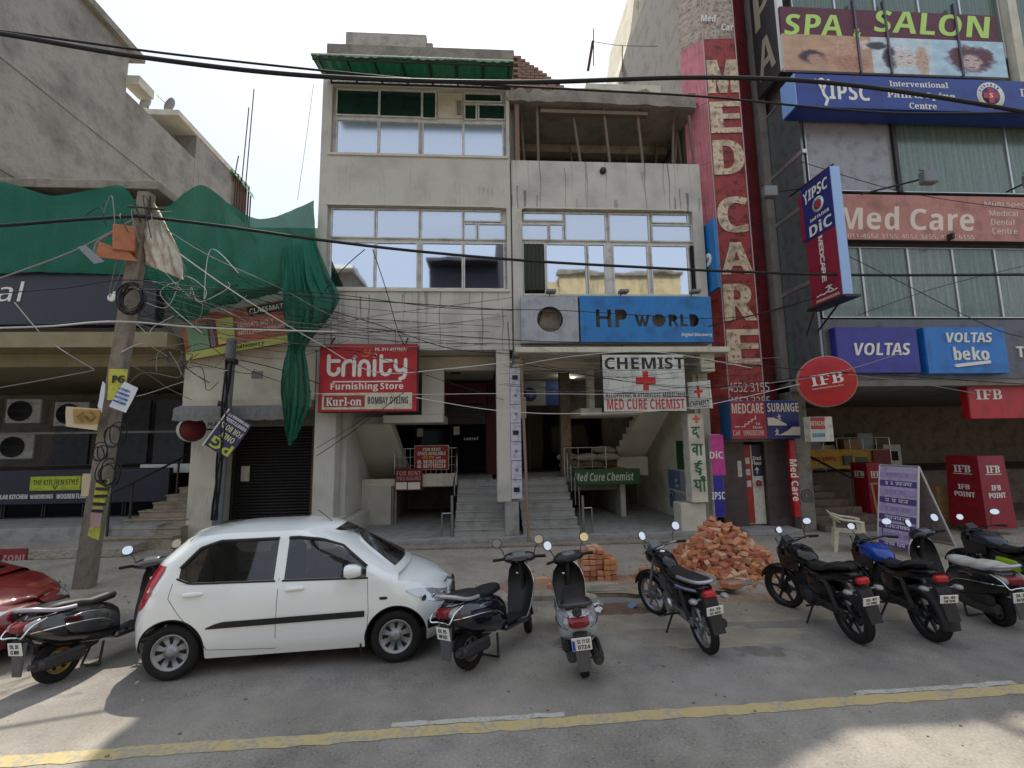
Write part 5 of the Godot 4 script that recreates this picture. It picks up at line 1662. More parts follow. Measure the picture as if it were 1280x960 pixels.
	text(t, "DiC", Vector3(0.04, 1.83, 0), 0.72, 0.28, W, "sansb")
	for i in 7:
		text(t, "MEDCARE"[i], Vector3(0.0, 1.5 - i * 0.155, 0), 0.17, 0.13, W, "sansb", -PI / 2)
	strokes(t, "runner_logo", [[0.0, 0.1, 0.2, 0.2, 0.35, 0.1, 0.5, 0.22, 0.7, 0.1, 1.0, 0.16], [0.55, 0.25, 0.66, 0.5, 0.6, 0.75], [0.66, 0.5, 0.8, 0.25], [0.48, 0.62, 0.76, 0.66]], Vector3(0.04, 0.3, 0), 0.62, 0.26, 0.025, W)
	text(t, "9990303398", Vector3(0.04, 0.09, 0), 0.72, 0.06, CR)
	var s := mb()
	rod(s, Vector3(0.5, 3.06, -0.08), Vector3(-1.0, 3.12, -0.08), 0.025)
	part(t, "bracket", s, M.dark_steel)
	for e in [[Vector3(0.1, -0.06, -0.2), Vector3(-0.75, -0.5, -0.3)], [Vector3(-0.4, -0.06, 0.0), Vector3(-0.75, -0.6, 0.0)]]:
		s = mb()
		rod(s, e[0], e[1], 0.022)
		part(t, "bracket", s, M.dark_steel)
	# branded appliance signs on the grey spandrel
	t = board("violet_sign", "violet blue appliance sign box with raised white italic lettering on the grey fascia", 8.419, 3.988, 10.491, 5.107, 0.92, 1.1, m("voltas_violet", rgb(48, 46, 150), 0.4, 0, "sign_dirt", 2.3))
	tx(t, "VOLTAS", 8.82, 4.418, 10.241, 4.715, 1.1, W, "sansb", 0.0, 0.2, 0.05)
	t = board("sky_blue_sign", "bright blue appliance sign box with two raised white names on the grey fascia", 10.648, 3.962, 12.748, 5.102, 0.92, 1.12, m("beko_blue", rgb(24, 116, 200), 0.4, 0, "sign_dirt", 2.3))
	tx(t, "VOLTAS", 11.175, 4.723, 12.366, 4.963, 1.12, W, "sansb", 0.0, 0.2, 0.05)
	tx(t, "beko", 11.332, 4.288, 12.237, 4.607, 1.12, W, "sansb", 0.0, 0.0, 0.05)
	strokes(t, "underline", [[0.0, 0.0, 1.0, 1.0]], Vector3(11.768, 4.192, 1.12), 0.85, 0.09, 0.075, W, 0.05)
	t = thing("fascia_lettering", "row of raised white letters on the grey fascia beyond the bright blue sign", "sign", Vector3(13.616, 4.514, 0.95))
	tx(t, "TOSHIBA", 13.212, 4.388, 14.887, 4.657, 0.925, W, "sansb", 0.0, 0.0, 0.05)
	# round red sign
	t = thing("round_sign", "round red drum sign with white serif lettering at the corner of the appliance shop", "sign", Vector3(7.65, 3.2, 1.6))
	var ax := Vector3(-0.45, 0.0, 0.9).normalized()
	s = mb()
	lathe(s, Vector3(7.75, 3.74, 1.5), ax, [[0.0, -0.16], [0.55, -0.16], [0.575, -0.14], [0.575, 0.12], [0.56, 0.125]], 48)
	part(t, "drum", s, m("drum_rim", rgb(186, 150, 136), 0.6, 0, "stain", 0.7))
	s = mb()
	lathe(s, Vector3(7.75, 3.74, 1.5), ax, [[0.0, 0.13], [0.54, 0.13], [0.565, 0.12]], 48)
	part(t, "face", s, m("ifb_red", rgb(182, 28, 38), 0.45, 0, "sign_dirt", 2.3))
	var bs := Basis(Vector3.UP, atan2(ax.x, ax.z))
	for q in [["IFB", 0.62, 0.24, 0.05, "serifb"], ["www.ifbappliances.com", 0.6, 0.05, -0.14, "sans"]]:
		var o := text(t, q[0], Vector3.ZERO, q[1], q[2], W, q[4], 0.12)
		var ab: AABB = o.mesh.get_aabb()
		var md := ab.position + ab.size * 0.5
		md.z = 0
		o.basis = bs * o.basis
		o.position = Vector3(7.75, 3.74 + q[3], 1.5) + ax * 0.135 - t.position - o.basis * md
	s = mb()
	rod(s, Vector3(7.85, 3.8, 1.35), Vector3(8.3, 3.95, 0.6), 0.03)
	rod(s, Vector3(7.85, 4.2, 1.35), Vector3(8.3, 4.4, 0.6), 0.02)
	part(t, "arm", s, M.dark_steel)
	# small white and red box sign
	t = thing("small_brand_sign", "small red and white box sign on the grey column under the round drum sign", "sign", Vector3(8.142, 2.366, 0.7))
	var hb := [7.845, 2.384, 8.217, 2.983]
	boxp(t, "case", M.offwhite, hb[0], hb[1], 0.5, hb[2] + 0.2, hb[3], 0.74, 0.01)
	flat(t, "red_face", m("hitachi_red", rgb(164, 56, 56), 0.6), hb[0] + 0.01, (hb[1] + hb[3]) * 0.5, hb[2], hb[3] - 0.01, 0.74)
	flat(t, "grey_face", m("daikin_grey", rgb(172, 186, 190), 0.6), hb[0] + 0.04, hb[1] + 0.04, hb[2] - 0.01, (hb[1] + hb[3]) * 0.5 - 0.02, 0.74)
	text(t, "HITACHI", Vector3((hb[0] + hb[2]) * 0.5, hb[3] - 0.16, 0.746), 0.36, 0.11, CR)
	text(t, "DAIKIN", Vector3((hb[0] + hb[2]) * 0.5, hb[1] + 0.16, 0.746), 0.3, 0.09, m("daikin_ink", rgb(60, 110, 130), 0.6))
	# red slab sign at the far right
	t = board("red_slab_sign", "long red sign slab with white serif lettering hanging in the appliance shop opening", 12.04, 2.885, 16.5, 3.736, 0.5, 0.7, M.ifb_red)
	tx(t, "IFB", 12.235, 3.366, 12.925, 3.613, 0.7, W, "serifb", 0.0, 0.0, 0.03)
	# stair sign over the tower door
	t = thing("stairs_sign", "red and blue box sign with stair pictograms over the tower's dark doorway", "sign", Vector3(7.1, 2.5, 0.0))
	var q := [6.213, 2.468, 7.998, 3.439]
	var xm: float = 7.124
	boxp(t, "case", m("teal_side", rgb(34, 92, 140), 0.5), q[0] - 0.002, q[1], -0.4, q[2], q[3], 0.13, 0.006)
	boxp(t, "red_face", m("stairs_red", rgb(158, 36, 54), 0.5, 0, "sign_dirt", 2.3), q[0] + 0.01, q[1] + 0.02, 0.131, xm, q[3] - 0.02, 0.15)
	boxp(t, "blue_face", m("stairs_blue", rgb(30, 36, 106), 0.5, 0, "sign_dirt", 2.3), xm + 0.003, q[1] + 0.02, 0.131, q[2] - 0.01, q[3] - 0.02, 0.15)
	tx(t, "MEDCARE", 6.25, 3.116, 7.077, 3.368, 0.15, CR)
	tx(t, "SURANGE", 7.183, 3.146, 7.998, 3.369, 0.15, CR)
	strokes(t, "stair_pictogram", [[0.0, 0.05, 0.2, 0.05], [0.3, 0.05, 0.45, 0.05, 0.45, 0.28, 0.62, 0.28, 0.62, 0.5, 0.78, 0.5, 0.78, 0.72, 0.95, 0.72, 0.95, 1.0]], Vector3(6.59, 2.909, 0.15), 0.58, 0.28, 0.022, CR)
	tx(t, "1st", 6.838, 2.824, 6.959, 2.886, 0.15, CR)
	tx(t, "Floor", 6.768, 2.733, 7.014, 2.797, 0.15, CR)
	tx(t, "Call", 6.24, 2.571, 6.417, 2.693, 0.15, CR, "sans")
	tx(t, "9990303398", 6.51, 2.562, 7.041, 2.69, 0.15, CR, "sans")
	s = mb()
	prism(s, PackedVector2Array([Vector2(7.162, 3.003), Vector2(7.33, 3.001), Vector2(7.652, 2.836), Vector2(7.649, 2.799), Vector2(7.166, 2.806)]), 0.15, 0.158)
	prism(s, PackedVector2Array([Vector2(7.438, 2.557), Vector2(7.68, 2.674), Vector2(7.793, 2.763), Vector2(8.004, 2.76), Vector2(7.984, 2.549)]), 0.15, 0.158)
	part(t, "ramp_pictogram", s, CR)
	strokes(t, "figure_pictogram", [[0.45, 0.95, 0.55, 0.9], [0.5, 0.8, 0.5, 0.45, 0.2, 0.0], [0.5, 0.45, 0.85, 0.05], [0.15, 0.6, 0.85, 0.7]], Vector3(7.382, 2.638, 0.15), 0.12, 0.16, 0.025, CR)
	strokes(t, "figure_pictogram", [[0.45, 0.95, 0.55, 0.9], [0.5, 0.8, 0.5, 0.45, 0.2, 0.0], [0.5, 0.45, 0.85, 0.05], [0.15, 0.6, 0.85, 0.7]], Vector3(7.468, 3.01, 0.15), 0.12, 0.15, 0.025, CR)
	# pink and blue upright
	t = board("pink_blue_sign", "upright sign, magenta above and royal blue below, beside the tower doorway", 5.734, 0.556, 6.013, 2.604, -0.2, -0.05, m("sign_royal", rgb(40, 38, 148), 0.45, 0, "grime", 0.9), M.offwhite)
	var pq := [5.742, 1.576, 6.078, 2.593]
	flat(t, "magenta_face", m("sign_magenta", rgb(196, 56, 142), 0.45, 0, "grime", 0.9), pq[0], pq[1], pq[2], pq[3], -0.05)
	tx(t, "DiC", 5.694, 1.995, 6.046, 2.181, -0.044, W)
	tx(t, "IPSC", 5.686, 0.985, 6.024, 1.169, -0.05, W)
	# door leaf signs and red upright
	t = thing("door_leaf", "narrow door leaf with red strip, blue panel and white lower part under the stair sign", "door", Vector3(7.084, 0.258, -0.62))
	var d := [6.899, 0.25, 7.41, 2.32]
	boxp(t, "leaf", M.offwhite, d[0], d[1], -0.7, d[2], d[3], -0.63, 0.006)
	boxp(t, "red_strip", m("strip_red", rgb(166, 44, 40), 0.5, 0, "grime", 0.7), d[0] + 0.01, d[1] + 0.03, -0.63, d[0] + 0.2, d[3], -0.62)
	boxp(t, "blue_panel", m("panel_navy", rgb(24, 30, 62), 0.5), d[0] + 0.24, 1.493, -0.63, d[2], d[3], -0.62)
	tx(t, "2nd", 7.141, 1.91, 7.375, 2.02, -0.62, W)
	tx(t, "Floor", 7.118, 1.784, 7.386, 1.883, -0.62, W)
	strokes(t, "arrow", [[0.5, 0, 0.5, 1.0], [0.1, 0.6, 0.5, 1.0, 0.9, 0.6]], Vector3(7.242, 1.639, -0.62), 0.1, 0.16, 0.022, W)
	roundel(t, Vector3(7.258, 1.305, -0.62), 0.13)
	boxp(t, "notice", M.offwhite, 6.675, 1.489, -0.545, 6.784, 1.904, -0.54)
	for i in 3: boxp(t, "small_print", M.offwhite, d[0] + 0.04, d[3] - 0.5 - 0.3 * i, -0.62, d[0] + 0.16, d[3] - 0.34 - 0.3 * i, -0.616)
	t = board("red_upright_sign", "tall red upright sign with white lettering running down it beside the grey column", 7.882, 0.472, 8.04, 2.431, -0.3, -0.15, m("upright_red", rgb(186, 24, 36), 0.45, 0, "grime", 0.9))
	text(t, "Med Care", Vector3(7.951, 1.411, -0.15), 1.05, 0.2, W, "sansb", -PI / 2)
	# yellow banner along the railing inside
	t = own("railing_banner", "creased yellow appliance banner with red end tied along the shop railing", "banner", Vector3(9.45, 1.5, -2.86), Vector3.ZERO)
	var rows := []
	for i in 5:
		var r := PackedVector3Array()
		for j in 25:
			var f := j / 24.0
			r.append(Vector3(f * 3.6, 0.62 - i * 0.15 - 0.05 * f + (0.02 * sin(j * 0.9) if i == 4 else 0.0), 0.03 * sin(j * 0.8 + i * 0.6)))
		rows.append(r)
	st_sheet(t, "cloth", rows, 0.004, m("banner_yellow", rgb(186, 146, 32), 0.6, 0, "grime", 0.8))
	boxp(t, "red_end", m("banner_red", rgb(120, 26, 30), 0.6), 3.0, 0.0, 0.03, 3.58, 0.55, 0.045)
	boxp(t, "product_print", M.black_paint, 2.0, 0.08, 0.035, 2.3, 0.4, 0.045)
	boxp(t, "product_print", m("print_teal", rgb(60, 84, 84), 0.6), 2.4, 0.1, 0.035, 2.8, 0.34, 0.045)
	text(t, "IFB EXCHANGE OFFER", Vector3(1.0, 0.3, 0.04), 1.5, 0.13, m("print_orange", rgb(178, 70, 30), 0.6))

func roundel(t: Node3D, c: Vector3, r: float) -> void:
	var s := mb()
	lathe(s, c, Vector3(0, 0, 1), [[0.0, 0.008], [r, 0.008], [r, 0.0]], 32)
	part(t, "roundel", s, M.letter_white)
	s = mb()
	lathe(s, c, Vector3(0, 0, 1), [[0.0, 0.012], [r * 0.66, 0.012], [r * 0.66, 0.0]], 32)
	part(t, "roundel_core", s, m("roundel_navy", rgb(38, 46, 96), 0.5))
	s = mb()
	box(s, c + Vector3(-r * 0.2, -r * 0.55, 0.0), c + Vector3(r * 0.2, r * 0.55, 0.017))
	box(s, c + Vector3(-r * 0.55, -r * 0.2, 0.0), c + Vector3(r * 0.55, r * 0.2, 0.015))
	part(t, "roundel_cross", s, m("roundel_red", rgb(170, 44, 44), 0.5))
	if r > 0.3: text(t, "S", c + Vector3(0, 0, 0.014), r * 0.22, r * 0.32, M.letter_white, "sansb")
	if r > 0.15:
		var n := 8
		for i in n:
			var a := deg_to_rad(155 - i * 130.0 / 7)
			var ch := "SURANGE'"[i] if i < 7 else ""
			if ch != "": text(t, ch, c + Vector3(cos(a) * r * 0.82, sin(a) * r * 0.82, 0.006), r * 0.13, r * 0.17, M.roundel_navy, "sansb", a - PI / 2)

func signs_left() -> void:
	var W: Material = M.letter_white
	# navy fascia ending in "al"
	var t := board("navy_fascia_sign", "long dark navy fascia sign with white lettering hanging under the green net", -22.616, 5.349, -7.718, 6.664, 0.05, 0.35, m("fascia_navy", rgb(34, 36, 48), 0.45, 0, "sign_dirt", 2.3))
	tx(t, "al", -11.227, 5.902, -10.718, 6.381, 0.35, W, "sans", 0.0, 0.12, 0.03)
	var s := mb()
	lathe(s, Vector3(-8.725, 6.006, 0.35), Vector3(0, 0, 1), [[0.0, 0.012], [0.07, 0.012], [0.1, 0.006], [0.1, 0.0]], 14)
	lathe(s, Vector3(-8.681, 6.123, 0.35), Vector3(0, 0, 1), [[0.0, 0.012], [0.03, 0.012], [0.035, 0.0]], 10)
	part(t, "logo_blot", s, W)
	# lime kitchen plate and small white line
	t = board("lime_plate", "small lime green shop plate with thin dark lettering on the navy basement fascia", -12.363, 1.358, -11.044, 1.739, -2.2, -2.15, m("plate_lime", rgb(176, 190, 40), 0.5, 0, "grime", 0.9))
	tx(t, "THE KITCHEN STYLE", -12.271, 1.51, -11.1, 1.651, -2.15, m("letter_olive", rgb(62, 66, 28), 0.6), "sans")
	strokes(t, "mark", [[0, 1, 0.5, 0, 1, 1]], Vector3(-11.694, 1.447, -2.15), 0.1, 0.1, 0.015, M.letter_olive)
	t = thing("fascia_line", "line of small white capitals below the lime plate on the navy basement fascia", "sign", Vector3(-11.878, 1.169, -2.18))
	tx(t, "MODULAR KITCHEN", -13.452, 1.148, -12.419, 1.266, -2.195, W)
	tx(t, "WARDROBES", -12.348, 1.144, -11.76, 1.253, -2.195, W)
	tx(t, "WOODEN FLOORING", -11.668, 1.13, -10.639, 1.26, -2.195, W)
	t = board("red_step_plate", "red plate with worn pale lettering fixed to the showroom's low step", -11.465, 0.054, -9.923, 0.349, 0.4, 0.42, m("plate_red", rgb(132, 36, 42), 0.6, 0, "grime", 0.6))
	tx(t, "LUX'S ZONI", -10.965, 0.089, -9.959, 0.218, 0.42, m("letter_worn", rgb(176, 140, 136), 0.7))
	# tilted notebook banner
	t = own("notebook_banner", "tilted orange notebook banner with lime strip half hidden by the green net", "banner", Vector3(-6.016, 5.345, -0.1), Vector3(0.02, 0, deg_to_rad(10.5)))
	var rows := []
	for i in 5:
		var r := PackedVector3Array()
		for j in 17:
			r.append(Vector3(-1.32 + 2.64 * j / 16.0 - (0.16 if i == 0 and j == 0 else 0.0) * -1.0, 0.55 - i * 0.275, 0.03 * sin(j * 0.55 + i)))
		rows.append(r)
	st_sheet(t, "cloth", rows, 0.006, m("banner_orange", rgb(184, 106, 84), 0.7, 0, "sign_dirt", 1.6))
	var f := 0.05
	boxp(t, "lime_strip", m("banner_lime", rgb(180, 182, 96), 0.7), -1.3, -0.54, f - 0.02, 1.3, -0.36, f)
	boxp(t, "green_panel", m("banner_green", rgb(116, 150, 112), 0.7), -1.2, -0.34, f - 0.02, -0.72, 0.32, f)
	boxp(t, "lime_panel", m("banner_lime2", rgb(186, 192, 104), 0.7), -0.5, -0.3, f - 0.02, -0.1, 0.34, f)
	boxp(t, "black_tab", M.black_paint, 0.28, 0.28, f - 0.02, 1.28, 0.5, f)
	text(t, "CLASSMATE", Vector3(0.78, 0.39, f), 0.9, 0.13, W, "sansb", 0.0, 0.1)
	text(t, "INDIA'S NO.1", Vector3(0.42, 0.06, f), 0.85, 0.12, m("letter_peach", rgb(224, 188, 170), 0.7))
	text(t, "NOTEBOOK BRAND", Vector3(0.55, -0.12, f), 1.1, 0.11, M.letter_peach)
	text(t, "Stationery", Vector3(0.2, -0.45, f), 0.75, 0.12, M.black_paint, "serifb", 0.0, 0.15)
	strokes(t, "figure_print", [[0.5, 1.0, 0.5, 0.85], [0.5, 0.8, 0.5, 0.35], [0.2, 0.7, 0.8, 0.7], [0.42, 0.4, 0.35, 0.0], [0.58, 0.4, 0.62, 0.0]], Vector3(-0.62, 0.02, f), 0.16, 0.64, 0.07, m("figure_grey", rgb(120, 122, 128), 0.7))
	# hanging room-to-let board, upside down
	t = own("hanging_board", "purple and lime board hanging upside down askew from the thin pole", "sign", Vector3(-5.886, 2.75, 0.35), Vector3(0, 0, deg_to_rad(147)))
	boxp(t, "panel", m("board_purple", rgb(62, 54, 96), 0.6, 0, "grime", 0.6), -0.32, -0.46, -0.01, 0.32, 0.46, 0.0)
	boxp(t, "white_edge", W, 0.32, -0.5, -0.015, 0.35, 0.5, 0.01)
	var ly := m("letter_yellowgreen", rgb(184, 198, 62), 0.6)
	text(t, "PG", Vector3(-0.02, 0.29, 0), 0.54, 0.26, ly)
	text(t, "ONLY", Vector3(-0.02, 0.06, 0), 0.36, 0.13, m("letter_lemon", rgb(206, 210, 150), 0.6))
	text(t, "FOR BOYS", Vector3(0.0, -0.13, 0), 0.56, 0.13, M.letter_lemon)
	text(t, "9899722000", Vector3(0.0, -0.29, 0), 0.56, 0.08, W)
	text(t, "9810066677", Vector3(0.0, -0.4, 0), 0.56, 0.07, W)
	# round red drum on the column
	t = thing("small_drum_sign", "small round dark red drum sign on a bracket at the cream stair column", "sign", Vector3(-7.08, 2.652, -0.4))
	var c := Vector3(-7.153, 2.906, -0.4)
	var ax := Vector3(0.75, 0, 0.66).normalized()
	s = mb()
	lathe(s, c, ax, [[0.0, -0.12], [0.28, -0.12], [0.3, -0.1], [0.3, 0.06], [0.29, 0.07]], 32)
	part(t, "drum", s, M.offwhite)
	s = mb()
	lathe(s, c, ax, [[0.0, 0.085], [0.24, 0.08], [0.26, 0.07]], 32)
	part(t, "face", s, m("drum_red", rgb(110, 20, 32), 0.5))
	s = mb()
	rod(s, c, c + Vector3(0.3, 0.02, -0.6), 0.02)
	part(t, "bracket", s, M.dark_steel)

# ---------------------------------------------------------------- street objects
# cloth from a coarse grid of points, refined, with folds along the columns
func cloth(ctrl: Array, nc: int, nr: int, amp: float, freq: float, sd: int, along := false) -> Array:
	var n := FastNoiseLite.new()
	n.seed = sd
	n.frequency = 1.0
	var cols := []
	for r in ctrl:
		var pts := PackedVector3Array()
		for j in nc + 1:
			pts.append(sample(r, float(j) / nc))
		cols.append(pts)
	var rows := []
	for i in nr + 1:
		var row := PackedVector3Array()
		for j in nc + 1:
			var col := []
			for c in cols: col.append(c[j])
			var p := sample(col, float(i) / nr)
			var u := float(j) / nc
			var v := float(i) / nr
			var fold := n.get_noise_2d(u * freq, v * 1.6) if not along else n.get_noise_2d(u * 1.8, v * freq)
			p.z += amp * fold * 1.9 * clampf(0.2 + v * 5.0, 0, 1)
			p.y += amp * 0.15 * n.get_noise_2d(u * freq + 30.0, v * 2.0)
			row.append(p)
		rows.append(row)
	return rows

func sample(a: Array, f: float) -> Vector3:
	var x := f * (a.size() - 1)
	var i := mini(int(x), a.size() - 2)
	var p0: Vector3 = a[maxi(i - 1, 0)]
	var p3: Vector3 = a[mini(i + 2, a.size() - 1)]
	return (a[i] as Vector3).cubic_interpolate(a[i + 1], p0, p3, x - i)

func street_objects() -> void:
	# green construction net
	var net := m("net_green", rgb(32, 124, 100), 0.85, 0, "grain", 0.5)
	net.albedo_color.a = 0.74
	net.transparency = BaseMaterial3D.TRANSPARENCY_ALPHA
	net.backlight_enabled = true
	net.backlight = rgb(20, 96, 74)
	var t := thing("construction_net", "torn green shade net draped from the roof slab and bunched beside the white office building", "net", Vector3(-6.094, 5.068, 0.4))
	st_sheet(t, "front_sheet", cloth([[Vector3(-15.824, 8.508, 0.5), Vector3(-13.46, 8.673, 0.5), Vector3(-11.55, 8.792, 0.5), Vector3(-10.636, 8.569, 0.5), Vector3(-10.122, 8.438, 0.5), Vector3(-9.38, 8.594, 0.5), Vector3(-8.649, 8.719, 0.52), Vector3(-8.306, 8.37, 0.5), Vector3(-8.131, 8.009, 0.5)], [Vector3(-15.699, 7.481, 0.47), Vector3(-13.326, 7.508, 0.48), Vector3(-11.424, 7.533, 0.48), Vector3(-10.527, 7.536, 0.5), Vector3(-10.032, 7.543, 0.5), Vector3(-9.301, 7.562, 0.48), Vector3(-8.566, 7.562, 0.5), Vector3(-8.161, 7.468, 0.5), Vector3(-7.899, 7.372, 0.5)], [Vector3(-15.603, 6.459, 0.42), Vector3(-13.248, 6.511, 0.43), Vector3(-11.349, 6.54, 0.44), Vector3(-10.462, 6.578, 0.46), Vector3(-9.986, 6.57, 0.44), Vector3(-9.225, 6.568, 0.46), Vector3(-8.524, 6.542, 0.44), Vector3(-7.97, 6.445, 0.45), Vector3(-7.61, 6.372, 0.44)]], 60, 16, 0.05, 9.0, 3), 0.004, net)
	st_sheet(t, "hanging_sheet", cloth([
		[Vector3(-8.064, 8.039, 0.6), Vector3(-7.493, 8.169, 0.6), Vector3(-6.699, 8.673, 0.7), Vector3(-6.054, 8.261, 0.55), Vector3(-5.427, 7.95, 0.5), Vector3(-4.798, 8.155, 0.4), Vector3(-4.214, 8.587, 0.2)],
		[Vector3(-7.971, 7.348, 0.55), Vector3(-7.31, 7.325, 0.62), Vector3(-6.566, 7.367, 0.72), Vector3(-5.912, 7.328, 0.65), Vector3(-5.233, 7.239, 0.6), Vector3(-4.612, 7.412, 0.5), Vector3(-4.127, 7.716, 0.3)],
		[Vector3(-7.802, 6.584, 0.5), Vector3(-7.152, 6.454, 0.6), Vector3(-6.429, 6.357, 0.72), Vector3(-5.73, 6.313, 0.75), Vector3(-5.068, 6.296, 0.7), Vector3(-4.495, 6.473, 0.6), Vector3(-3.985, 6.853, 0.4)],
		[Vector3(-7.463, 5.941, 0.45), Vector3(-7.025, 5.811, 0.5), Vector3(-6.558, 5.72, 0.55), Vector3(-5.858, 5.939, 0.6), Vector3(-5.142, 6.136, 0.6), Vector3(-4.618, 6.274, 0.55), Vector3(-3.839, 6.433, 0.45)],
		[Vector3(-7.284, 5.583, 0.35), Vector3(-6.912, 5.376, 0.4), Vector3(-6.569, 5.556, 0.45), Vector3(-5.859, 5.869, 0.45), Vector3(-5.205, 6.048, 0.45), Vector3(-4.69, 6.149, 0.45), Vector3(-3.735, 6.211, 0.4)]], 64, 40, 0.13, 7.0, 5), 0.004, net)
	st_sheet(t, "bunched_tail", cloth([
		[Vector3(-4.776, 7.156, 0.62), Vector3(-4.466, 7.182, 0.75), Vector3(-4.211, 7.264, 0.75), Vector3(-4.087, 7.5, 0.5)],
		[Vector3(-4.706, 6.338, 0.7), Vector3(-4.311, 6.251, 0.95), Vector3(-3.955, 6.291, 0.95), Vector3(-3.682, 6.578, 0.6)],
		[Vector3(-4.639, 5.662, 0.7), Vector3(-4.193, 5.575, 1), Vector3(-3.734, 5.633, 1), Vector3(-3.401, 5.949, 0.6)],
		[Vector3(-4.546, 5.186, 0.7), Vector3(-4.172, 5.075, 1), Vector3(-3.874, 5.087, 0.95), Vector3(-3.679, 5.365, 0.6)],
		[Vector3(-4.489, 4.696, 0.7), Vector3(-4.281, 4.636, 0.9), Vector3(-4.158, 4.636, 0.9), Vector3(-4.095, 4.743, 0.65)],
		[Vector3(-4.59, 4.156, 0.7), Vector3(-4.347, 4.106, 0.9), Vector3(-4.136, 4.105, 0.9), Vector3(-4.038, 4.198, 0.65)],
		[Vector3(-4.587, 3.515, 0.68), Vector3(-4.372, 3.407, 0.85), Vector3(-4.162, 3.387, 0.85), Vector3(-3.986, 3.478, 0.62)],
		[Vector3(-4.493, 2.789, 0.66), Vector3(-4.378, 2.607, 0.75), Vector3(-4.304, 2.5, 0.75), Vector3(-4.194, 2.858, 0.62)]], 44, 60, 0.11, 12.0, 9), 0.004, net)
	t = thing("torn_tarp", "torn dirty white tarp hanging off the leaning concrete pole", "tarp", Vector3(-6.189, 5.719, 2.4))
	st_sheet(t, "cloth", cloth([[Vector3(-6.528, 7.198, 2.7), Vector3(-6.38, 7.238, 2.75), Vector3(-6.291, 7.17, 2.7)], [Vector3(-6.458, 6.683, 2.7), Vector3(-6.148, 6.75, 2.8), Vector3(-5.988, 6.642, 2.7)], [Vector3(-6.384, 6.111, 2.7), Vector3(-5.998, 6.146, 2.85), Vector3(-5.782, 6.213, 2.7)], [Vector3(-6.355, 5.923, 2.7), Vector3(-5.914, 5.732, 2.8), Vector3(-5.656, 5.633, 2.65)]], 22, 26, 0.09, 5.0, 12), 0.005, m("tarp_white", rgb(204, 198, 186), 0.8, 0, "stain", 0.8))
	# leaning concrete pole
	t = thing("utility_pole", "leaning square concrete utility pole plastered with bills and coiled cable", "pole", Vector3(-6.837, 0, 2.796))
	var s := mb()
	var a := Vector3(-6.935, 0, 2.659)
	var b := Vector3(-6.384, 7.287, 2.75)
	var pr := []
	for i in 9:
		var f := i / 8.0
		var c := a.lerp(b, f)
		if i == 0: c.y -= 0.1
		var w := lerpf(0.125, 0.095, f)
		pr.append(PackedVector3Array([c + Vector3(-w, 0, -0.1), c + Vector3(w, 0, -0.1), c + Vector3(w + 0.02, 0, -0.07), c + Vector3(w + 0.02, 0, 0.08), c + Vector3(w, 0, 0.11), c + Vector3(-w, 0, 0.11), c + Vector3(-w - 0.02, 0, 0.08), c + Vector3(-w - 0.02, 0, -0.07)]))
	loft(s, pr, false)
	part(t, "shaft", s, m("pole_concrete", rgb(146, 140, 130), 0.95, 0, "concrete", 1.3, "rough_n", 0.8))
	s = mb()
	for q in [[Vector3(-6.532, 7.116, 2.85), Vector3(-6.382, 6.674, 2.85)], [Vector3(-6.636, 6.987, 2.85), Vector3(-5.985, 6.934, 2.85)], [Vector3(-6.249, 7.185, 2.85), Vector3(-6.242, 6.724, 2.85)], [Vector3(-6.514, 6.805, 2.9), Vector3(-6.01, 6.75, 2.9)]]:
		rod(s, q[0], q[1], 0.02, 6)
	part(t, "crossarm", s, M.dark_steel)
	for q in [[Vector3(-6.314, 5.145, 2.95), 0.3, 10], [Vector3(-6.357, 2.696, 3), 0.2, 3], [Vector3(-6.382, 2.083, 3.02), 0.24, 4], [Vector3(-6.571, 2.425, 3), 0.16, 3]]:
		s = mb()
		for k in q[2]:
			var pts := PackedVector3Array()
			var r: float = q[1] * rng.randf_range(0.72, 1.05)
			var off := Vector3(rng.randf_range(-0.04, 0.04), rng.randf_range(-0.05, 0.05), rng.randf_range(0, 0.07))
			for i in 25:
				var an := TAU * i / 24
				pts.append(q[0] + off + Vector3(cos(an) * r * 0.78, sin(an) * r, 0.015 * sin(an * 3.0 + k)))
			tube(s, pts, 0.009, 5, false)
		part(t, "cable_coil", s, M.cable)
	# bills on the pole
	var ye := m("bill_yellow", rgb(190, 188, 74), 0.7, 0, "grime", 0.4)
	bill(t, [Vector3(-6.564, 3.874, 3.02), Vector3(-6.254, 3.859, 3.02), Vector3(-6.289, 3.321, 3.02), Vector3(-6.556, 3.323, 3.02)], ye)
	text(t, "PG", Vector3(-6.385, 3.686, 3.04), 0.2, 0.13, M.black_paint, "sansb", 0.0)
	bill(t, [Vector3(-6.216, 3.632, 3.12), Vector3(-5.924, 3.508, 3.2), Vector3(-6.115, 3.086, 3.16), Vector3(-6.473, 3.206, 3.08)], m("bill_pale", rgb(206, 210, 214), 0.7))
	for i in 4:
		var o := text(t, ["STUDY", "LIBRARY", "ROOM", "98100 66677"][i], Vector3(-6.208, 3.418, 3.16) + Vector3(0.04 - i * 0.025, 0.06 - i * 0.07, 0.0), 0.22, 0.035, m("ink_blue", rgb(60, 100, 170), 0.7), "sansb", -0.35)
	bill(t, [Vector3(-7.279, 3.224, 2.95), Vector3(-6.679, 3.174, 2.98), Vector3(-6.699, 2.798, 2.98), Vector3(-7.258, 2.876, 2.95)], m("bill_cream", rgb(196, 182, 150), 0.7))
	bill(t, [Vector3(-7.143, 3.18, 2.965), Vector3(-6.682, 3.145, 2.99), Vector3(-6.701, 2.909, 2.99), Vector3(-7.119, 2.929, 2.965)], m("bill_ochre", rgb(168, 134, 60), 0.7))
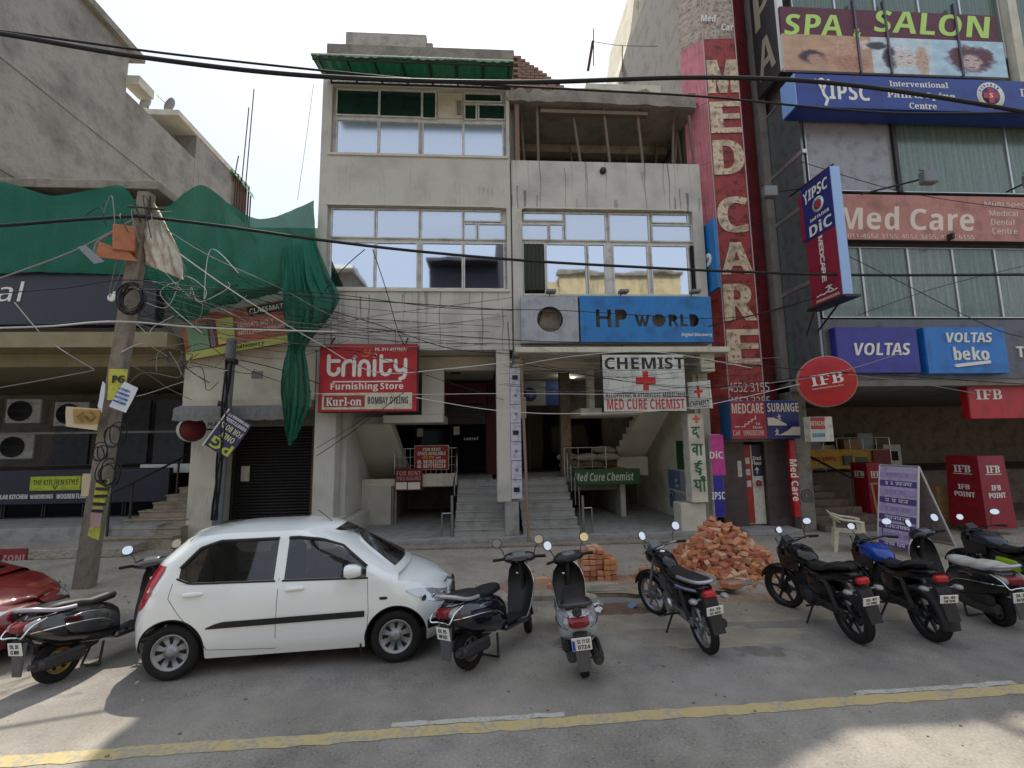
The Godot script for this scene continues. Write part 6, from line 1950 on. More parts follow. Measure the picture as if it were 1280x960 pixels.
	strokes(t, "bill_print", [[0.3, 1.0, 0.0, 0.5, 0.3, 0.0], [0.35, 0.6, 0.55, 0.5, 0.45, 0.3, 0.65, 0.2], [0.7, 1.0, 1.0, 0.5, 0.7, 0.0]], Vector3(-6.889, 3.036, 3), 0.3, 0.16, 0.02, M.interior_brown)
	bill(t, [Vector3(-6.73, 3.676, 2.92), Vector3(-6.638, 3.61, 2.98), Vector3(-6.647, 3.104, 2.98), Vector3(-6.8, 3.223, 2.9)], M.bill_pale)
	bill(t, [Vector3(-6.867, 2.062, 2.98), Vector3(-6.729, 2.061, 2.99), Vector3(-6.733, 1.685, 2.99), Vector3(-6.871, 1.686, 2.98)], M.bill_cream)
	bill(t, [Vector3(-6.604, 1.953, 3.02), Vector3(-6.397, 1.962, 3.02), Vector3(-6.463, 1.39, 3.02), Vector3(-6.641, 1.368, 3.02)], ye)
	strokes(t, "bill_print", [[0.2, 1.0, 0.8, 1.0], [0.2, 0.75, 1.0, 0.72], [0.15, 0.5, 0.9, 0.5], [0.1, 0.25, 0.85, 0.22], [0.05, 0.02, 0.7, 0.0]], Vector3(-6.508, 1.684, 3.03), 0.22, 0.5, 0.05, M.black_paint)
	bill(t, [Vector3(-6.63, 1.475, 3.03), Vector3(-6.465, 1.497, 3.03), Vector3(-6.463, 1.181, 3.03), Vector3(-6.64, 1.159, 3.03)], m("bill_pink", rgb(196, 164, 164), 0.7, 0, "grain", 0.3))
	bill(t, [Vector3(-6.644, 1.159, 3.025), Vector3(-6.469, 1.207, 3.025), Vector3(-6.472, 0.958, 3.025), Vector3(-6.67, 1.029, 3.025)], ye)
	# meter box and street lamp on the pole
	t = own("junction_box", "rusty orange junction box with its lid hanging open on the leaning pole", "junction box", Vector3(-6.552, 6.005, 2.95), Vector3(0, 0.5, 0.06))
	boxp(t, "case", m("box_orange", rgb(176, 112, 76), 0.7, 0, "grime", 0.8), -0.14, 0.02, -0.18, 0.18, 0.5, 0.16, 0.015)
	s = mb()
	hull8(s, PackedVector3Array([Vector3(-0.38, -0.13, 0.06), Vector3(0.22, -0.15, 0.1), Vector3(0.22, -0.15, 0.13), Vector3(-0.38, -0.13, 0.09), Vector3(-0.33, 0.16, 0.06), Vector3(0.1, 0.0, 0.1), Vector3(0.1, 0.0, 0.13), Vector3(-0.33, 0.16, 0.09)]))
	part(t, "open_lid", s, M.box_orange)
	t = thing("street_lamp", "flat grey street lamp head on a thin bent arm from the leaning pole", "street lamp", Vector3(-7.056, 5.873, 3))
	s = mb()
	hull8(s, PackedVector3Array([Vector3(-7.326, 6.113, 3), Vector3(-7.008, 5.798, 3), Vector3(-6.802, 5.701, 3.25), Vector3(-7.111, 6.006, 3.25), Vector3(-7.193, 6.16, 3), Vector3(-6.834, 5.845, 3), Vector3(-6.633, 5.747, 3.25), Vector3(-6.981, 6.052, 3.25)]))
	part(t, "head", s, m("lamp_body", rgb(128, 132, 136), 0.5, 0.3))
	s = mb()
	tube(s, curve3([Vector3(-6.945, 5.969, 3.1), Vector3(-6.949, 6.186, 3.05), Vector3(-6.756, 6.379, 3), Vector3(-6.592, 6.553, 2.9)], 6), 0.02, 6)
	part(t, "arm", s, M.cable_grey)
	# second thin pole
	t = thing("thin_pole", "thin grey metal pole wrapped in black cable before the roller shutter", "pole", Vector3(-6.003, 0.816, 0.2))
	s = mb()
	rod(s, Vector3(-6.103, 0.1, 0.2), Vector3(-6.014, 5.035, 0.2), 0.11, 10)
	part(t, "shaft", s, m("pole_grey", rgb(116, 120, 124), 0.6, 0.3, "grime", 0.8))
	s = mb()
	for k in 9:
		var pts := PackedVector3Array()
		for i in 12:
			var f := i / 11.0
			pts.append(Vector3(-6.096, 0.838, 0.32).lerp(Vector3(-5.995, 4.508, 0.32), f) + Vector3(0.07 * sin(k * 2.1 + f * 6.0), 0, 0.04 * cos(k * 1.7 + f * 5.0)))
		tube(s, pts, 0.014, 5)
	part(t, "cable_bundle", s, M.cable)
	for q in [[Vector3(-5.983, 4.49, 0.2), 0.14], [Vector3(-6.107, 3.478, 0.2), 0.13]]:
		s = mb()
		lathe(s, q[0], Vector3(0.08, 1, 0), [[0.1, -0.06], [q[1], -0.06], [q[1], 0.06], [0.1, 0.06]], 14)
		part(t, "clamp", s, M.dark_steel)
	s = mb()
	for k in 8:
		var pts := PackedVector3Array()
		var r := 0.24 * rng.randf_range(0.7, 1.05)
		for i in 25:
			var an := TAU * i / 24
			pts.append(Vector3(-7.544, 4.696, -0.25) + Vector3(cos(an) * r, sin(an) * r, 0.02 * k))
		tube(s, pts, 0.008, 5, false)
	t = thing("loose_cable_coil", "loose coil of grey cable hung on the cream corner above the awning", "cable", Vector3(-7.544, 4.696, -0.25))
	part(t, "coil", s, M.cable_grey)
	# white pipe on the shared pier
	t = thing("rusty_post", "thin rusty post standing against the step front of the shared pier", "post", Vector3(1.034, 0.166, 0.3))
	s = mb()
	rod(s, Vector3(0.936, 4.711, 0.15), Vector3(1.034, 0.12, 0.3), 0.035, 8)
	part(t, "shaft", s, m("post_beige", rgb(150, 130, 112), 0.8, 0, "grain", 0.6))
	# outdoor units stacked in the dark recess
	for q in [[-13.6, 3.25], [-13.7, 2.2], [-12.25, 3.15], [-14.9, 3.25], [-15.0, 2.2]]:
		var u := own("condenser_unit", "pale grey condenser unit racked in the dark recess above the navy basement fascia", "air conditioner", Vector3(q[0], q[1], -3.2), Vector3(0, 0.12, 0), "condenser units in the recess")
		boxp(u, "casing", m("unit_grey", rgb(168, 166, 162), 0.6, 0, "grime", 0.8), -0.45, 0, -0.18, 0.45, 0.72, 0.14, 0.02)
		s = mb()
		lathe(s, Vector3(-0.08, 0.36, 0.15), Vector3(0, 0, 1), [[0.0, 0.0], [0.28, 0.0], [0.3, 0.02], [0.3, -0.01]], 24)
		part(u, "fan_grille", s, M.black)
		s = mb()
		for k in 3: box(s, Vector3(-0.36, 0.12 + k * 0.24, 0.155), Vector3(0.2, 0.13 + k * 0.24, 0.165))
		part(u, "guard", s, M.dark_steel)
	# plastic chair
	plastic_chair(Vector3(7.728, 0.1, 1.743), deg_to_rad(58))
	a_frame(Vector3(8.501, 0.1, 2.392) + Vector3(0.12, 0, -0.2), deg_to_rad(-82))
	# red display pillars
	for q in [[Vector3(10.809, 0.26, -0.932), 0.5, 1.5, 8.0, 0, "shorter red display pillar with white serif letters behind the folding sign"], [Vector3(12.287, 0.26, 0.71), 0.74, 1.72, 4.0, 1, "taller red display pillar lettered on both faces at the shop's edge"]]:
		var p := own("display_pillar", q[5], "display", q[0] + Vector3(0, 0, -0.3), Vector3(0, deg_to_rad(q[3]), 0))
		var w: float = q[1] * 0.5
		s = mb()
		var fl := 0.05 if q[4] == 1 else 0.0
		hull8(s, PackedVector3Array([Vector3(-w - fl, 0, -w - fl), Vector3(w + fl, 0, -w - fl), Vector3(w + fl, 0, w + fl), Vector3(-w - fl, 0, w + fl), Vector3(-w, q[2], -w), Vector3(w, q[2], -w), Vector3(w, q[2], w), Vector3(-w, q[2], w)]))
		part(p, "carton", s, m("pillar_red", rgb(140, 18, 32), 0.5, 0, "grime", 0.9))
		for side in 2:
			var ang := 0.0 if side == 0 else -PI / 2
			for l in ([["IFB", q[2] - 0.3, 0.3, 0.14]] if q[4] == 0 else [["IFB", q[2] - 0.32, 0.38, 0.17], ["IFB", q[2] - 0.76, 0.26, 0.12], ["POINT", q[2] - 0.94, 0.46, 0.12]]):
				var o := text(p, l[0], Vector3.ZERO, l[2], l[3], M.letter_white, "serifb" if l[1] > q[2] - 0.4 else "sansb")
				var bb: AABB = o.mesh.get_aabb()
				var md := bb.position + bb.size * 0.5
				md.z = 0
				o.basis = Basis(Vector3.UP, ang) * o.basis
				o.position = Basis(Vector3.UP, ang) * Vector3(0, l[1], w + fl * (1.0 - l[1] / q[2]) + 0.006) - o.basis * md
			var u := mb()
			box(u, Vector3(-w * 0.6, q[2] - (0.41 if q[4] == 0 else 0.45), w + 0.012), Vector3(w * 0.6, q[2] - (0.395 if q[4] == 0 else 0.435), w + 0.02), 0, Transform3D(Basis(Vector3.UP, ang), Vector3.ZERO))
			part(p, "underline", u, M.letter_white)
	# cartons
	for q in [[Vector3(12.26, 0.26, -0.199), 0.62, 0.9, -0.25, "tall brown cardboard carton with a white label beside the taller red pillar"], [Vector3(12.255, 0.26, -0.71) + Vector3(0, 0, -0.5), 0.5, 0.55, 0.3, "low brown cardboard carton behind the folding sign"], [Vector3(13.404, 0.26, -1.681) + Vector3(0.05, 0.56, -0.6), 0.42, 0.4, -0.1, "open brown cardboard carton stacked on the low one"]]:
		var p := own("cardboard_carton", q[4], "carton", q[0] + Vector3(0, 0, -0.25), Vector3(0, q[3], 0))
		boxp(p, "box", m("cardboard", rgb(168, 130, 86), 0.9, 0, "grime", 0.9), -q[1] * 0.5, 0, -0.25, q[1] * 0.5, q[2], 0.25, 0.006)
		boxp(p, "label", M.offwhite, q[1] * 0.12, q[2] * 0.35, 0.25, q[1] * 0.36, q[2] * 0.6, 0.254)
		boxp(p, "tape", m("tape_brown", rgb(140, 104, 66), 0.4), -0.03, 0.0, 0.25, 0.03, q[2], 0.2525)
	# leaning picture frame
	t = own("leaning_frame", "empty wooden frame leaning against the shorter red pillar", "frame", Vector3(9.802, 0.26, 0.562) + Vector3(0, 0, -0.1), Vector3(-0.12, -0.3, 0.05))
	s = mb()
	box(s, Vector3(-0.2, 0, 0), Vector3(-0.16, 1.1, 0.03))
	box(s, Vector3(0.16, 0, 0), Vector3(0.2, 1.1, 0.03))
	box(s, Vector3(-0.16, 1.06, 0), Vector3(0.16, 1.1, 0.03))
	box(s, Vector3(-0.16, 0.0, 0), Vector3(0.16, 0.04, 0.03))
	part(t, "frame", s, m("frame_wood", rgb(132, 106, 78), 0.7))
	# floodlights on arms before the glazed building
	for q in [[Vector3(10.339, 8.437, 2), Vector3(9.378, 8.453, 1.2), "square grey floodlight on a long black arm above the faded pink banner"], [Vector3(12.937, 8.432, 2), Vector3(13.272, 8.591, 1.2), "floodlight arm reaching out past the end of the faded pink banner"], [Vector3(7.237, 8.645, 0.9), Vector3(7.97, 8.688, 1), "flat grey floodlight on a short arm beside the double blade sign"]]:
		t = thing("arm_floodlight", q[2], "light fixture", q[0])
		var p: Vector3 = q[0]
		boxp(t, "housing", m("lamp_grey", rgb(120, 122, 124), 0.5, 0.4), p.x - 0.17, p.y - 0.16, p.z - 0.1, p.x + 0.17, p.y + 0.14, p.z + 0.1, 0.03)
		s = mb()
		rod(s, p, q[1], 0.022, 6)
		part(t, "arm", s, M.dark_steel)
		s = mb()
		rod(s, p + Vector3(-0.2, 0.17, 0), p + Vector3(0.2, 0.17, 0), 0.012, 6)
		part(t, "yoke", s, M.dark_steel)
	# litter by the kerb
	for i in 9:
		var o := own("litter_scrap", "crumpled scrap of paper litter by the pavement edge", "litter", Vector3(1.35 + rng.randf() * 0.9, 0.012, 4.15 + rng.randf() * 0.35), Vector3(rng.randf() * 0.5, rng.randf() * 6, rng.randf() * 0.5), "paper scraps by the kerb")
		s = mb()
		var rr := cloth([[Vector3(-0.06, 0.02, -0.05), Vector3(0, 0.05, -0.05), Vector3(0.06, 0.02, -0.04)], [Vector3(-0.06, 0.03, 0), Vector3(0, 0.02, 0), Vector3(0.07, 0.04, 0)], [Vector3(-0.05, 0.01, 0.05), Vector3(0, 0.04, 0.05), Vector3(0.05, 0.01, 0.06)]], 6, 6, 0.02, 4.0, i)
		sheet(s, rr, 0.003, false)
		part(o, "paper", s, [M.white, m("litter_blue", rgb(110, 130, 170), 0.7), m("litter_tan", rgb(170, 150, 128), 0.8)][i % 3])
	# pebbles and grit
	var pm := MultiMesh.new()
	var ico := SphereMesh.new()
	ico.radius = 0.5
	ico.height = 0.8
	ico.radial_segments = 6
	ico.rings = 3
	pm.transform_format = MultiMesh.TRANSFORM_3D
	pm.mesh = ico
	pm.instance_count = 900
	for i in 900:
		var sc := pow(rng.randf(), 3.0) * 0.035 + 0.006
		var x := rng.randf_range(-6, 7)
		var z := 3.2 + absf(rng.randfn(0.0, 0.9))
		if rng.randf() < 0.35: z = rng.randf_range(3.8, 8.6)
		var y := 0.1 if z < 3.6 else 0.0
		pm.set_instance_transform(i, Transform3D(Basis(Vector3.UP, rng.randf() * 6).scaled(Vector3(sc, sc * 0.7, sc * 0.8)), Vector3(x, y + sc * 0.2, z)))
	var mi := MultiMeshInstance3D.new()
	mi.name = "grit"
	mi.multimesh = pm
	mi.material_override = m("grit", rgb(128, 116, 104), 0.95)
	add_child(mi)
	tag(mi, "scattered grit and small stones along the road edge", "grit", "", "stuff")

func bill(t: Node3D, q: Array, mat: Material) -> void:
	var rows := []
	for i in 5:
		var r := PackedVector3Array()
		for j in 4:
			var top: Vector3 = (q[0] as Vector3).lerp(q[1], j / 3.0)
			var bot: Vector3 = (q[3] as Vector3).lerp(q[2], j / 3.0)
			r.append(top.lerp(bot, i / 4.0) + Vector3(0, 0, 0.008 * sin(i * 1.3 + j)))
		rows.append(r)
	st_sheet(t, "bill", rows, -0.002, mat)

func plastic_chair(at: Vector3, turn: float) -> void:
	var t := own("plastic_chair", "cream moulded plastic armchair on the forecourt before the brown steps", "chair", at, Vector3(0, turn, 0))
	var pl := m("chair_plastic", rgb(206, 198, 172), 0.4, 0, "grime", 0.8)
	# sits facing +z
	for q in [[-0.24, -0.22, -0.02, -0.05], [0.24, -0.22, 0.02, -0.05], [-0.26, 0.22, -0.03, 0.04], [0.26, 0.22, 0.03, 0.04]]:
		var s := mb()
		var top: float = 0.42 if q[1] < 0 else 0.64
		hull8(s, PackedVector3Array([Vector3(q[0] + q[2] - 0.022, 0, q[1] + q[3] - 0.03), Vector3(q[0] + q[2] + 0.022, 0, q[1] + q[3] - 0.03), Vector3(q[0] + q[2] + 0.022, 0, q[1] + q[3] + 0.03), Vector3(q[0] + q[2] - 0.022, 0, q[1] + q[3] + 0.03), Vector3(q[0] - 0.03, top, q[1] - 0.04), Vector3(q[0] + 0.03, top, q[1] - 0.04), Vector3(q[0] + 0.03, top, q[1] + 0.04), Vector3(q[0] - 0.03, top, q[1] + 0.04)]))
		part(t, "leg", s, pl)
	var st := mb()
	var rows := []
	for i in 9:
		var r := PackedVector3Array()
		for j in 9:
			var u := j / 8.0 * 2.0 - 1.0
			var v := i / 8.0
			r.append(Vector3(u * (0.25 - 0.03 * v), 0.42 - 0.02 * (1.0 - u * u) + (0.0 if v > 0.15 else -0.02), 0.25 - v * 0.48))
		rows.append(r)
	sheet(st, rows, -0.012)
	part(t, "seat", st, pl)
	st = mb()
	rows = []
	for i in 7:
		var r := PackedVector3Array()
		for j in 13:
			var u := j / 12.0 * 2.0 - 1.0
			var v := i / 6.0
			var w := 0.25 + 0.02 * sin(v * PI)
			r.append(Vector3(u * w, lerpf(0.6, 0.82 - 0.1 * pow(absf(u), 2.5), v), -0.24 - 0.12 * v + 0.1 * u * u))
		rows.append(r)
	sheet(st, rows, 0.014)
	part(t, "back_rail", st, pl)
	for j in 5:
		st = mb()
		var x := -0.16 + 0.08 * j
		box(st, Vector3(x - 0.018, 0.4, -0.235), Vector3(x + 0.018, 0.62, -0.222))
		part(t, "back_slat", st, pl)
	for sx in [-1.0, 1.0]:
		st = mb()
		tube(st, curve3([Vector3(0.24 * sx, 0.72, -0.24), Vector3(0.28 * sx, 0.67, -0.1), Vector3(0.29 * sx, 0.65, 0.1), Vector3(0.27 * sx, 0.62, 0.26)], 5), 0.026, 8)
		part(t, "armrest", st, pl)

func a_frame(at: Vector3, turn: float) -> void:
	var t := own("folding_sign", "white framed folding sign with purple banded Devanagari print standing on the forecourt", "sign", at, Vector3(0, turn, 0))
	var fr := m("frame_white", rgb(200, 198, 196), 0.5, 0.2)
	var h := 1.78
	var w := 0.4
	for sd in [1.0, -1.0]:
		var foot: float = 0.3 * sd if sd > 0 else -0.75
		var st := mb()
		for x in [-w, w]:
			rod(st, Vector3(x, 0, foot), Vector3(x, h, 0.0), 0.02, 6)
		rod(st, Vector3(-w, h, 0), Vector3(w, h, 0), 0.02, 6)
		rod(st, Vector3(-w, 0.25, foot * 0.86), Vector3(w, 0.25, foot * 0.86), 0.015, 6)
		part(t, "frame", st, fr)
		st = mb()
		var o := Vector3(0, 0, 0.0)
		hull8(st, PackedVector3Array([Vector3(-w, 0.2, foot * 0.885 - 0.006), Vector3(w, 0.2, foot * 0.885 - 0.006), Vector3(w, 0.2, foot * 0.885 + 0.006), Vector3(-w, 0.2, foot * 0.885 + 0.006), Vector3(-w, h - 0.02, -0.006), Vector3(w, h - 0.02, -0.006), Vector3(w, h - 0.02, 0.006), Vector3(-w, h - 0.02, 0.006)]))
		part(t, "panel", st, m("panel_lilac", rgb(186, 176, 200), 0.6, 0, "grime", 0.7) if sd > 0 else m("panel_back", rgb(150, 138, 136), 0.8, 0, "grime", 0.7))
	var lean := atan2(0.3, h)
	var bs := Basis(Vector3.RIGHT, -lean)
	var g := Transform3D(bs, Vector3(0, h, 0))
	var pur := m("band_purple", rgb(84, 62, 132), 0.6)
	var pale := m("band_lavender", rgb(166, 148, 190), 0.6)
	var bands := [0.3, 0.56, 0.98, 1.22, 1.5]
	for i in 9:
		var y := -0.2 - i * 0.175
		var st := mb()
		box(st, Vector3(-w + 0.02, y - 0.06, 0.008), Vector3(w - 0.03, y + 0.06, 0.012), 0, g)
		part(t, "print_band", st, pur if i in [1, 3, 5, 6, 8] else pale)
		var ink := mb()
		var x := -0.26
		while x < 0.2:
			var wd := rng.randf_range(0.05, 0.1)
			box(ink, Vector3(x, y + 0.022, 0.012), Vector3(x + wd, y + 0.034, 0.0145), 0, g)
			box(ink, Vector3(x + wd * 0.7, y - 0.035, 0.012), Vector3(x + wd * 0.7 + 0.012, y + 0.022, 0.0145), 0, g)
			box(ink, Vector3(x + 0.01, y - 0.02, 0.012), Vector3(x + wd * 0.7, y - 0.006, 0.0145), 0, g)
			if rng.randf() < 0.6: box(ink, Vector3(x + 0.01, y - 0.006, 0.012), Vector3(x + 0.022, y + 0.022, 0.0145), 0, g)
			x += wd + (0.05 if rng.randf() < 0.3 else 0.004)
		part(t, "lettering", ink, M.letter_white if i in [1, 3, 5, 6, 8] else m("ink_violet", rgb(132, 112, 166), 0.6))

# ---------------------------------------------------------------- bricks
func brick_mesh(kind: int) -> ArrayMesh:
	var st := mb()
	var l: float = 0.23 if kind < 5 else [0.13, 0.17, 0.1][kind - 5]
	var w := 0.112
	var h := 0.076
	var g := RandomNumberGenerator.new()
	g.seed = 40 + kind
	var c := []
	for sy in [-1, 1]:
		for q in [[-1, -1], [1, -1], [1, 1], [-1, 1]]:
			c.append(Vector3(q[0] * l * 0.5 + g.randf_range(-0.006, 0.006), sy * h * 0.5 + g.randf_range(-0.004, 0.004), q[1] * w * 0.5 + g.randf_range(-0.005, 0.005)))
	# chamfered: two inset rings
	var rings := []
	for q in [[0, 0.93], [0, 1.0], [4, 1.0], [4, 0.93]]:
		var r := PackedVector3Array()
		var cen := Vector3.ZERO
		for k in 4: cen += c[q[0] + k] * 0.25
		for k in 4:
			var p: Vector3 = cen + (c[q[0] + k] - cen) * q[1]
			if q[1] == 1.0: p.y *= 0.86
			r.append(p)
		rings.append(r)
	loft(st, rings, false, true)
	if kind % 2 == 0 and kind < 5:
		box(st, Vector3(-0.07, h * 0.5 - 0.008, -0.028), Vector3(0.07, h * 0.5 - 0.0005, 0.028))
	st.generate_normals()
	return st.commit()

func bricks() -> void:
	var ms := []
	for k in 8: ms.append(brick_mesh(k))
	var mats := [M.brick, M.brick_pale, M.brick, M.brick_red, m("brick_orange", rgb(216, 152, 106), 0.95, 0, "grain", 0.16, "rough_n", 0.6)]
	# heap: bricks lie on the flanks of a low mound
	var c := Vector3(4.38, 0.1, 2.75)
	var H := 0.86
	var core := mb()
	var rings := []
	for i in 8:
		var f := i / 7.0
		var r := PackedVector3Array()
		for k in 24:
			var a := TAU * k / 24
			r.append(c + Vector3(cos(a) * f * 0.92, -0.02 + maxf(0.0, H * 0.86 * (1.0 - pow(f, 1.15))), sin(a) * f * 0.74))
		rings.append(r)
	loft(core, rings, true, false)
	tag(part(self, "brick_rubble", core, M.brick_red), "mound of broken brick rubble inside the big heap of bricks", "rubble", "", "stuff")
	for lvl in 11:
		var y := 0.035 + lvl * 0.082
		var R := pow(maxf(0.02, 1.0 - y / (H + 0.02)), 0.87)
		var cnt := int(maxf(3.0, TAU * R / 0.155))
		for lay in 2:
			for i in cnt:
				var a := TAU * (i + rng.randf_range(0.0, 0.8)) / cnt
				if sin(a) < -0.45 and lvl < 9: continue
				var rad := R - 0.1 * lay + rng.randf_range(-0.06, 0.06)
				if rad < 0.0 or (lay == 1 and rng.randf() < 0.5): continue
				var p := c + Vector3(cos(a) * rad, y + rng.randf_range(-0.02, 0.03), sin(a) * rad * 0.8)
				var bs := Basis(Vector3.UP, rng.randf() * TAU) * Basis(Vector3.RIGHT, rng.randf_range(-0.5, 0.5)) * Basis(Vector3.BACK, rng.randf_range(-0.45, 0.45))
				if rng.randf() < 0.3: bs = bs * Basis(Vector3.RIGHT, PI / 2)
				one_brick(ms, mats, p, bs, "red clay brick tumbled in the big heap before the tower doorway", "bricks in the heap")
	var chips := MultiMesh.new()
	chips.transform_format = MultiMesh.TRANSFORM_3D
	chips.mesh = ms[7]
	chips.instance_count = 420
	for i in 420:
		var ca := rng.randf() * TAU
		var cr := 0.75 + absf(rng.randfn(0.0, 0.35))
		var cs := rng.randf_range(0.08, 0.42)
		var cp := c + Vector3(cos(ca) * cr, 0.012, sin(ca) * cr * 0.8 + 0.1)
		if i > 300: cp = Vector3(rng.randf_range(0.6, 5.6), 0.112, rng.randf_range(2.2, 3.5))
		chips.set_instance_transform(i, Transform3D(Basis(Vector3(rng.randf(), 1, rng.randf()).normalized(), rng.randf() * 6).scaled(Vector3.ONE * cs), cp))
	var cm := MultiMeshInstance3D.new()
	cm.name = "brick_chips"
	cm.multimesh = chips
	cm.material_override = M.brick
	add_child(cm)
	tag(cm, "broken brick chips scattered round the big heap", "rubble", "", "stuff")
	# a squared run at the heap's front right
	for lvl in 5:
		for i in 4:
			one_brick(ms, mats, Vector3(4.72 + 0.13 * i + 0.01 * (lvl % 2), 0.14 + lvl * 0.079, 3.28 - 0.1 * i + 0.03 * sin(i * 2.0 + lvl)), Basis(Vector3.UP, PI / 2 + 0.55 + rng.randf_range(-0.05, 0.05)), "red clay brick in the squared stack at the heap's side", "bricks stacked at the heap's side")
	# small stack
	var o := Vector3(2.005, 0.1, 3.319)
	for lvl in 6:
		var cn: int = [5, 5, 5, 5, 4, 2][lvl]
		for i in cn:
			for j in 2:
				one_brick(ms, mats, Vector3(o.x - 0.27 + i * 0.122 + (0.14 if lvl == 5 else 0.0) + rng.randf_range(-0.006, 0.006), 0.14 + lvl * 0.09, o.z - 0.12 - j * 0.24), Basis(Vector3.UP, PI / 2 + rng.randf_range(-0.05, 0.05)), "red clay brick in the small neat stack by the silver scooter", "bricks in the small stack")
	for q in [[Vector3(0.968, 0.1, 3.248), 0.2], [Vector3(1.1, 0.1, 3.57), 1.3], [Vector3(1.325, 0.1, 3.005), 0.6]]:
		one_brick(ms, mats, q[0] + Vector3(0, 0.04, 0), Basis(Vector3.UP, q[1]), "loose red brick lying on the pavement beside the small stack", "loose bricks by the small stack")
	for q in [[Vector3(2.74, 0.1, 3.167), 0.3, 0], [Vector3(2.967, 0.1, 3.095), 0.1, 0], [Vector3(2.823, 0.1, 3.176), 0.25, 1], [Vector3(3.056, 0.1, 3.203), 0.1, 1], [Vector3(3.897, 0.1, 3.794), 1.2, 0], [Vector3(4.018, 0.1, 3.892), 0.2, 0]]:
		one_brick(ms, mats, q[0] + Vector3(0, 0.04 + 0.08 * q[2], 0), Basis(Vector3.UP, q[1]), "loose red brick lying by the black motorcycle's front wheel", "loose bricks by the motorcycle")

func one_brick(ms: Array, mats: Array, p: Vector3, bs: Basis, label: String, group: String) -> void:
	var o := MeshInstance3D.new()
	o.name = numbered("brick")
	o.mesh = ms[rng.randi() % ms.size()]
	o.material_override = mats[rng.randi() % mats.size()]
	o.transform = Transform3D(bs, p)
	add_child(o)
	tag(o, label, "brick", group)

# ---------------------------------------------------------------- wires
func cable(label: String, pts: Array, r: float, mat: Material, group := "") -> void:
	var st := mb()
	tube(st, curve3(pts, 8), r, 6)
	var o := part(self, numbered("cable"), st, mat)
	tag(o, label, "cable", group)

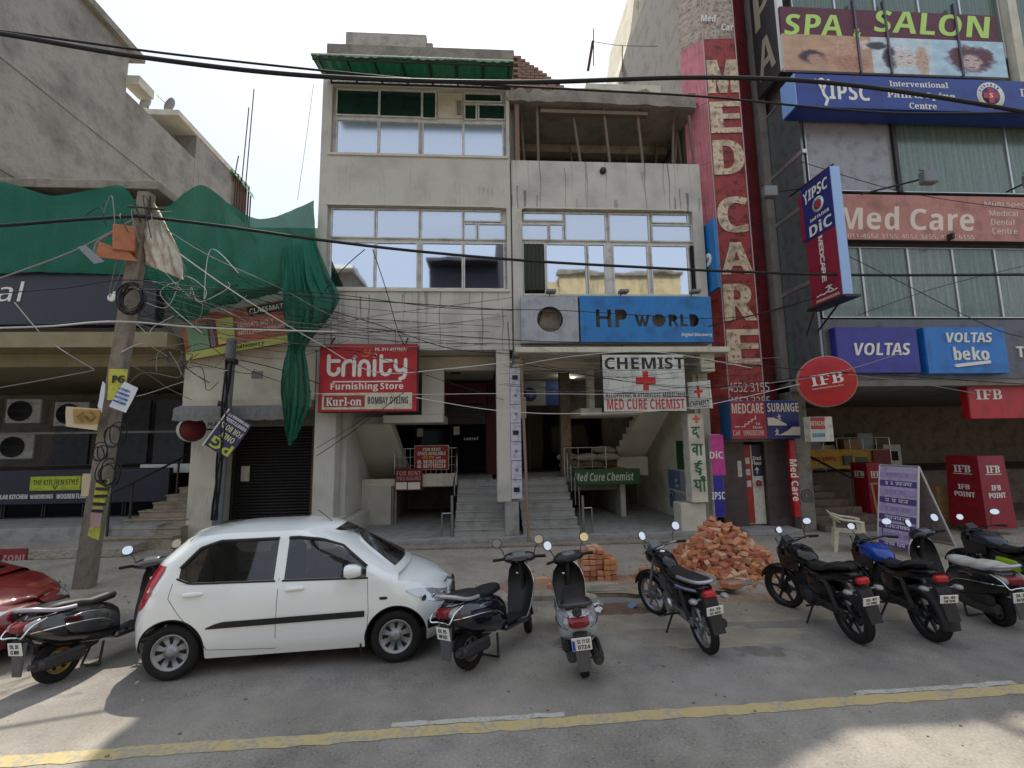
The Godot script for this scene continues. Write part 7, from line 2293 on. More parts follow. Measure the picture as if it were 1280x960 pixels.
func wires() -> void:
	cable("thick black power cable sagging across the whole street in front of the roofs", [Vector3(-7.115, 7.556, 6.2), Vector3(-5.69, 7.389, 6.2), Vector3(-4.039, 7.14, 6.2), Vector3(-2.064, 6.97, 6.2), Vector3(0.386, 6.972, 6.2), Vector3(2.874, 7.128, 6.2), Vector3(4.821, 7.095, 6.2), Vector3(7.262, 6.782, 6.2), Vector3(9.069, 6.426, 6.2)], 0.027, M.cable)
	cable("thinner black cable running just beneath the thick power cable", [Vector3(-7.377, 7.704, 6), Vector3(-5.908, 7.606, 6), Vector3(-4.006, 7.389, 6), Vector3(-2.145, 7.228, 6), Vector3(-0.428, 7.111, 6), Vector3(1.24, 7.067, 6), Vector3(2.963, 7.021, 6), Vector3(4.961, 6.887, 6), Vector3(6.344, 6.883, 6), Vector3(9.504, 7.03, 6)], 0.014, M.cable)
	cable("black twisted cable crossing from the leaning pole past the mirrored windows", [Vector3(-6.337, 6.725, 3), Vector3(-5.015, 6.736, 2.6), Vector3(-3.325, 6.66, 2.2), Vector3(-1.418, 6.568, 1.9), Vector3(1.013, 6.497, 1.6), Vector3(3.556, 6.37, 1.6), Vector3(5.921, 6.238, 1.7), Vector3(8.792, 6.036, 2.1), Vector3(14.919, 6.007, 2.4)], 0.03, M.cable)
	cable("black twisted cable running from the leaning pole out along the green net", [Vector3(-10.282, 6.393, 3), Vector3(-8.691, 6.505, 3), Vector3(-7.472, 6.63, 3), Vector3(-6.337, 6.725, 3)], 0.03, M.cable)
	for k in 6:
		cable("short loose wire tangled round the head of the leaning pole", [Vector3(-6.3, 6.7, 3.05) + Vector3(-0.9 + k * 0.3, 0.02 * k, 0), Vector3(-6.578, 6.793, 3.1) + Vector3(0.18 * k - 0.3, 0.25 * sin(k * 2.0), 0.05), Vector3(-6.281, 6.469, 3.05) + Vector3(-0.5 + 0.2 * k, -0.35 * absf(sin(k * 1.4)), 0.06)], 0.008, M.cable_grey if k % 2 else M.cable, "tangle on the pole head")
	var L := [
		["grey stay wire slanting from the leaning pole down to the frame's edge", [Vector3(-6.388, 6.662, 3), Vector3(-7.413, 6.021, 3), Vector3(-8.729, 5.378, 3.1)], 0.016, 1],
		["grey stay wire slanting from the leaning pole over the notebook banner to the furnishing sign", [Vector3(-6.047, 6.356, 2.8), Vector3(-4.95, 5.532, 2), Vector3(-3.667, 4.743, 1), Vector3(-2.459, 4.128, 0.8), Vector3(-0.817, 4.194, 0.8), Vector3(0.672, 4.356, 0.8)], 0.012, 2],
		["pale wire slanting from the pole across the net to the banner's corner", [Vector3(-5.923, 6.546, 2.9), Vector3(-5.483, 6.296, 2.2), Vector3(-4.426, 5.907, 1.4), Vector3(-3.154, 5.298, 1), Vector3(-0.818, 4.779, 0.8)], 0.008, 1],
		["pale bundle of wires level with the navy fascia's lower edge", [Vector3(-9.106, 4.624, 2.9), Vector3(-7.773, 4.668, 2.9), Vector3(-6.515, 4.744, 2.95), Vector3(-5.537, 4.863, 2), Vector3(-3.26, 4.971, 1.2)], 0.018, 2],
		["thin dark wire level with the navy fascia", [Vector3(-9.179, 5.224, 2.9), Vector3(-7.572, 5.38, 2.9), Vector3(-6.404, 5.502, 3), Vector3(-5.59, 5.697, 2), Vector3(-3.638, 5.868, 1.2), Vector3(-0.813, 5.614, 0.9), Vector3(1.823, 5.563, 0.9), Vector3(5.713, 5.374, 0.9), Vector3(7.394, 5.586, 1.4)], 0.009, 0],
		["thin wire slanting down over the left shop's dark recess", [Vector3(-8.289, 5.078, 3), Vector3(-7.658, 4.397, 3), Vector3(-6.833, 3.865, 3)], 0.009, 1],
		["thin wire rising to the pole across the left shop's dark recess", [Vector3(-8.611, 3.511, 3), Vector3(-7.587, 3.699, 3), Vector3(-6.831, 3.851, 3)], 0.009, 1],
		["thin black wire running past the shutter shop and the furnishing sign", [Vector3(-6.258, 5.391, 2.8), Vector3(-5.163, 5.747, 1.6), Vector3(-3.347, 5.803, 1), Vector3(0.69, 5.589, 0.8)], 0.012, 0],
		["black wire sloping from the pole to the shared pier over the furnishing sign", [Vector3(-6.128, 5.545, 2.8), Vector3(-4.735, 5.278, 1.4), Vector3(-2.792, 5.112, 1), Vector3(0.686, 4.894, 0.7), Vector3(3, 4.832, 0.7), Vector3(5.724, 4.805, 0.8)], 0.01, 0],
		["black wire sloping from the net to the centre pier", [Vector3(-3.697, 5.577, 1), Vector3(-2.459, 5.231, 0.9), Vector3(-0.818, 4.684, 0.8), Vector3(0.675, 4.547, 0.8)], 0.01, 0],
		["thin wire level with the furnishing sign's top", [Vector3(-6.261, 5.048, 1.6), Vector3(-3.675, 4.964, 1), Vector3(-1.558, 4.819, 0.8), Vector3(0.678, 4.776, 0.8), Vector3(3.357, 4.732, 0.8)], 0.008, 0],
		["thin wire crossing the furnishing sign's foot", [Vector3(-3.838, 3.632, 0.9), Vector3(-1.545, 3.604, 0.8), Vector3(0.66, 3.603, 0.8), Vector3(4.848, 3.529, 0.8)], 0.007, 2],
		["pale wire drooping across both shop fronts to the chemist sign", [Vector3(-1.53, 3.521, 0.9), Vector3(0.282, 3.21, 0.9), Vector3(2.127, 3.116, 0.9), Vector3(4.784, 3.217, 0.9), Vector3(7.072, 3.68, 1.6)], 0.01, 2],
		["black wire crossing the chemist sign's face", [Vector3(0.672, 4.356, 0.8), Vector3(2.556, 4.004, 0.8), Vector3(4.859, 3.701, 0.8), Vector3(6.592, 3.809, 1.2), Vector3(7.893, 3.869, 2)], 0.009, 0],
		["black wire from the fascia sign down to the double blade sign's bracket", [Vector3(5.401, 5.176, 0.9), Vector3(6.533, 5.41, 1.2), Vector3(7.491, 5.614, 1.8)], 0.014, 0],
		["thin wire over the appliance signs from the round drum sign", [Vector3(5.247, 4.357, 0.9), Vector3(7.247, 4.037, 1.4), Vector3(8.62, 3.83, 2), Vector3(11.449, 3.548, 2.4), Vector3(13.653, 3.463, 2.4)], 0.01, 0],
		["pale wire rising from the tower's numbers over the violet sign", [Vector3(5.537, 3.653, 1), Vector3(7.082, 3.789, 1.6), Vector3(7.901, 3.94, 2), Vector3(9.234, 4.324, 2)], 0.011, 1],
		["thin wire below the appliance signs", [Vector3(7.89, 3.834, 2), Vector3(9.334, 3.649, 2), Vector3(10.787, 3.391, 2)], 0.008, 1],
		["thin black wire in front of the middle glazing of the right building", [Vector3(7.427, 8.894, 1.8), Vector3(9.908, 8.186, 1.8), Vector3(12.88, 7.798, 1.8), Vector3(15.348, 7.676, 1.8)], 0.008, 0],
		["thin black wire slanting over the glazing towards the violet sign", [Vector3(8.172, 6.694, 1.8), Vector3(9.627, 5.944, 1.8), Vector3(11.626, 4.913, 1.8), Vector3(12.763, 4.631, 1.8)], 0.008, 0],
		["thin black wire rising over the pale glazing of the right building", [Vector3(8.389, 5.19, 1.8), Vector3(10.392, 5.853, 1.8), Vector3(12.864, 6.449, 1.8)], 0.008, 0],
		["slack wire hanging from the long window down to the furnishing sign", [Vector3(-2.328, 6.594, 1.9), Vector3(-2.193, 5.988, 1.2), Vector3(-1.965, 5.066, 0.8), Vector3(-1.787, 4.651, 0.5)], 0.01, 0],
		["taut wire rising from the net to the mirrored window", [Vector3(-3.742, 5.961, 0.8), Vector3(-3.129, 6.45, 1.2), Vector3(-2.495, 6.592, 1.9)], 0.01, 0],
		["thin wire looping from the coil on the cream corner to the thin pole", [Vector3(-7.373, 4.767, 0), Vector3(-6.654, 4.919, 0.2), Vector3(-5.93, 4.473, 0.3), Vector3(-5.179, 4.124, 0.3), Vector3(-3.984, 3.712, 0.5)], 0.008, 0],
		["pale wire looping down from the pole to the awning's corner", [Vector3(-6.277, 3.962, 3), Vector3(-6.621, 3.924, 2), Vector3(-7.008, 3.795, 0.8), Vector3(-6.839, 3.579, 0.2)], 0.009, 1],
		["pale wire running from the pole to the coil on the cream corner", [Vector3(-6.403, 4.178, 3), Vector3(-6.603, 4.494, 2.2), Vector3(-7.191, 4.537, 0.6)], 0.009, 2],
		["thin wire slanting under the notebook banner to the net's tail", [Vector3(-5.749, 4.51, 0.3), Vector3(-4.689, 4.228, 0.6), Vector3(-3.774, 3.886, 0.6)], 0.012, 0],
		["thin wire fanning from the net knot to the furnishing sign's corner", [Vector3(-4.052, 4.707, 1), Vector3(-2.804, 4.576, 0.9), Vector3(-1.367, 4.066, 0.8), Vector3(0.477, 3.465, 0.7)], 0.007, 0],
		["thin wire fanning from the net knot past the mirrored office wall", [Vector3(-4.335, 4.904, 1.1), Vector3(-2.463, 5.42, 0.9), Vector3(-0.445, 5.742, 0.8), Vector3(0.708, 5.966, 0.6)], 0.006, 0],
		["slack wire slanting over the white pier under the furnishing sign", [Vector3(-3.856, 2.234, 0.4), Vector3(-3.045, 2.773, 0.5), Vector3(-2.326, 3.322, 0.5), Vector3(-1.869, 3.694, 0.5)], 0.009, 0],
		["second slack wire slanting over the white pier under the furnishing sign", [Vector3(-3.863, 2.417, 0.4), Vector3(-3.134, 2.849, 0.45), Vector3(-2.509, 3.286, 0.5)], 0.007, 0],
		["thin aerial wire rising beside the office building's left edge", [Vector3(-4.913, 8.979, -0.5), Vector3(-4.767, 10.591, -0.5), Vector3(-4.544, 12.215, -0.3)], 0.006, 1],
		["pale wire crossing the gutted building's soffit to the red tower", [Vector3(0.67, 4.243, 0.8), Vector3(2.191, 4.484, 0.8), Vector3(4.09, 4.555, 0.9), Vector3(6.232, 4.111, 1.2)], 0.009, 2],
		["thin clothes line on the gutted roof", [Vector3(3.385, 14.49, -1), Vector3(4.218, 14.39, -1), Vector3(5.387, 14.411, -1)], 0.008, 0]]
	for l in L:
		cable(l[0], l[1], l[2], [M.cable, M.cable_grey, M.cable_white][l[3]])
	for k in 28:
		var p := Vector3(-7.4 + rng.randf() * 2.0, 4.3 + rng.randf() * 2.4, 2.2 - rng.randf() * 1.6)
		var q := Vector3(-4.0 + rng.randf() * 4.6, 4.7 + rng.randf() * 0.9, 0.45 + rng.randf() * 0.3)
		var mid := (p + q) * 0.5 - Vector3(0.3 * rng.randfn(), 0.1 + rng.randf() * 0.35, 0)
		cable("thin stray wire in the tangle between the leaning pole and the office building", [p, mid, q], 0.005, [M.cable, M.cable, M.cable_grey][k % 3], "stray wires of the tangle")
	for k in 16:
		var pp := []
		var c0 := Vector3(-6.9 + rng.randf() * 1.2, 3.6 + rng.randf() * 2.6, 2.6 - rng.randf() * 0.8)
		for i in 6: pp.append(c0 + Vector3(0.28 * i - 0.5 + 0.25 * rng.randfn(), 0.3 * rng.randfn(), 0.1 * rng.randfn()))
		cable("short looped wire end hanging loose about the leaning pole", pp, 0.007, [M.cable, M.cable_grey, M.cable_white][k % 3], "looped wire ends at the pole")
	for k in 15:
		var p := Vector3(0.3 + rng.randf() * 1.0, 3.6 + rng.randf() * 1.2, 0.5)
		var q := Vector3(4.6 + rng.randf() * 2.6, 3.4 + rng.randf() * 1.1, 0.8 + rng.randf() * 0.4)
		var mid := (p + q) * 0.5 - Vector3(0, 0.05 + rng.randf() * 0.2, 0)
		cable("thin stray wire crossing before the chemist's shop", [p, mid, q], 0.005, [M.cable, M.cable_grey, M.cable][k % 3], "stray wires at the chemist")

# ---------------------------------------------------------------- vehicles
func lin(x: float, tab: Array) -> float:
	# piecewise smooth table of [x, y]
	if x <= tab[0][0]: return tab[0][1]
	for i in tab.size() - 1:
		if x <= tab[i + 1][0]:
			var f: float = (x - tab[i][0]) / (tab[i + 1][0] - tab[i][0])
			return lerpf(tab[i][1], tab[i + 1][1], f)
	return tab[tab.size() - 1][1]

func sm(x: float, tab: Array) -> float:
	# the same with rounded joins
	var d := 0.045
	return (lin(x - d, tab) + 2.0 * lin(x, tab) + lin(x + d, tab)) * 0.25

# plan outline of the car at height h
func car_dims(h: float) -> Array:
	var xr := lin(h, [[0.18, -1.64], [0.3, -1.72], [0.55, -1.74], [0.75, -1.71], [1.0, -1.64], [1.2, -1.54], [1.42, -1.3], [1.5, -1.1]])
	var xf := lin(h, [[0.18, 1.78], [0.3, 1.86], [0.5, 1.87], [0.62, 1.84], [0.72, 1.76], [0.86, 1.62], [0.95, 1.38], [1.0, 1.22], [1.42, 0.4], [1.5, 0.24]])
	var w := lin(h, [[0.18, 0.74], [0.32, 0.785], [0.55, 0.797], [0.75, 0.79], [0.92, 0.765], [1.0, 0.74], [1.42, 0.6], [1.5, 0.54]])
	return [xr, xf, w]

func car_z(x: float, h: float) -> float:
	var d := car_dims(h)
	var w: float = d[2]
	var rl := 0.42 if h < 0.9 else 0.38
	var fl := lin(h, [[0.85, 0.62], [1.0, 0.36]])
	if x < d[0] + rl:
		var f := clampf((d[0] + rl - x) / rl, 0, 1)
		return w * pow(maxf(0.0, 1.0 - pow(f, 2.6)), 1.0 / 2.6)
	if x > d[1] - fl:
		var f := clampf((x - d[1] + fl) / fl, 0, 1)
		return w * pow(maxf(0.0, 1.0 - pow(f, 2.4)), 1.0 / 2.4)
	return w

# the patch of bodywork between two height curves over a list of x, on side sd, pushed out by off
func car_patch(st: SurfaceTool, xs: Array, lo: Callable, hi: Callable, rows: int, sd: float, off: float) -> void:
	var g := []
	for i in rows + 1:
		var r := PackedVector3Array()
		for x in xs:
			var h := lerpf(lo.call(x), hi.call(x), float(i) / rows)
			r.append(Vector3(x, h, sd * (car_z(x, h) + off)))
		g.append(r)
	var t := PackedVector3Array()
	for i in rows:
		for j in xs.size() - 1:
			t.append_array([g[i][j], g[i][j + 1], g[i + 1][j + 1], g[i][j], g[i + 1][j + 1], g[i + 1][j]])
	if sd > 0: t = rev(t)
	tris(st, t, true, false)

func rng_list(a: float, b: float, n: int) -> Array:
	var r := []
	for i in n + 1: r.append(lerpf(a, b, float(i) / n))
	return r

func car_cols() -> Array:
	# x positions along the side as fractions of the outline, dense at arches and ends
	var xs := []
	for i in 13: xs.append([0, 1.0 - cos(i / 12.0 * PI / 2)])
	for x in rng_list(-1.19 - 0.345, -1.19 + 0.345, 28): xs.append([1, x])
	for x in rng_list(-0.8, 0.8, 20): xs.append([1, x])
	for x in rng_list(1.19 - 0.345, 1.19 + 0.345, 28): xs.append([1, x])
	return xs

func car_bottom(x: float) -> float:
	for a in [-1.19, 1.19]:
		if absf(x - a) < 0.345: return maxf(0.2, 0.29 + sqrt(maxf(0.0, 0.345 * 0.345 - (x - a) * (x - a))))
	return lin(x, [[-1.8, 0.28], [-1.6, 0.24], [-0.8, 0.2], [0.8, 0.2], [1.6, 0.2], [1.9, 0.22]])

func car_belt(x: float) -> float:
	return sm(x, [[-1.8, 1.0], [-1.2, 0.99], [-0.5, 0.965], [0.6, 0.94], [0.95, 0.935], [1.3, 0.88], [1.6, 0.79], [1.78, 0.7], [1.9, 0.62]])

func make_car(called: String, label: String, paint: Material, at: Vector3, turn: float, moulding: bool) -> Node3D:
	var t := own(called, label, "car", at, Vector3(0, turn, 0))
	# lower body: a closed ring of columns from sill to beltline, both sides and round the ends
	var xs := []
	for i in 17: xs.append(-1.745 + 0.3 * (1.0 - cos(i / 16.0 * PI / 2)))
	for x in rng_list(-1.42, -0.83, 34): xs.append(x)
	for x in rng_list(-0.8, 0.8, 22): xs.append(x)
	for x in rng_list(0.83, 1.55, 38): xs.append(x)
	for i in 17: xs.append(1.56 + 0.315 * sin(i / 16.0 * PI / 2))
	# 2 mm either side of the arch ends keeps their edges upright
	for a in [-1.19, 1.19]:
		for e in [-0.345, 0.345]:
			xs.append(a + e - 0.002)
			xs.append(a + e + 0.002)
	xs.sort()
	var st := mb()
	for sd in [1.0, -1.0]:
		car_patch(st, xs, car_bottom, car_belt, 14, sd, 0.0)
	# bonnet between the beltlines
	var g := []
	for x in rng_list(0.62, 1.86, 30):
		var r := PackedVector3Array()
		var h := car_belt(x)
		var z := car_z(x, h)
		for k in 15:
			var u := k / 14.0 * 2.0 - 1.0
			r.append(Vector3(x + 0.03 * (1.0 - u * u), h + (0.07 if x < 1.5 else 0.07 * maxf(0.0, (1.9 - x) / 0.4)) * (1.0 - u * u), z * u))
		g.append(r)
	var bt := PackedVector3Array()
	for i in g.size() - 1:
		for j in 14:
			bt.append_array([g[i][j], g[i + 1][j + 1], g[i + 1][j], g[i][j], g[i][j + 1], g[i + 1][j + 1]])
	tris(st, rev(rev(bt)), true, false)
	# nose and tail closing strips
	for e in [[1.84, 0.2], [-1.73, 0.2]]:
		var rows := []
		for i in 13:
			var h := lerpf(0.2, 0.66 if e[0] > 0 else 1.0, i / 12.0)
			var d := car_dims(h)
			var x: float = d[1] - 0.004 if e[0] > 0 else d[0] + 0.004
			var z := car_z(x - signf(e[0]) * 0.02, h) + 0.02
			var r := PackedVector3Array()
			for k in 9: r.append(Vector3(x + signf(e[0]) * 0.0, h, z * (k / 4.0 - 1.0)))
			rows.append(r)
		var tt := PackedVector3Array()
		for i in 12:
			for k in 8:
				tt.append_array([rows[i][k], rows[i][k + 1], rows[i + 1][k + 1], rows[i][k], rows[i + 1][k + 1], rows[i + 1][k]])
		if e[0] > 0: tt = rev(tt)
		tris(st, tt, true, false)
	# cabin: pillars, roof and rails round real window openings
	var lo := func(x): return car_belt(x) - 0.005
	var roof := func(x): return sm(x, [[-1.66, 0.98], [-1.58, 1.14], [-1.48, 1.28], [-1.28, 1.43], [-0.8, 1.485], [0.0, 1.49], [0.28, 1.45], [0.55, 1.35], [0.9, 1.14], [1.15, 0.985], [1.22, 0.94]])
	var wtop := func(x): return minf(roof.call(x) - 0.08, lin(x, [[-1.2, 1.1], [-1.0, 1.33], [-0.8, 1.395], [0.2, 1.405], [0.5, 1.3], [0.86, 1.045]]))
	var wbot := func(x): return minf(wtop.call(x) - 0.004, lin(x, [[-1.2, 1.06], [-1.05, 1.0], [-0.2, 0.985], [0.86, 0.965]]))
	var crown_of := func(x): return lin(x, [[-1.66, 0.0], [-1.45, 0.02], [-1.2, 0.04], [-0.6, 0.06], [0.2, 0.06], [0.5, 0.055], [1.2, 0.02]])
	var panes := [[-1.17, -0.17, "rear_door_glass"], [-0.06, 0.84, "front_door_glass"]]
	for sd in [1.0, -1.0]:
		for q in [[-1.65, -1.17], [-0.17, -0.06], [0.84, 1.2]]: car_patch(st, rng_list(q[0], q[1], 24), lo, roof, 20, sd, 0.0)
		for q in panes:
			car_patch(st, rng_list(q[0], q[1], 44), lo, wbot, 4, sd, 0.0)
			car_patch(st, rng_list(q[0], q[1], 44), wtop, roof, 6, sd, 0.0)
	var skin := func(x: float, u: float, up: float) -> Vector3:
		var h: float = roof.call(x)
		return Vector3(x + (0.1 * (1.0 - u * u) if x > 0.3 else 0.1 * (1.0 - u * u) * clampf(x / 0.3, 0, 1)), h + crown_of.call(x) * (1.0 - pow(absf(u), 2.4)) + up, car_z(x, h) * u)
	for q in [[-1.65, -1.56, 0], [-1.56, -1.32, 1], [-1.32, 0.36, 0], [0.36, 1.12, 1], [1.12, 1.2, 0]]:
		var ex := rng_list(q[0], q[1], 30)
		bt = PackedVector3Array()
		for i in ex.size() - 1:
			for j in 16:
				var u0 := j / 8.0 - 1.0
				var u1 := (j + 1) / 8.0 - 1.0
				if q[2] == 1 and j > 0 and j < 15: continue
				var p0: Vector3 = skin.call(ex[i], u0, 0.0)
				var p1: Vector3 = skin.call(ex[i], u1, 0.0)
				var p2: Vector3 = skin.call(ex[i + 1], u1, 0.0)
				var p3: Vector3 = skin.call(ex[i + 1], u0, 0.0)
				bt.append_array([p0, p2, p3, p0, p1, p2])
		tris(st, bt, true, false)
	part(t, "body", st, paint)
	# floor pan, seats, wheel and dashboard seen through the glass
	boxp(t, "underbody", M.black, -1.45, 0.19, -0.56, 1.3, 0.6, 0.56)
	boxp(t, "engine_bay", M.black, 1.3, 0.24, -0.4, 1.7, 0.58, 0.4)
	var cloth_m := m("car_seat", rgb(92, 90, 88), 0.95)
	for q in [[0.05, 0.34], [0.05, -0.34], [-0.85, 0.34], [-0.85, -0.34]]:
		st = mb()
		box(st, Vector3(q[0] - 0.2, 0.6, q[1] - 0.24), Vector3(q[0] + 0.28, 0.78, q[1] + 0.24), 0.05)
		box(st, Vector3(q[0] - 0.36, 0.62, q[1] - 0.23), Vector3(q[0] - 0.22, 1.16, q[1] + 0.23), 0.05)
		box(st, Vector3(q[0] - 0.37, 1.17, q[1] - 0.12), Vector3(q[0] - 0.28, 1.32, q[1] + 0.12), 0.03)
		part(t, "seat", st, cloth_m)
	boxp(t, "dashboard", m("car_trim", rgb(20, 20, 21), 0.5), 0.62, 0.6, -0.66, 1.05, 0.98, 0.66, 0.06)
	st = mb()
	var rim_pts := PackedVector3Array()
	for i in 25: rim_pts.append(Vector3(0.5 + 0.06 * sin(TAU * i / 24), 0.98 + 0.17 * sin(TAU * i / 24), 0.34 + 0.18 * cos(TAU * i / 24)))
	tube(st, rim_pts, 0.014, 6, false)
	part(t, "steering_wheel", st, M.car_trim)
	var glass := m("car_glass", rgb(10, 14, 13), 0.02)
	glass.transparency = BaseMaterial3D.TRANSPARENCY_ALPHA
	glass.albedo_color.a = 0.5
	glass.metallic_specular = 0.9
	for e in [[0.36, 1.12, "windscreen"], [-1.56, -1.32, "rear_screen"]]:
		st = mb()
		var rw := []
		for x in rng_list(e[0], e[1], 24):
			var r := PackedVector3Array()
			for k in 15: r.append(skin.call(x, (k / 14.0 * 2.0 - 1.0) * 0.885, 0.003))
			rw.append(r)
		sheet(st, rw, -0.004)
		part(t, e[2], st, glass)
	# side glass, seals, doors
	var trim := m("car_trim", rgb(20, 20, 21), 0.5)
	for sd in [1.0, -1.0]:
		for q in panes:
			st = mb()
			var top := wtop
			var bot := wbot
			car_patch(st, rng_list(q[0], q[1], 44), func(x): return bot.call(x) - 0.004, func(x): return top.call(x) + 0.004, 6, sd, -0.004)
			part(t, q[2], st, glass)
			st = mb()
			var edge := PackedVector3Array()
			for x in rng_list(q[0], q[1], 30):
				var hh: float = top.call(x) + 0.012
				edge.append(Vector3(x, hh, sd * (car_z(x, hh) + 0.002)))
			tube(st, edge, 0.02, 8)
			part(t, "rain_visor", st, trim)
			st = mb()
			car_patch(st, rng_list(q[0] - 0.02, q[1] + 0.02, 18), func(x): return bot.call(x) - 0.02, func(x): return bot.call(x), 1, sd, 0.006)
			part(t, "window_seal", st, trim)
		# shut lines
		st = mb()
		for q in [[[-0.115, 0.26], [-0.115, 1.0]], [[0.86, 0.26], [0.88, 0.6], [0.86, 0.96]], [[-0.115, 0.26], [-0.82, 0.3], [-0.9, 0.45], [-1.1, 0.66], [-1.24, 0.85], [-1.22, 1.0]]]:
			var pts := PackedVector3Array()
			for i in q.size() - 1:
				for k in 7: pts.append(Vector3(lerpf(q[i][0], q[i + 1][0], k / 6.0), lerpf(q[i][1], q[i + 1][1], k / 6.0), 0))
			for i in pts.size(): pts[i].z = sd * (car_z(pts[i].x, pts[i].y) - 0.001)
			tube(st, pts, 0.0035, 5)
		part(t, "shut_line", st, trim)
		if moulding:
			st = mb()
			car_patch(st, rng_list(-0.83, 0.84, 20), func(x): return 0.52 + 0.015 * (x + 0.8), func(x): return 0.585 + 0.015 * (x + 0.8) - (0.05 * maxf(0.0, -(x + 0.7)) * 8.0), 2, sd, 0.012)
			part(t, "side_moulding", st, trim)
		for x in [-1.0, 0.06]:
			st = mb()
			var z := car_z(x, 0.88)
			pod(st, [[x - 0.1, 0.88, 0.005, 0.012], [x - 0.08, 0.88, 0.02, 0.024], [x, 0.885, 0.026, 0.026], [x + 0.09, 0.885, 0.02, 0.022], [x + 0.11, 0.885, 0.005, 0.012]], 10, Transform3D(Basis.IDENTITY, Vector3(0, 0, sd * (z + 0.008))))
			part(t, "door_handle", st, paint)
		# mirror
		st = mb()
		pod(st, [[0.62, 1.06, 0.07, 0.06], [0.66, 1.06, 0.09, 0.075], [0.74, 1.06, 0.085, 0.07], [0.8, 1.055, 0.05, 0.045]], 14, Transform3D(Basis.IDENTITY, Vector3(0, 0, sd * 0.84)))
		part(t, "wing_mirror", st, paint)
		# lamps
		st = mb()
		car_patch(st, rng_list(1.3, 1.78, 16), func(x): return lin(x, [[1.3, 0.78], [1.5, 0.67], [1.8, 0.56]]), func(x): return minf(car_belt(x) - 0.02, lin(x, [[1.3, 0.8], [1.45, 0.79], [1.6, 0.75], [1.8, 0.66]])), 4, sd, 0.008)
		var hl := part(t, "headlight", st, m("lamp_clear", rgb(186, 190, 192), 0.08, 0.6))
		st = mb()
		for x in [1.5, 1.62, 1.72]:
			lathe(st, Vector3(x, 0.68 - 0.2 * (x - 1.55), sd * (car_z(x, 0.67) + 0.006)), Vector3(0.7, 0, sd * 0.7), [[0.0, 0.0], [0.02, 0.006], [0.035, 0.012], [0.038, 0.006]], 14)
		part(hl, "reflector", st, M.chrome)
		st = mb()
		car_patch(st, rng_list(-1.69, -1.34, 12), func(x): return lin(x, [[-1.69, 0.64], [-1.5, 0.76], [-1.34, 1.12]]), func(x): return lin(x, [[-1.69, 0.84], [-1.6, 1.02], [-1.45, 1.17], [-1.34, 1.17]]), 4, sd, 0.008)
		part(t, "tail_light", st, m("lamp_red", rgb(170, 18, 28), 0.15))
		st = mb()
		pod(st, [[1.0, 0.73, 0.004, 0.012], [1.02, 0.73, 0.01, 0.016], [1.07, 0.73, 0.01, 0.016], [1.09, 0.73, 0.004, 0.01]], 8, Transform3D(Basis.IDENTITY, Vector3(0, 0, sd * (car_z(1.05, 0.73) + 0.002))))
		part(t, "indicator", st, trim)
		st = mb()
		car_patch(st, rng_list(1.55, 1.76, 6), func(x): return 0.34, func(x): return 0.44, 1, sd, 0.006)
		part(t, "fog_lamp_recess", st, trim)
		# wheel arch lips and mud flaps
		for a in [-1.19, 1.19]:
			var pts := PackedVector3Array()
			for i in 25:
				var an := PI * i / 24.0
				var x: float = a + cos(an) * 0.343
				var y := 0.29 + sin(an) * 0.343
				pts.append(Vector3(x, y, sd * (car_z(x, y) - 0.004)))
			st = mb()
			tube(st, pts, 0.009, 6)
			part(t, "arch_lip", st, trim)
	boxp(t, "mud_flap", M.rubber, 0.79, 0.12, 0.58, 0.81, 0.34, 0.76)
	# grille, plate, wipers, aerial
	boxp(t, "grille", trim, 1.84, 0.58, -0.34, 1.875, 0.66, 0.34, 0.01)
	boxp(t, "grille_bar", M.chrome, 1.872, 0.61, -0.3, 1.882, 0.63, 0.3, 0.003)
	boxp(t, "air_intake", trim, 1.845, 0.3, -0.42, 1.872, 0.42, 0.42, 0.01)
	boxp(t, "number_plate", M.white, 1.875, 0.43, -0.25, 1.885, 0.54, 0.25, 0.003)
	st = mb()
	rod(st, Vector3(0.33, 1.49, 0.1), Vector3(0.12, 1.66, 0.1), 0.005, 5)
	part(t, "aerial", st, trim)
	st = mb()
	rod(st, Vector3(1.02, 1.04, 0.3), Vector3(0.8, 1.21, -0.2), 0.008, 5)
	part(t, "wiper", st, trim)
	for q in [[-1.19, 1], [1.19, 1], [-1.19, -1], [1.19, -1]]:
		var w := part(t, "wheel", tyre(0.288, 0.165, 0.187), M.rubber)
		w.position = Vector3(q[0], 0.288, q[1] * 0.69)
		var st2 := mb()
		var o := float(q[1])
		lathe(st2, Vector3.ZERO, Vector3(0, 0, o), [[0.0, 0.07], [0.03, 0.07], [0.055, 0.06], [0.06, 0.045], [0.16, 0.05], [0.175, 0.07], [0.189, 0.075], [0.189, 0.03], [0.0, 0.0]], 40)
		part(w, "hubcap", st2, m("hubcap", rgb(150, 152, 156), 0.35, 0.6))
		for k in 8:
			var a := TAU * k / 8
			var sp := mb()
			var dr := Vector3(cos(a), sin(a), 0)
			var pe := Vector3(-sin(a), cos(a), 0)
			var zz := Vector3(0, 0, o)
			var p := PackedVector3Array([dr * 0.085 - pe * 0.009, dr * 0.15 - pe * 0.024, dr * 0.15 + pe * 0.024, dr * 0.085 + pe * 0.009])
			hull8(sp, PackedVector3Array([p[0] + zz * 0.04, p[1] + zz * 0.04, p[2] + zz * 0.04, p[3] + zz * 0.04, p[0] + zz * 0.054, p[1] + zz * 0.058, p[2] + zz * 0.058, p[3] + zz * 0.054]))
			part(w, "hubcap_slot", sp, M.black)
	return t

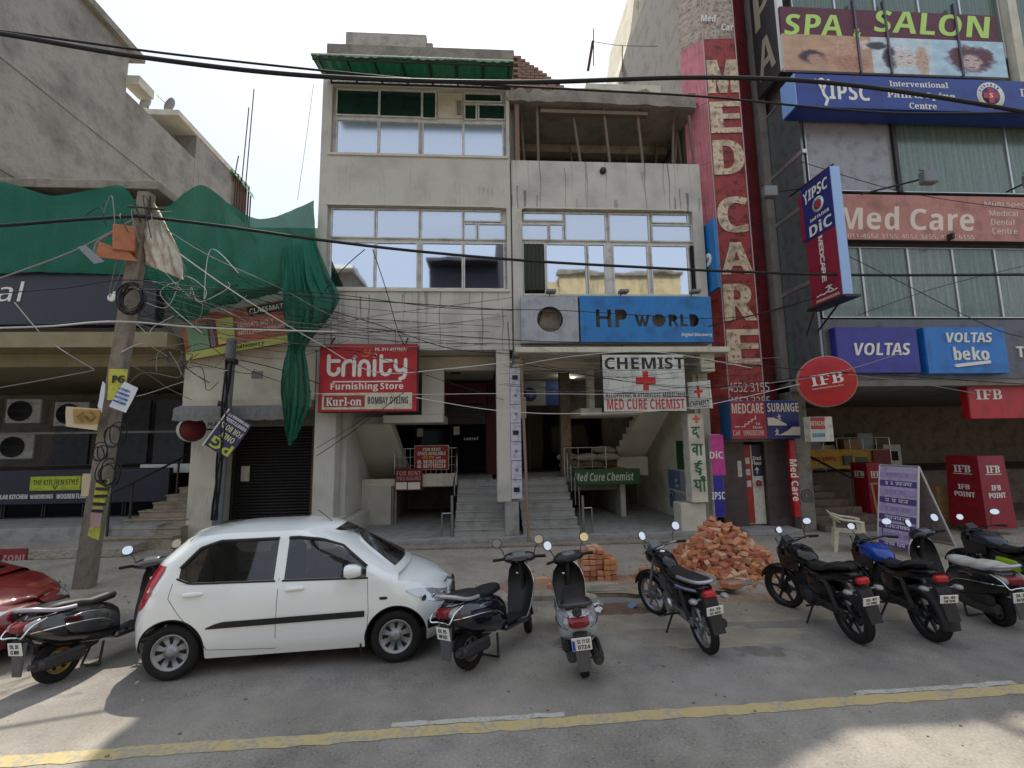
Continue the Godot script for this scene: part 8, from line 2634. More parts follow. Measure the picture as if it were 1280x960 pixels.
func tyre(r: float, wd: float, ri: float) -> ArrayMesh:
	var st := mb()
	var h := wd * 0.5
	lathe(st, Vector3.ZERO, Vector3(0, 0, 1), [[ri, -h * 0.85], [ri + (r - ri) * 0.45, -h], [r - (r - ri) * 0.22, -h * 0.97], [r - 0.006, -h * 0.72], [r, -h * 0.3], [r - 0.004, -h * 0.28], [r - 0.004, -h * 0.2], [r, -h * 0.18], [r, h * 0.18], [r - 0.004, h * 0.2], [r - 0.004, h * 0.28], [r, h * 0.3], [r - 0.006, h * 0.72], [r - (r - ri) * 0.22, h * 0.97], [ri + (r - ri) * 0.45, h], [ri, h * 0.85]], 40, true)
	st.generate_normals()
	return st.commit()

# ---- two-wheelers: local +x forward, origin on the ground midway between the wheels, leaning on the stand
func bike_wheel(t: Node3D, x: float, r: float, wd: float, ri: float, style: String, rim: Material) -> Node3D:
	var w := part(t, "wheel", tyre(r, wd, ri), M.rubber)
	w.position = Vector3(x, r, 0)
	var st := mb()
	lathe(st, Vector3.ZERO, Vector3(0, 0, 1), [[ri + 0.004, -wd * 0.36], [ri - 0.02, -wd * 0.3], [ri - 0.028, 0.0], [ri - 0.02, wd * 0.3], [ri + 0.004, wd * 0.36]], 36)
	part(w, "rim", st, rim)
	st = mb()
	lathe(st, Vector3.ZERO, Vector3(0, 0, 1), [[0.0, -wd * 0.5], [0.045, -wd * 0.5], [0.05, -wd * 0.3], [0.05, wd * 0.3], [0.045, wd * 0.5], [0.0, wd * 0.5]], 20)
	part(w, "hub", st, rim)
	if style == "disc":
		st = mb()
		lathe(st, Vector3.ZERO, Vector3(0, 0, 1), [[0.0, 0.03], [0.06, 0.035], [ri * 0.6, 0.02], [ri - 0.01, 0.03], [ri - 0.01, -0.03], [ri * 0.6, -0.02], [0.0, -0.03]], 36)
		part(w, "disc", st, rim)
		for k in 6:
			var a := TAU * k / 6
			st = mb()
			lathe(st, Vector3(cos(a), sin(a), 0) * ri * 0.62, Vector3(0, 0, 1), [[0.0, 0.032], [0.018, 0.032], [0.018, -0.032], [0.0, -0.032]], 10)
			part(w, "hole", st, M.black)
	else:
		for k in 6:
			var a := TAU * k / 6
			st = mb()
			var dr := Vector3(cos(a), sin(a), 0)
			var pe := Vector3(-sin(a), cos(a), 0) * 0.014
			var z := Vector3(0, 0, 0.012)
			hull8(st, PackedVector3Array([dr * 0.04 - pe * 1.6 - z, dr * (ri - 0.015) - pe - z, dr * (ri - 0.015) + pe - z, dr * 0.04 + pe * 1.6 - z, dr * 0.04 - pe * 1.6 + z, dr * (ri - 0.015) - pe + z, dr * (ri - 0.015) + pe + z, dr * 0.04 + pe * 1.6 + z]))
			part(w, "spoke", st, rim)
		st = mb()
		lathe(st, Vector3(0, 0, wd * 0.42), Vector3(0, 0, 1), [[0.05, 0.0], [0.11, 0.0], [0.11, 0.006], [0.05, 0.006]], 28)
		part(w, "brake", st, M.steel)
	return w

func mirrors(t: Node3D, x: float, y: float, z: float, h: float, spread: float, sides: Array, mat: Material, round_: bool) -> void:
	for sd in sides:
		var st := mb()
		tube(st, curve3([Vector3(x, y, z * sd), Vector3(x + 0.02, y + h * 0.55, (z + spread * 0.35) * sd), Vector3(x + 0.01, y + h, (z + spread) * sd)], 5), 0.006, 6)
		var p := part(t, "mirror_stalk", st, M.black_paint)
		st = mb()
		var c := Vector3(x, y + h + 0.03, (z + spread) * sd)
		var dr := Vector3(-0.9, 0.28, -0.15 * sd).normalized()
		var u := Vector3.UP.cross(dr).normalized() * (0.062 if round_ else 0.075)
		var v := dr.cross(u).normalized() * (0.058 if round_ else 0.045)
		loft(st, [oval(c - dr * 0.03, u * 0.45, v * 0.45, 20, 2.2), oval(c - dr * 0.018, u * 0.9, v * 0.9, 20, 2.2), oval(c + dr * 0.002, u * 1.06, v * 1.08, 20, 2.2), oval(c + dr * 0.006, u * 1.02, v * 1.02, 20, 2.2)])
		var hd := part(p, "housing", st, mat)
		st = mb()
		loft(st, [oval(c + dr * 0.005, u * 0.95, v * 0.95, 20, 2.2), oval(c + dr * 0.0085, u * 0.93, v * 0.93, 20, 2.2)])
		part(p, "mirror_glass", st, M.chrome)

func plate(t: Node3D, c: Vector3, tilt: float, w: float, h: float, blue_end: bool, l1: String, l2: String) -> void:
	# rear plate facing -x
	var st := mb()
	var bs := Basis(Vector3.UP, -PI / 2) * Basis(Vector3.RIGHT, tilt)
	box(st, Vector3(-w * 0.5, -h * 0.5, -0.004), Vector3(w * 0.5, h * 0.5, 0.004), 0.003, Transform3D(bs, c))
	var p := part(t, "number_plate", st, M.white)
	for k in 2:
		var o := text(p, [l1, l2][k], Vector3.ZERO, w * 0.62, h * 0.3, M.black_paint)
		var bb: AABB = o.mesh.get_aabb()
		var md := bb.position + bb.size * 0.5
		md.z = 0
		o.basis = bs * Basis(Vector3(o.basis.x), Vector3(o.basis.y), Vector3(0, 0, 0.08))
		o.position = c + bs * Vector3(0.02 if blue_end else 0.0, h * (0.22 - 0.44 * k), 0.0045) - o.basis * md
	if blue_end:
		st = mb()
		box(st, Vector3(-w * 0.48, -h * 0.45, 0.004), Vector3(-w * 0.34, h * 0.3, 0.0055), 0, Transform3D(bs, c))
		part(p, "blue_end", st, m("plate_blue", rgb(40, 70, 170), 0.5))

func scooter(label: String, paint: Material, at: Vector3, turn: float, lean: float, steer: float, chrome_rail: bool, tail: int, l1: String, l2: String) -> Node3D:
	var t := own("scooter", label, "scooter", at, Vector3(0, turn, 0))
	t.rotation_order = EULER_ORDER_YXZ
	t.rotation.x = lean
	var blk := m("bike_black", rgb(26, 26, 28), 0.5)
	var satin := m("bike_satin", rgb(38, 38, 40), 0.7)
	bike_wheel(t, -0.62, 0.215, 0.1, 0.13, "disc", m("rim_gold", rgb(168, 140, 80), 0.5, 0.5) if tail == 2 else m("rim_grey", rgb(120, 112, 96), 0.5, 0.6))
	# rear body shell
	var st := mb()
	pod(st, [[-0.98, 0.66, 0.05, 0.045, 2.4], [-0.95, 0.655, 0.11, 0.08, 2.6], [-0.86, 0.62, 0.175, 0.145, 2.8], [-0.7, 0.575, 0.215, 0.19, 3.0], [-0.5, 0.54, 0.225, 0.21, 3.0], [-0.3, 0.5, 0.205, 0.215, 3.0], [-0.15, 0.47, 0.165, 0.2, 3.0], [-0.08, 0.43, 0.14, 0.18, 3.0]], 26)
	part(t, "rear_body", st, paint)
	# seam line and badge on the side panel
	for sd in [-1.0, 1.0]:
		st = mb()
		tube(st, curve3([Vector3(-0.93, 0.6, 0.115 * sd), Vector3(-0.8, 0.6, 0.194 * sd), Vector3(-0.55, 0.585, 0.226 * sd), Vector3(-0.32, 0.54, 0.21 * sd), Vector3(-0.18, 0.46, 0.172 * sd)], 6), 0.007, 6)
		part(t, "trim_strip", st, M.chrome if chrome_rail else satin)
		st = mb()
		tube(st, curve3([Vector3(-0.6, 0.66, 0.205 * sd), Vector3(-0.5, 0.67, 0.2 * sd), Vector3(-0.38, 0.65, 0.19 * sd)], 4), 0.006, 5)
		part(t, "badge", st, M.chrome)
	# seat
	st = mb()
	pod(st, [[-0.86, 0.775, 0.08, 0.02, 2.4], [-0.83, 0.785, 0.125, 0.045, 2.6], [-0.65, 0.775, 0.14, 0.06, 3.0], [-0.48, 0.755, 0.14, 0.06, 3.0], [-0.38, 0.735, 0.135, 0.05, 3.0], [-0.22, 0.74, 0.125, 0.055, 3.0], [-0.1, 0.74, 0.09, 0.05, 2.6], [-0.06, 0.735, 0.05, 0.03, 2.4]], 20)
	part(t, "seat", st, m("seat_vinyl", rgb(28, 27, 28), 0.55, 0, "grain", 0.3))
	# grab rail
	st = mb()
	tube(st, curve3([Vector3(-0.55, 0.75, 0.15), Vector3(-0.74, 0.77, 0.165), Vector3(-0.92, 0.83, 0.13), Vector3(-0.98, 0.845, 0.0), Vector3(-0.92, 0.83, -0.13), Vector3(-0.74, 0.77, -0.165), Vector3(-0.55, 0.75, -0.15)], 6), 0.022, 8)
	part(t, "grab_rail", st, m("rail_silver", rgb(176, 174, 184), 0.35, 0.5) if tail != 1 else m("rail_dark", rgb(70, 72, 76), 0.4, 0.4))
	# tail lamp cluster
	st = mb()
	pod(st, [[-1.005, 0.66, 0.07, 0.03, 3.0], [-0.985, 0.665, 0.1, 0.048, 3.0], [-0.9, 0.69, 0.125, 0.055, 3.0]], 16)
	part(t, "tail_lamp", st, m("lamp_tail", rgb(120, 22, 30), 0.15))
	for sd in [-1.0, 1.0]:
		st = mb()
		pod(st, [[-0.985, 0.66, 0.02, 0.02], [-0.965, 0.668, 0.035, 0.036], [-0.86, 0.69, 0.03, 0.04], [-0.82, 0.7, 0.01, 0.02]], 12, Transform3D(Basis.IDENTITY, Vector3(0, 0, 0.125 * sd)))
		part(t, "rear_indicator", st, m("lamp_smoke", rgb(150, 150, 150), 0.15, 0.2))
		if chrome_rail:
			st = mb()
			tube(st, curve3([Vector3(-0.82, 0.72, 0.165 * sd), Vector3(-0.95, 0.67, 0.16 * sd), Vector3(-1.02, 0.59, 0.15 * sd), Vector3(-1.0, 0.585, 0.06 * sd), Vector3(-1.0, 0.585, 0.0)], 5), 0.009, 6)
			part(t, "crash_rail", st, M.chrome)
	if tail == 1:
		st = mb()
		lathe(st, Vector3(-0.93, 0.755, 0), Vector3(-0.75, 0.65, 0), [[0.0, 0.012], [0.035, 0.014], [0.05, 0.008], [0.05, -0.02]], 20)
		part(t, "fuel_cap", st, blk)
	# rear mudguard, flap and plate
	st = mb()
	pod(st, [[-0.99, 0.53, 0.05, 0.03], [-0.93, 0.55, 0.075, 0.05], [-0.8, 0.5, 0.08, 0.08], [-0.6, 0.46, 0.08, 0.08]], 12)
	part(t, "tail_tidy", st, satin)
	st = mb()
	hull8(st, PackedVector3Array([Vector3(-0.97, 0.2, -0.06), Vector3(-0.955, 0.2, -0.06), Vector3(-0.955, 0.2, 0.06), Vector3(-0.97, 0.2, 0.06), Vector3(-0.97, 0.52, -0.085), Vector3(-0.93, 0.52, -0.085), Vector3(-0.93, 0.52, 0.085), Vector3(-0.97, 0.52, 0.085)]))
	part(t, "mud_flap", st, m("flap_grey", rgb(84, 84, 86), 0.7))
	plate(t, Vector3(-0.985, 0.47, 0), 0.12, 0.2, 0.13, tail == 1, l1, l2)
	# engine, airbox, exhaust
	st = mb()
	pod(st, [[-0.76, 0.26, 0.05, 0.06, 3.0], [-0.6, 0.25, 0.06, 0.09, 3.0], [-0.35, 0.27, 0.07, 0.1, 3.0], [-0.18, 0.3, 0.07, 0.09, 3.0]], 14, Transform3D(Basis.IDENTITY, Vector3(0, 0, -0.11)))
	part(t, "engine", st, m("engine_grey", rgb(74, 74, 76), 0.6, 0.3))
	st = mb()
	box(st, Vector3(-0.76, 0.3, -0.2), Vector3(-0.4, 0.44, -0.1), 0.03)
	part(t, "air_box", st, satin)
	st = mb()
	rod(st, Vector3(-0.9, 0.27, 0.15), Vector3(-0.5, 0.24, 0.15), [0.055, 0.06], 14)
	rod(st, Vector3(-0.95, 0.275, 0.15), Vector3(-0.9, 0.27, 0.15), 0.03, 10)
	part(t, "exhaust", st, m("exhaust_dark", rgb(70, 68, 66), 0.5, 0.5))
	st = mb()
	box(st, Vector3(-0.86, 0.2, 0.15), Vector3(-0.46, 0.33, 0.215), 0.03)
	part(t, "heat_shield", st, satin)
	# floorboard
	st = mb()
	box(st, Vector3(-0.14, 0.25, -0.165), Vector3(0.34, 0.32, 0.165), 0.025)
	part(t, "floorboard", st, paint)
	st = mb()
	box(st, Vector3(-0.12, 0.32, -0.13), Vector3(0.32, 0.328, 0.13), 0.003)
	part(t, "floor_mat", st, M.rubber)
	# leg shield: inner (black) and outer (paint), curved
	for lay in 2:
		st = mb()
		var rows := []
		for i in 13:
			var f := i / 12.0
			var y := lerpf(0.3, 0.93, f)
			var x := lerpf(0.34, 0.53, sin(f * PI * 0.45)) - 0.12 * maxf(0.0, f - 0.55)
			var w := lin(f, [[0.0, 0.15], [0.2, 0.19], [0.6, 0.215], [0.85, 0.175], [1.0, 0.09]])
			var r := PackedVector3Array()
			for j in 13:
				var u := j / 12.0 * 2.0 - 1.0
				r.append(Vector3(x + 0.022 * lay - 0.09 * u * u + 0.03, y, u * w))
			rows.append(r)
		sheet(st, rows, 0.014)
		part(t, "leg_shield" if lay == 0 else "front_apron", st, blk if lay == 0 else paint)
	for sd in [-1.0, 1.0]:
		st = mb()
		var pts := PackedVector3Array()
		for i in 11:
			var f := i / 10.0
			pts.append(Vector3(lerpf(0.34, 0.53, sin(f * PI * 0.45)) - 0.12 * maxf(0.0, f - 0.55) - 0.05, lerpf(0.3, 0.93, f), sd * lin(f, [[0.0, 0.15], [0.2, 0.19], [0.6, 0.215], [0.85, 0.175], [1.0, 0.09]])))
		tube(st, pts, 0.009, 6)
		part(t, "shield_trim", st, M.chrome if chrome_rail or tail == 1 else satin)
	st = mb()
	lathe(st, Vector3(0.43, 0.78, -0.05), Vector3(-1, 0, 0), [[0.0, 0.014], [0.018, 0.014], [0.022, 0.0]], 14)
	part(t, "ignition_lock", st, M.chrome)
	# steering head turns as one
	var ang := steer
	var piv := Vector3(0.46, 0, 0)
	var S := Transform3D(Basis(Vector3.UP, ang), piv) * Transform3D(Basis.IDENTITY, -piv)
	var fw := bike_wheel(t, 0.62, 0.225, 0.09, 0.145, "disc", m("rim_grey", rgb(120, 112, 96), 0.5, 0.6))
	fw.transform = S * fw.transform
	st = mb()
	var fr := []
	for i in 11:
		var a := deg_to_rad(lerpf(-20, 150, i / 10.0))
		var c := Vector3(0.62 + cos(a) * 0.255, 0.225 + sin(a) * 0.255, 0)
		var w := 0.075 * (0.7 + 0.3 * sin(i / 10.0 * PI))
		var n := Vector3(cos(a), sin(a), 0)
		fr.append(PackedVector3Array([c - n * 0.03 + Vector3(0, 0, -w), c + n * 0.012 + Vector3(0, 0, -w * 0.8), c + n * 0.022, c + n * 0.012 + Vector3(0, 0, w * 0.8), c - n * 0.03 + Vector3(0, 0, w), c + n * 0.005]))
	loft(st, fr, true)
	var p := part(t, "front_mudguard", st, paint)
	p.transform = S
	st = mb()
	for z in [-0.07, 0.07]: rod(st, Vector3(0.62, 0.225, z), Vector3(0.5, 0.55, z * 0.7), 0.02)
	rod(st, Vector3(0.5, 0.55, 0), Vector3(0.4, 0.95, 0), 0.028)
	part(t, "fork", st, satin).transform = S
	# headset cowl, dashboard, handlebar
	st = mb()
	pod(st, [[0.27, 0.985, 0.1, 0.025, 2.6], [0.3, 0.99, 0.2, 0.05, 2.6], [0.38, 0.985, 0.215, 0.075, 2.6], [0.46, 0.965, 0.16, 0.085, 2.6], [0.52, 0.95, 0.1, 0.065, 2.4], [0.54, 0.945, 0.05, 0.035, 2.2]], 22)
	part(t, "headset", st, paint if tail != 1 else blk).transform = S
	st = mb()
	pod(st, [[0.29, 1.025, 0.05, 0.01], [0.3, 1.03, 0.085, 0.018], [0.37, 1.05, 0.1, 0.02], [0.41, 1.045, 0.06, 0.012]], 14)
	part(t, "dashboard", st, m("dash_grey", rgb(96, 98, 104), 0.25)).transform = S
	st = mb()
	pod(st, [[0.5, 0.94, 0.09, 0.05], [0.545, 0.94, 0.08, 0.045], [0.56, 0.94, 0.04, 0.02]], 16)
	part(t, "headlamp", st, M.lamp_clear).transform = S
	for sd in [-1.0, 1.0]:
		st = mb()
		rod(st, Vector3(0.36, 0.985, 0.18 * sd), Vector3(0.29, 0.99, 0.34 * sd), 0.019, 8)
		part(t, "grip", st, M.rubber).transform = S
		st = mb()
		tube(st, PackedVector3Array([Vector3(0.4, 0.98, 0.2 * sd), Vector3(0.39, 0.97, 0.26 * sd), Vector3(0.34, 0.965, 0.35 * sd)]), 0.006, 5)
		part(t, "brake_lever", st, M.steel if tail != 1 else blk).transform = S
	var ms := Node3D.new()
	ms.name = "mirror_set"
	t.add_child(ms)
	ms.transform = S
	mirrors(ms, 0.36, 1.0, 0.19, 0.16, 0.09, [-1.0, 1.0], blk, true)
	for c in ms.get_children():
		ms.remove_child(c)
		t.add_child(c, true)
		c.transform = S * c.transform
	t.remove_child(ms)
	ms.free()
	# stand
	st = mb()
	for z in [-0.14, 0.14]: rod(st, Vector3(-0.22, 0.26, z * 0.6), Vector3(-0.3, 0.02, z), 0.014, 6)
	rod(st, Vector3(-0.3, 0.03, -0.14), Vector3(-0.3, 0.03, 0.14), 0.012, 6)
	part(t, "centre_stand", st, M.dark_steel)
	return t

func motorcycle(label: String, tank: Material, at: Vector3, turn: float, lean: float, steer: float, kind: int, l1: String, l2: String) -> Node3D:
	var t := own("motorcycle", label, "motorcycle", at, Vector3(0, turn, 0))
	t.rotation_order = EULER_ORDER_YXZ
	t.rotation.x = lean
	var blk := m("bike_black", rgb(26, 26, 28), 0.5)
	var gloss := m("bike_gloss", rgb(16, 16, 18), 0.15)
	var satin := m("bike_satin", rgb(38, 38, 40), 0.7)
	var wide := 1.0 if kind == 0 else 1.25
	var rim: Material = m("rim_silver", rgb(140, 142, 146), 0.4, 0.6) if kind == 0 else m("rim_black", rgb(44, 44, 46), 0.4, 0.4)
	bike_wheel(t, -0.63, 0.295, 0.085 * wide * (1.2 if kind == 2 else 1.0), 0.222, "spoke", rim)
	var piv := Vector3(0.42, 0, 0)
	var S := Transform3D(Basis(Vector3.UP, steer), piv) * Transform3D(Basis.IDENTITY, -piv)
	var fw := bike_wheel(t, 0.63, 0.295, 0.075 * wide, 0.226, "spoke", rim)
	fw.transform = S * fw.transform
	# fork and mudguard
	var st := mb()
	for z in [-0.085, 0.085]:
		rod(st, Vector3(0.63, 0.295, z), Vector3(0.5, 0.6, z), [0.026, 0.024])
		rod(st, Vector3(0.5, 0.6, z), Vector3(0.38, 0.92, z), 0.018)
	part(t, "fork", st, M.steel if kind == 0 else satin).transform = S
	st = mb()
	var fr := []
	for i in 11:
		var a := deg_to_rad(lerpf(20, 165, i / 10.0))
		var c := Vector3(0.63 + cos(a) * 0.325, 0.295 + sin(a) * 0.325, 0)
		var w := 0.06 * wide
		var n := Vector3(cos(a), sin(a), 0)
		fr.append(PackedVector3Array([c - n * 0.03 + Vector3(0, 0, -w), c + n * 0.008 + Vector3(0, 0, -w * 0.8), c + n * 0.016, c + n * 0.008 + Vector3(0, 0, w * 0.8), c - n * 0.03 + Vector3(0, 0, w), c + n * 0.004]))
	loft(st, fr, true)
	part(t, "front_mudguard", st, gloss).transform = S
	# frame, swing arm, engine
	st = mb()
	tube(st, curve3([Vector3(0.36, 0.86, 0), Vector3(0.3, 0.5, 0), Vector3(0.2, 0.3, 0), Vector3(-0.15, 0.28, 0)], 6), 0.022, 8)
	for z in [-0.09, 0.09]:
		tube(st, curve3([Vector3(0.34, 0.84, z * 0.3), Vector3(-0.1, 0.72, z), Vector3(-0.75, 0.76, z)], 6), 0.016, 6)
		rod(st, Vector3(-0.12, 0.36, z), Vector3(-0.63, 0.295, z), 0.022, 8)
		rod(st, Vector3(-0.55, 0.36, z * 1.3), Vector3(-0.42, 0.7, z * 1.3), 0.028, 10)
	part(t, "frame", st, satin)
	st = mb()
	pod(st, [[-0.2, 0.38, 0.09, 0.09, 3.0], [-0.1, 0.38, 0.13, 0.13, 3.2], [0.1, 0.37, 0.14, 0.13, 3.2], [0.2, 0.38, 0.1, 0.1, 3.0]], 18)
	part(t, "engine", st, m("engine_alloy", rgb(110, 110, 112), 0.5, 0.5) if kind == 0 else m("engine_dark", rgb(48, 48, 50), 0.5, 0.4))
	for i in 6:
		st = mb()
		box(st, Vector3(0.06, 0.5 + i * 0.03, -0.09), Vector3(0.26, 0.515 + i * 0.03, 0.09), 0.004)
		part(t, "cooling_fin", st, M.engine_alloy if kind == 0 else M.engine_dark)
	st = mb()
	lathe(st, Vector3(-0.04, 0.37, -0.12), Vector3(0, 0, -1), [[0.0, 0.05], [0.07, 0.05], [0.095, 0.03], [0.1, 0.0]], 20)
	part(t, "crank_cover", st, M.steel if kind == 0 else satin)
	st = mb()
	tube(st, curve3([Vector3(0.26, 0.52, 0.03), Vector3(0.32, 0.4, 0.07), Vector3(0.22, 0.24, 0.12), Vector3(-0.1, 0.24, 0.14)], 6), 0.022, 8)
	part(t, "exhaust_pipe", st, M.steel if kind == 0 else satin)
	st = mb()
	rod(st, Vector3(-0.1, 0.24, 0.14), Vector3(-0.8, 0.36, 0.17), [0.035, 0.055], 14)
	rod(st, Vector3(-0.8, 0.36, 0.17), Vector3(-0.83, 0.365, 0.171), [0.035, 0.03], 12)
	part(t, "silencer", st, blk)
	st = mb()
	box(st, Vector3(-0.62, 0.3, -0.115), Vector3(-0.06, 0.4, -0.095), 0.012)
	part(t, "chain_cover", st, m("cover_grey", rgb(120, 120, 122), 0.4, 0.3) if kind == 0 else satin)
	for sd in [-1.0, 1.0]:
		st = mb()
		pod(st, [[-0.42, 0.6, 0.01, 0.05], [-0.38, 0.59, 0.03, 0.09, 2.8], [-0.2, 0.57, 0.035, 0.12, 2.8], [-0.06, 0.58, 0.02, 0.1, 2.6], [-0.03, 0.58, 0.005, 0.06]], 14, Transform3D(Basis.IDENTITY, Vector3(0, 0, 0.115 * sd)))
		part(t, "side_cover", st, gloss)
	st = mb()
	pod(st, [[-0.35, 0.5, 0.05, 0.08], [-0.2, 0.52, 0.09, 0.14, 3.0], [0.0, 0.58, 0.09, 0.16, 3.0], [0.16, 0.64, 0.07, 0.1, 3.0]], 14)
	part(t, "air_box", st, satin)
	# tank, seat, tail
	st = mb()
	var tw := 1.0 if kind == 0 else 1.22
	pod(st, [[-0.1, 0.82, 0.05, 0.04, 2.4], [-0.04, 0.84, 0.09 * tw, 0.08, 2.6], [0.1, 0.86, 0.125 * tw, 0.115, 2.6], [0.24, 0.87, 0.135 * tw, 0.12, 2.6], [0.34, 0.86, 0.11 * tw, 0.1, 2.6], [0.4, 0.85, 0.06, 0.06, 2.4]], 22)
	part(t, "fuel_tank", st, tank)
	st = mb()
	lathe(st, Vector3(0.2, 0.985, 0), Vector3(0, 1, 0), [[0.0, 0.012], [0.035, 0.012], [0.042, 0.0], [0.042, -0.02]], 18)
	part(t, "filler_cap", st, M.chrome if kind == 0 else blk)
	st = mb()
	if kind == 0:
		pod(st, [[-0.84, 0.845, 0.07, 0.02], [-0.8, 0.845, 0.115, 0.04, 2.8], [-0.55, 0.83, 0.13, 0.05, 2.8], [-0.3, 0.8, 0.13, 0.05, 2.8], [-0.1, 0.8, 0.11, 0.05, 2.8], [0.0, 0.83, 0.07, 0.03]], 18)
	else:
		pod(st, [[-0.8, 0.93, 0.05, 0.02], [-0.76, 0.925, 0.095, 0.035, 2.8], [-0.5, 0.88, 0.115, 0.045, 2.8], [-0.42, 0.83, 0.125, 0.04, 2.8], [-0.2, 0.79, 0.125, 0.045, 2.8], [-0.06, 0.8, 0.09, 0.04, 2.8], [0.0, 0.83, 0.05, 0.02]], 18)
	part(t, "seat", st, m("seat_vinyl", rgb(28, 27, 28), 0.55, 0, "grain", 0.3))
	st = mb()
	pod(st, [[-0.9, 0.8 + 0.06 * mini(kind, 1), 0.04, 0.03], [-0.85, 0.79 + 0.06 * mini(kind, 1), 0.09, 0.05, 2.8], [-0.6, 0.74 + 0.05 * mini(kind, 1), 0.125, 0.06, 2.8], [-0.35, 0.69, 0.12, 0.08, 2.8], [-0.1, 0.66, 0.11, 0.08, 2.8], [0.0, 0.66, 0.06, 0.05]], 18)
	part(t, "tail_panel", st, gloss)
	if kind == 0:
		for sd in [-1.0, 1.0]:
			st = mb()
			tube(st, curve3([Vector3(-0.82, 0.775, 0.095 * sd), Vector3(-0.6, 0.745, 0.13 * sd), Vector3(-0.35, 0.71, 0.125 * sd)], 5), 0.014, 6)
			part(t, "stripe", st, m("stripe_silver", rgb(150, 150, 176), 0.4))
			st = mb()
			tube(st, curve3([Vector3(-0.5, 0.7, 0.125 * sd), Vector3(-0.3, 0.67, 0.122 * sd), Vector3(-0.1, 0.65, 0.112 * sd)], 5), 0.012, 6)
			part(t, "stripe", st, m("stripe_blue", rgb(60, 66, 150), 0.4))
		st = mb()
		tube(st, curve3([Vector3(-0.45, 0.84, 0.13), Vector3(-0.75, 0.875, 0.13), Vector3(-0.9, 0.885, 0.07), Vector3(-0.9, 0.885, -0.07), Vector3(-0.75, 0.875, -0.13), Vector3(-0.45, 0.84, -0.13)], 5), 0.02, 8)
		part(t, "grab_rail", st, M.rail_silver)
	else:
		for sd in [-1.0, 1.0]:
			st = mb()
			tube(st, curve3([Vector3(-0.5, 0.86, 0.11 * sd), Vector3(-0.7, 0.93, 0.11 * sd), Vector3(-0.86, 0.96, 0.06 * sd)], 5), 0.014, 8)
			part(t, "grab_rail", st, satin)
			# tank shrouds
			st = mb()
			hull8(st, PackedVector3Array([Vector3(0.1, 0.66, 0.1 * sd), Vector3(0.46, 0.62, 0.13 * sd), Vector3(0.46, 0.62, 0.145 * sd), Vector3(0.1, 0.66, 0.115 * sd), Vector3(0.05, 0.8, 0.13 * sd), Vector3(0.44, 0.86, 0.17 * sd), Vector3(0.44, 0.86, 0.185 * sd), Vector3(0.05, 0.8, 0.145 * sd)]))
			part(t, "tank_shroud", st, gloss)
	st = mb()
	box(st, Vector3(-0.97, 0.72 + 0.05 * mini(kind, 1), -0.075), Vector3(-0.89, 0.8 + 0.05 * mini(kind, 1), 0.075), 0.02)
	part(t, "tail_light", st, m("lamp_tail_bright", rgb(170, 20, 28), 0.15))
	for sd in [-1.0, 1.0]:
		st = mb()
		rod(st, Vector3(-0.88, 0.7, 0.06 * sd), Vector3(-0.9, 0.7, 0.15 * sd), 0.008, 6)
		pod(st, [[-0.96, 0.7, 0.02, 0.012], [-0.93, 0.7, 0.045, 0.028], [-0.88, 0.7, 0.045, 0.028], [-0.85, 0.7, 0.02, 0.012]], 12, Transform3D(Basis.IDENTITY, Vector3(0, 0, 0.19 * sd)))
		part(t, "rear_indicator", st, M.lamp_smoke if M.has("lamp_smoke") else m("lamp_smoke", rgb(150, 150, 150), 0.15, 0.2))
	st = mb()
	hull8(st, PackedVector3Array([Vector3(-1.03, 0.36, -0.07), Vector3(-1.01, 0.36, -0.07), Vector3(-1.01, 0.36, 0.07), Vector3(-1.03, 0.36, 0.07), Vector3(-0.94, 0.72, -0.08), Vector3(-0.86, 0.72, -0.08), Vector3(-0.86, 0.72, 0.08), Vector3(-0.94, 0.72, 0.08)]))
	part(t, "rear_mudguard", st, satin)
	if kind == 2:
		st = mb()
		fr = []
		for i in 12:
			var a := deg_to_rad(lerpf(60, 190, i / 11.0))
			var n := Vector3(cos(a), sin(a), 0)
			var c := Vector3(-0.63, 0.295, 0) + n * 0.345
			fr.append(PackedVector3Array([c - n * 0.06 + Vector3(0, 0, -0.1), c + Vector3(0, 0, -0.09), c + n * 0.015, c + Vector3(0, 0, 0.09), c - n * 0.06 + Vector3(0, 0, 0.1), c - n * 0.005]))
		loft(st, fr, true)
		part(t, "tyre_hugger", st, satin)
	plate(t, Vector3(-1.0, 0.6, 0), 0.22, 0.2, 0.1, false, l1, l2)
	# headlamp, bars, instruments
	st = mb()
	pod(st, [[0.4, 0.86, 0.06, 0.06], [0.44, 0.87, 0.1, 0.1, 2.6], [0.52, 0.86, 0.095, 0.1, 2.6], [0.58, 0.84, 0.06, 0.06]], 18)
	part(t, "headlamp_cowl", st, gloss).transform = S
	st = mb()
	pod(st, [[0.56, 0.845, 0.075, 0.075], [0.592, 0.84, 0.06, 0.06], [0.6, 0.838, 0.03, 0.03]], 18)
	part(t, "headlamp", st, m("lamp_clear", rgb(186, 190, 192), 0.08, 0.6)).transform = S
	st = mb()
	hull8(st, PackedVector3Array([Vector3(0.4, 0.95, -0.09), Vector3(0.5, 0.96, -0.09), Vector3(0.5, 0.96, 0.09), Vector3(0.4, 0.95, 0.09), Vector3(0.38, 1.0, -0.085), Vector3(0.45, 1.07, -0.07), Vector3(0.45, 1.07, 0.07), Vector3(0.38, 1.0, 0.085)]))
	part(t, "instruments", st, M.dash_grey if kind == 0 and M.has("dash_grey") else blk).transform = S
	st = mb()
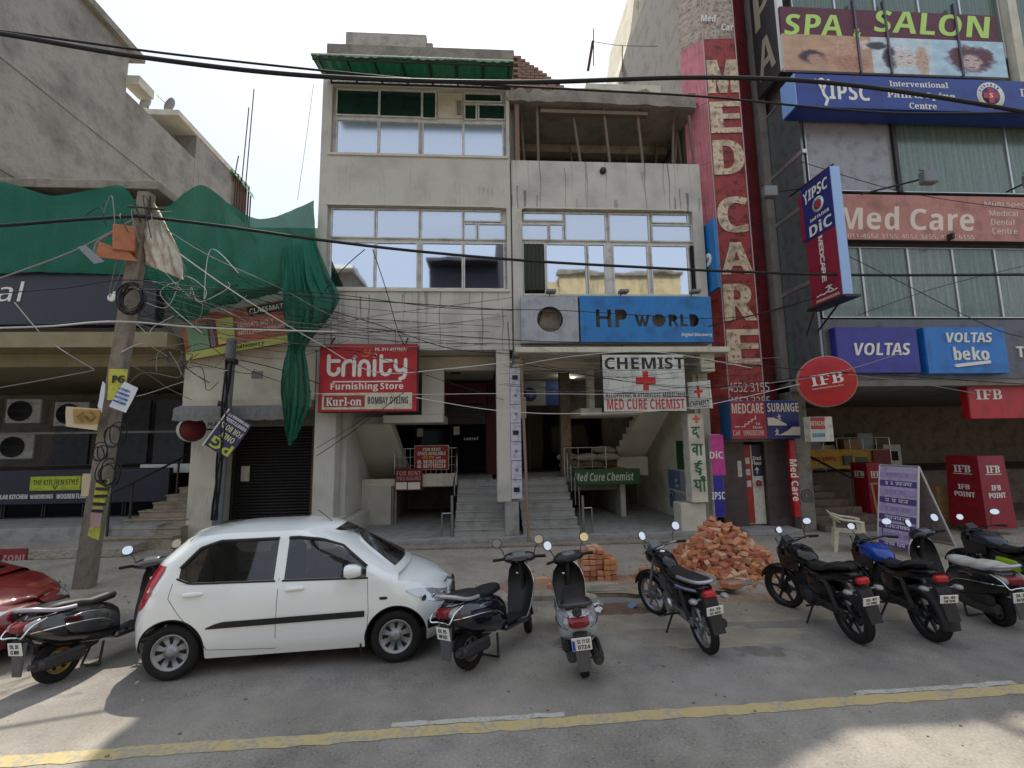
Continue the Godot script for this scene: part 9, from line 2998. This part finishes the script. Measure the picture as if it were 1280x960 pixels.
	tube(st, curve3([Vector3(0.2, 1.02, -0.36), Vector3(0.27, 1.035, -0.22), Vector3(0.36, 0.98, -0.07), Vector3(0.36, 0.98, 0.07), Vector3(0.27, 1.035, 0.22), Vector3(0.2, 1.02, 0.36)], 6), 0.012, 8)
	part(t, "handlebar", st, M.steel if kind == 0 else blk).transform = S
	for sd in [-1.0, 1.0]:
		st = mb()
		rod(st, Vector3(0.25, 1.03, 0.25 * sd), Vector3(0.195, 1.02, 0.37 * sd), 0.019, 8)
		part(t, "grip", st, M.rubber).transform = S
		st = mb()
		tube(st, PackedVector3Array([Vector3(0.3, 1.025, 0.2 * sd), Vector3(0.3, 1.015, 0.27 * sd), Vector3(0.25, 1.01, 0.38 * sd)]), 0.006, 5)
		part(t, "lever", st, satin).transform = S
	var ms := Node3D.new()
	t.add_child(ms)
	mirrors(ms, 0.29, 1.03, 0.22, 0.17, 0.1, [-1.0, 1.0], blk, kind == 0)
	for c in ms.get_children():
		ms.remove_child(c)
		t.add_child(c, true)
		c.transform = S * c.transform
	t.remove_child(ms)
	ms.free()
	for k in 3:
		st = mb()
		tube(st, curve3([Vector3(0.3, 1.03, [-0.2, 0.2, 0.15][k]), Vector3(0.52, 1.02 - 0.04 * k, [-0.12, 0.14, 0.05][k]), Vector3(0.48, 0.8, [-0.05, 0.07, -0.04][k]), Vector3([0.2, 0.58, 0.3][k], [0.6, 0.42, 0.7][k], [-0.08, 0.09, 0.05][k])], 6), 0.0055, 5)
		part(t, "control_cable", st, M.rubber)
	# stand and footrests
	st = mb()
	rod(st, Vector3(-0.05, 0.27, -0.1), Vector3(-0.02, 0.0, -0.24), 0.013, 6)
	box(st, Vector3(-0.06, 0.0, -0.28), Vector3(0.02, 0.012, -0.2))
	part(t, "side_stand", st, M.dark_steel)
	st = mb()
	rod(st, Vector3(-0.14, 0.3, -0.26), Vector3(-0.14, 0.3, 0.26), 0.013, 6)
	rod(st, Vector3(-0.3, 0.36, -0.23), Vector3(-0.3, 0.36, -0.1), 0.012, 6)
	part(t, "footrest", st, M.rubber)
	return t

# place a two-wheeler by where its wheels touch the road
func between(rear: Vector3, front: Vector3) -> Array:
	var d := front - rear
	return [rear + d.normalized() * 0.625, atan2(-d.z, d.x)]

func vehicles() -> void:
	var wp := m("car_white", rgb(230, 234, 232), 0.25)
	wp.clearcoat_enabled = true
	wp.clearcoat = 1.0
	wp.clearcoat_roughness = 0.04
	var rear := Vector3(-3.399, 0, 5.956)
	var front := Vector3(-1.032, 0, 5.761)
	var d := (front - rear).normalized()
	var nrm := Vector3(-d.z, 0, d.x)
	var turn := atan2(-d.z, d.x)
	make_car("hatchback_car", "white five-door hatchback with black side moulding parked side-on at the road edge", wp, (rear + front) * 0.5 - nrm * 0.76, turn, true)
	var rp := m("car_red", rgb(122, 18, 24), 0.4)
	rp.clearcoat_enabled = true
	rp.clearcoat = 1.0
	rp.clearcoat_roughness = 0.04
	var rc := make_car("red_car", "dark red hatchback with its bonnet just in view beside the scooter and leaning pole", rp, Vector3(-8.05, 0, 5.0), deg_to_rad(-3), false)
	rc.scale = Vector3(1.4, 0.92, 1.0)
	var navy := m("scooter_navy", rgb(18, 20, 34), 0.12)
	var blk := m("scooter_black", rgb(22, 22, 24), 0.12)
	var sil := m("scooter_silver", rgb(178, 182, 186), 0.3, 0.25)
	for x in [navy, blk, sil]:
		x.clearcoat_enabled = true
		x.clearcoat_roughness = 0.05
	var q := between(Vector3(-4.631, 0, 5.843), Vector3(-4.346, 0, 5))
	scooter("black scooter with chrome trim and gold rear wheel parked behind the white hatchback's tail", blk, q[0], q[1], -0.1, 0.5, true, 2, "DL 3S", "CZ 8091")
	q = between(Vector3(-0.168, 0, 5.974), Vector3(0.516, 0, 5.211))
	scooter("navy scooter with chrome rail parked nose-in ahead of the white hatchback", navy, q[0], q[1], -0.12, 0.6, true, 0, "DL 9S", "BW 1637")
	q = [Vector3(1.128, 0, 5.617), deg_to_rad(84)]
	scooter("silver scooter with black seat parked nose-in by the small brick stack", sil, q[0], q[1], -0.12, 0.45, false, 1, "DL 11 SX", "0724")
	q = between(Vector3(2.613, 0, 5.823), Vector3(2.544, 0, 4.611))
	motorcycle("black commuter motorcycle with silver grab rail and blue stripes before the brick heap", M.bike_gloss if M.has("bike_gloss") else m("bike_gloss", rgb(16, 16, 18), 0.15), q[0], q[1], -0.13, 0.35, 0, "DL 3S", "DC 4412")
	q = between(Vector3(4.559, 0, 5.724), Vector3(4.585, 0, 4.463))
	motorcycle("all-black motorcycle with slim tail between the brick heap and the blue-tanked one", m("bike_gloss", rgb(16, 16, 18), 0.15), q[0], q[1], -0.12, 0.4, 1, "DL 8S", "CP 2904")
	q = between(Vector3(5.493, 0, 5.769), Vector3(5.674, 0, 4.543))
	motorcycle("motorcycle with bright blue tank and tyre hugger parked before the folding sign", m("tank_blue", rgb(24, 62, 146), 0.15), q[0], q[1], -0.06, 0.3, 2, "DL 4S", "CM 7316")
	q = between(Vector3(6.781, 0, 5.447), Vector3(6.912, 0, 4.161))
	var ps := scooter("black scooter with chrome rail and pale seat cover beside the blue-tanked motorcycle", m("scooter_green", rgb(26, 32, 30), 0.15), q[0], q[1], -0.1, 0.3, true, 0, "DL 3S", "EH 5561")
	q = between(Vector3(7.857, 0, 5.217), Vector3(8.071, 0, 3.875))
	(ps.get_node("seat") as MeshInstance3D).material_override = m("seat_cover_pale", rgb(186, 182, 172), 0.8, 0, "grime", 0.5)
	var lm := motorcycle("black motorcycle with lime flash half out of view behind the scooter with pale seat", m("tank_slate", rgb(46, 50, 58), 0.2), q[0], q[1], -0.1, 0.2, 1, "DL 1S", "AB 6620")
	for c in lm.get_children():
		if String(c.name).begins_with("side_cover"): (c as MeshInstance3D).material_override = m("lime_plastic", rgb(150, 190, 40), 0.3)
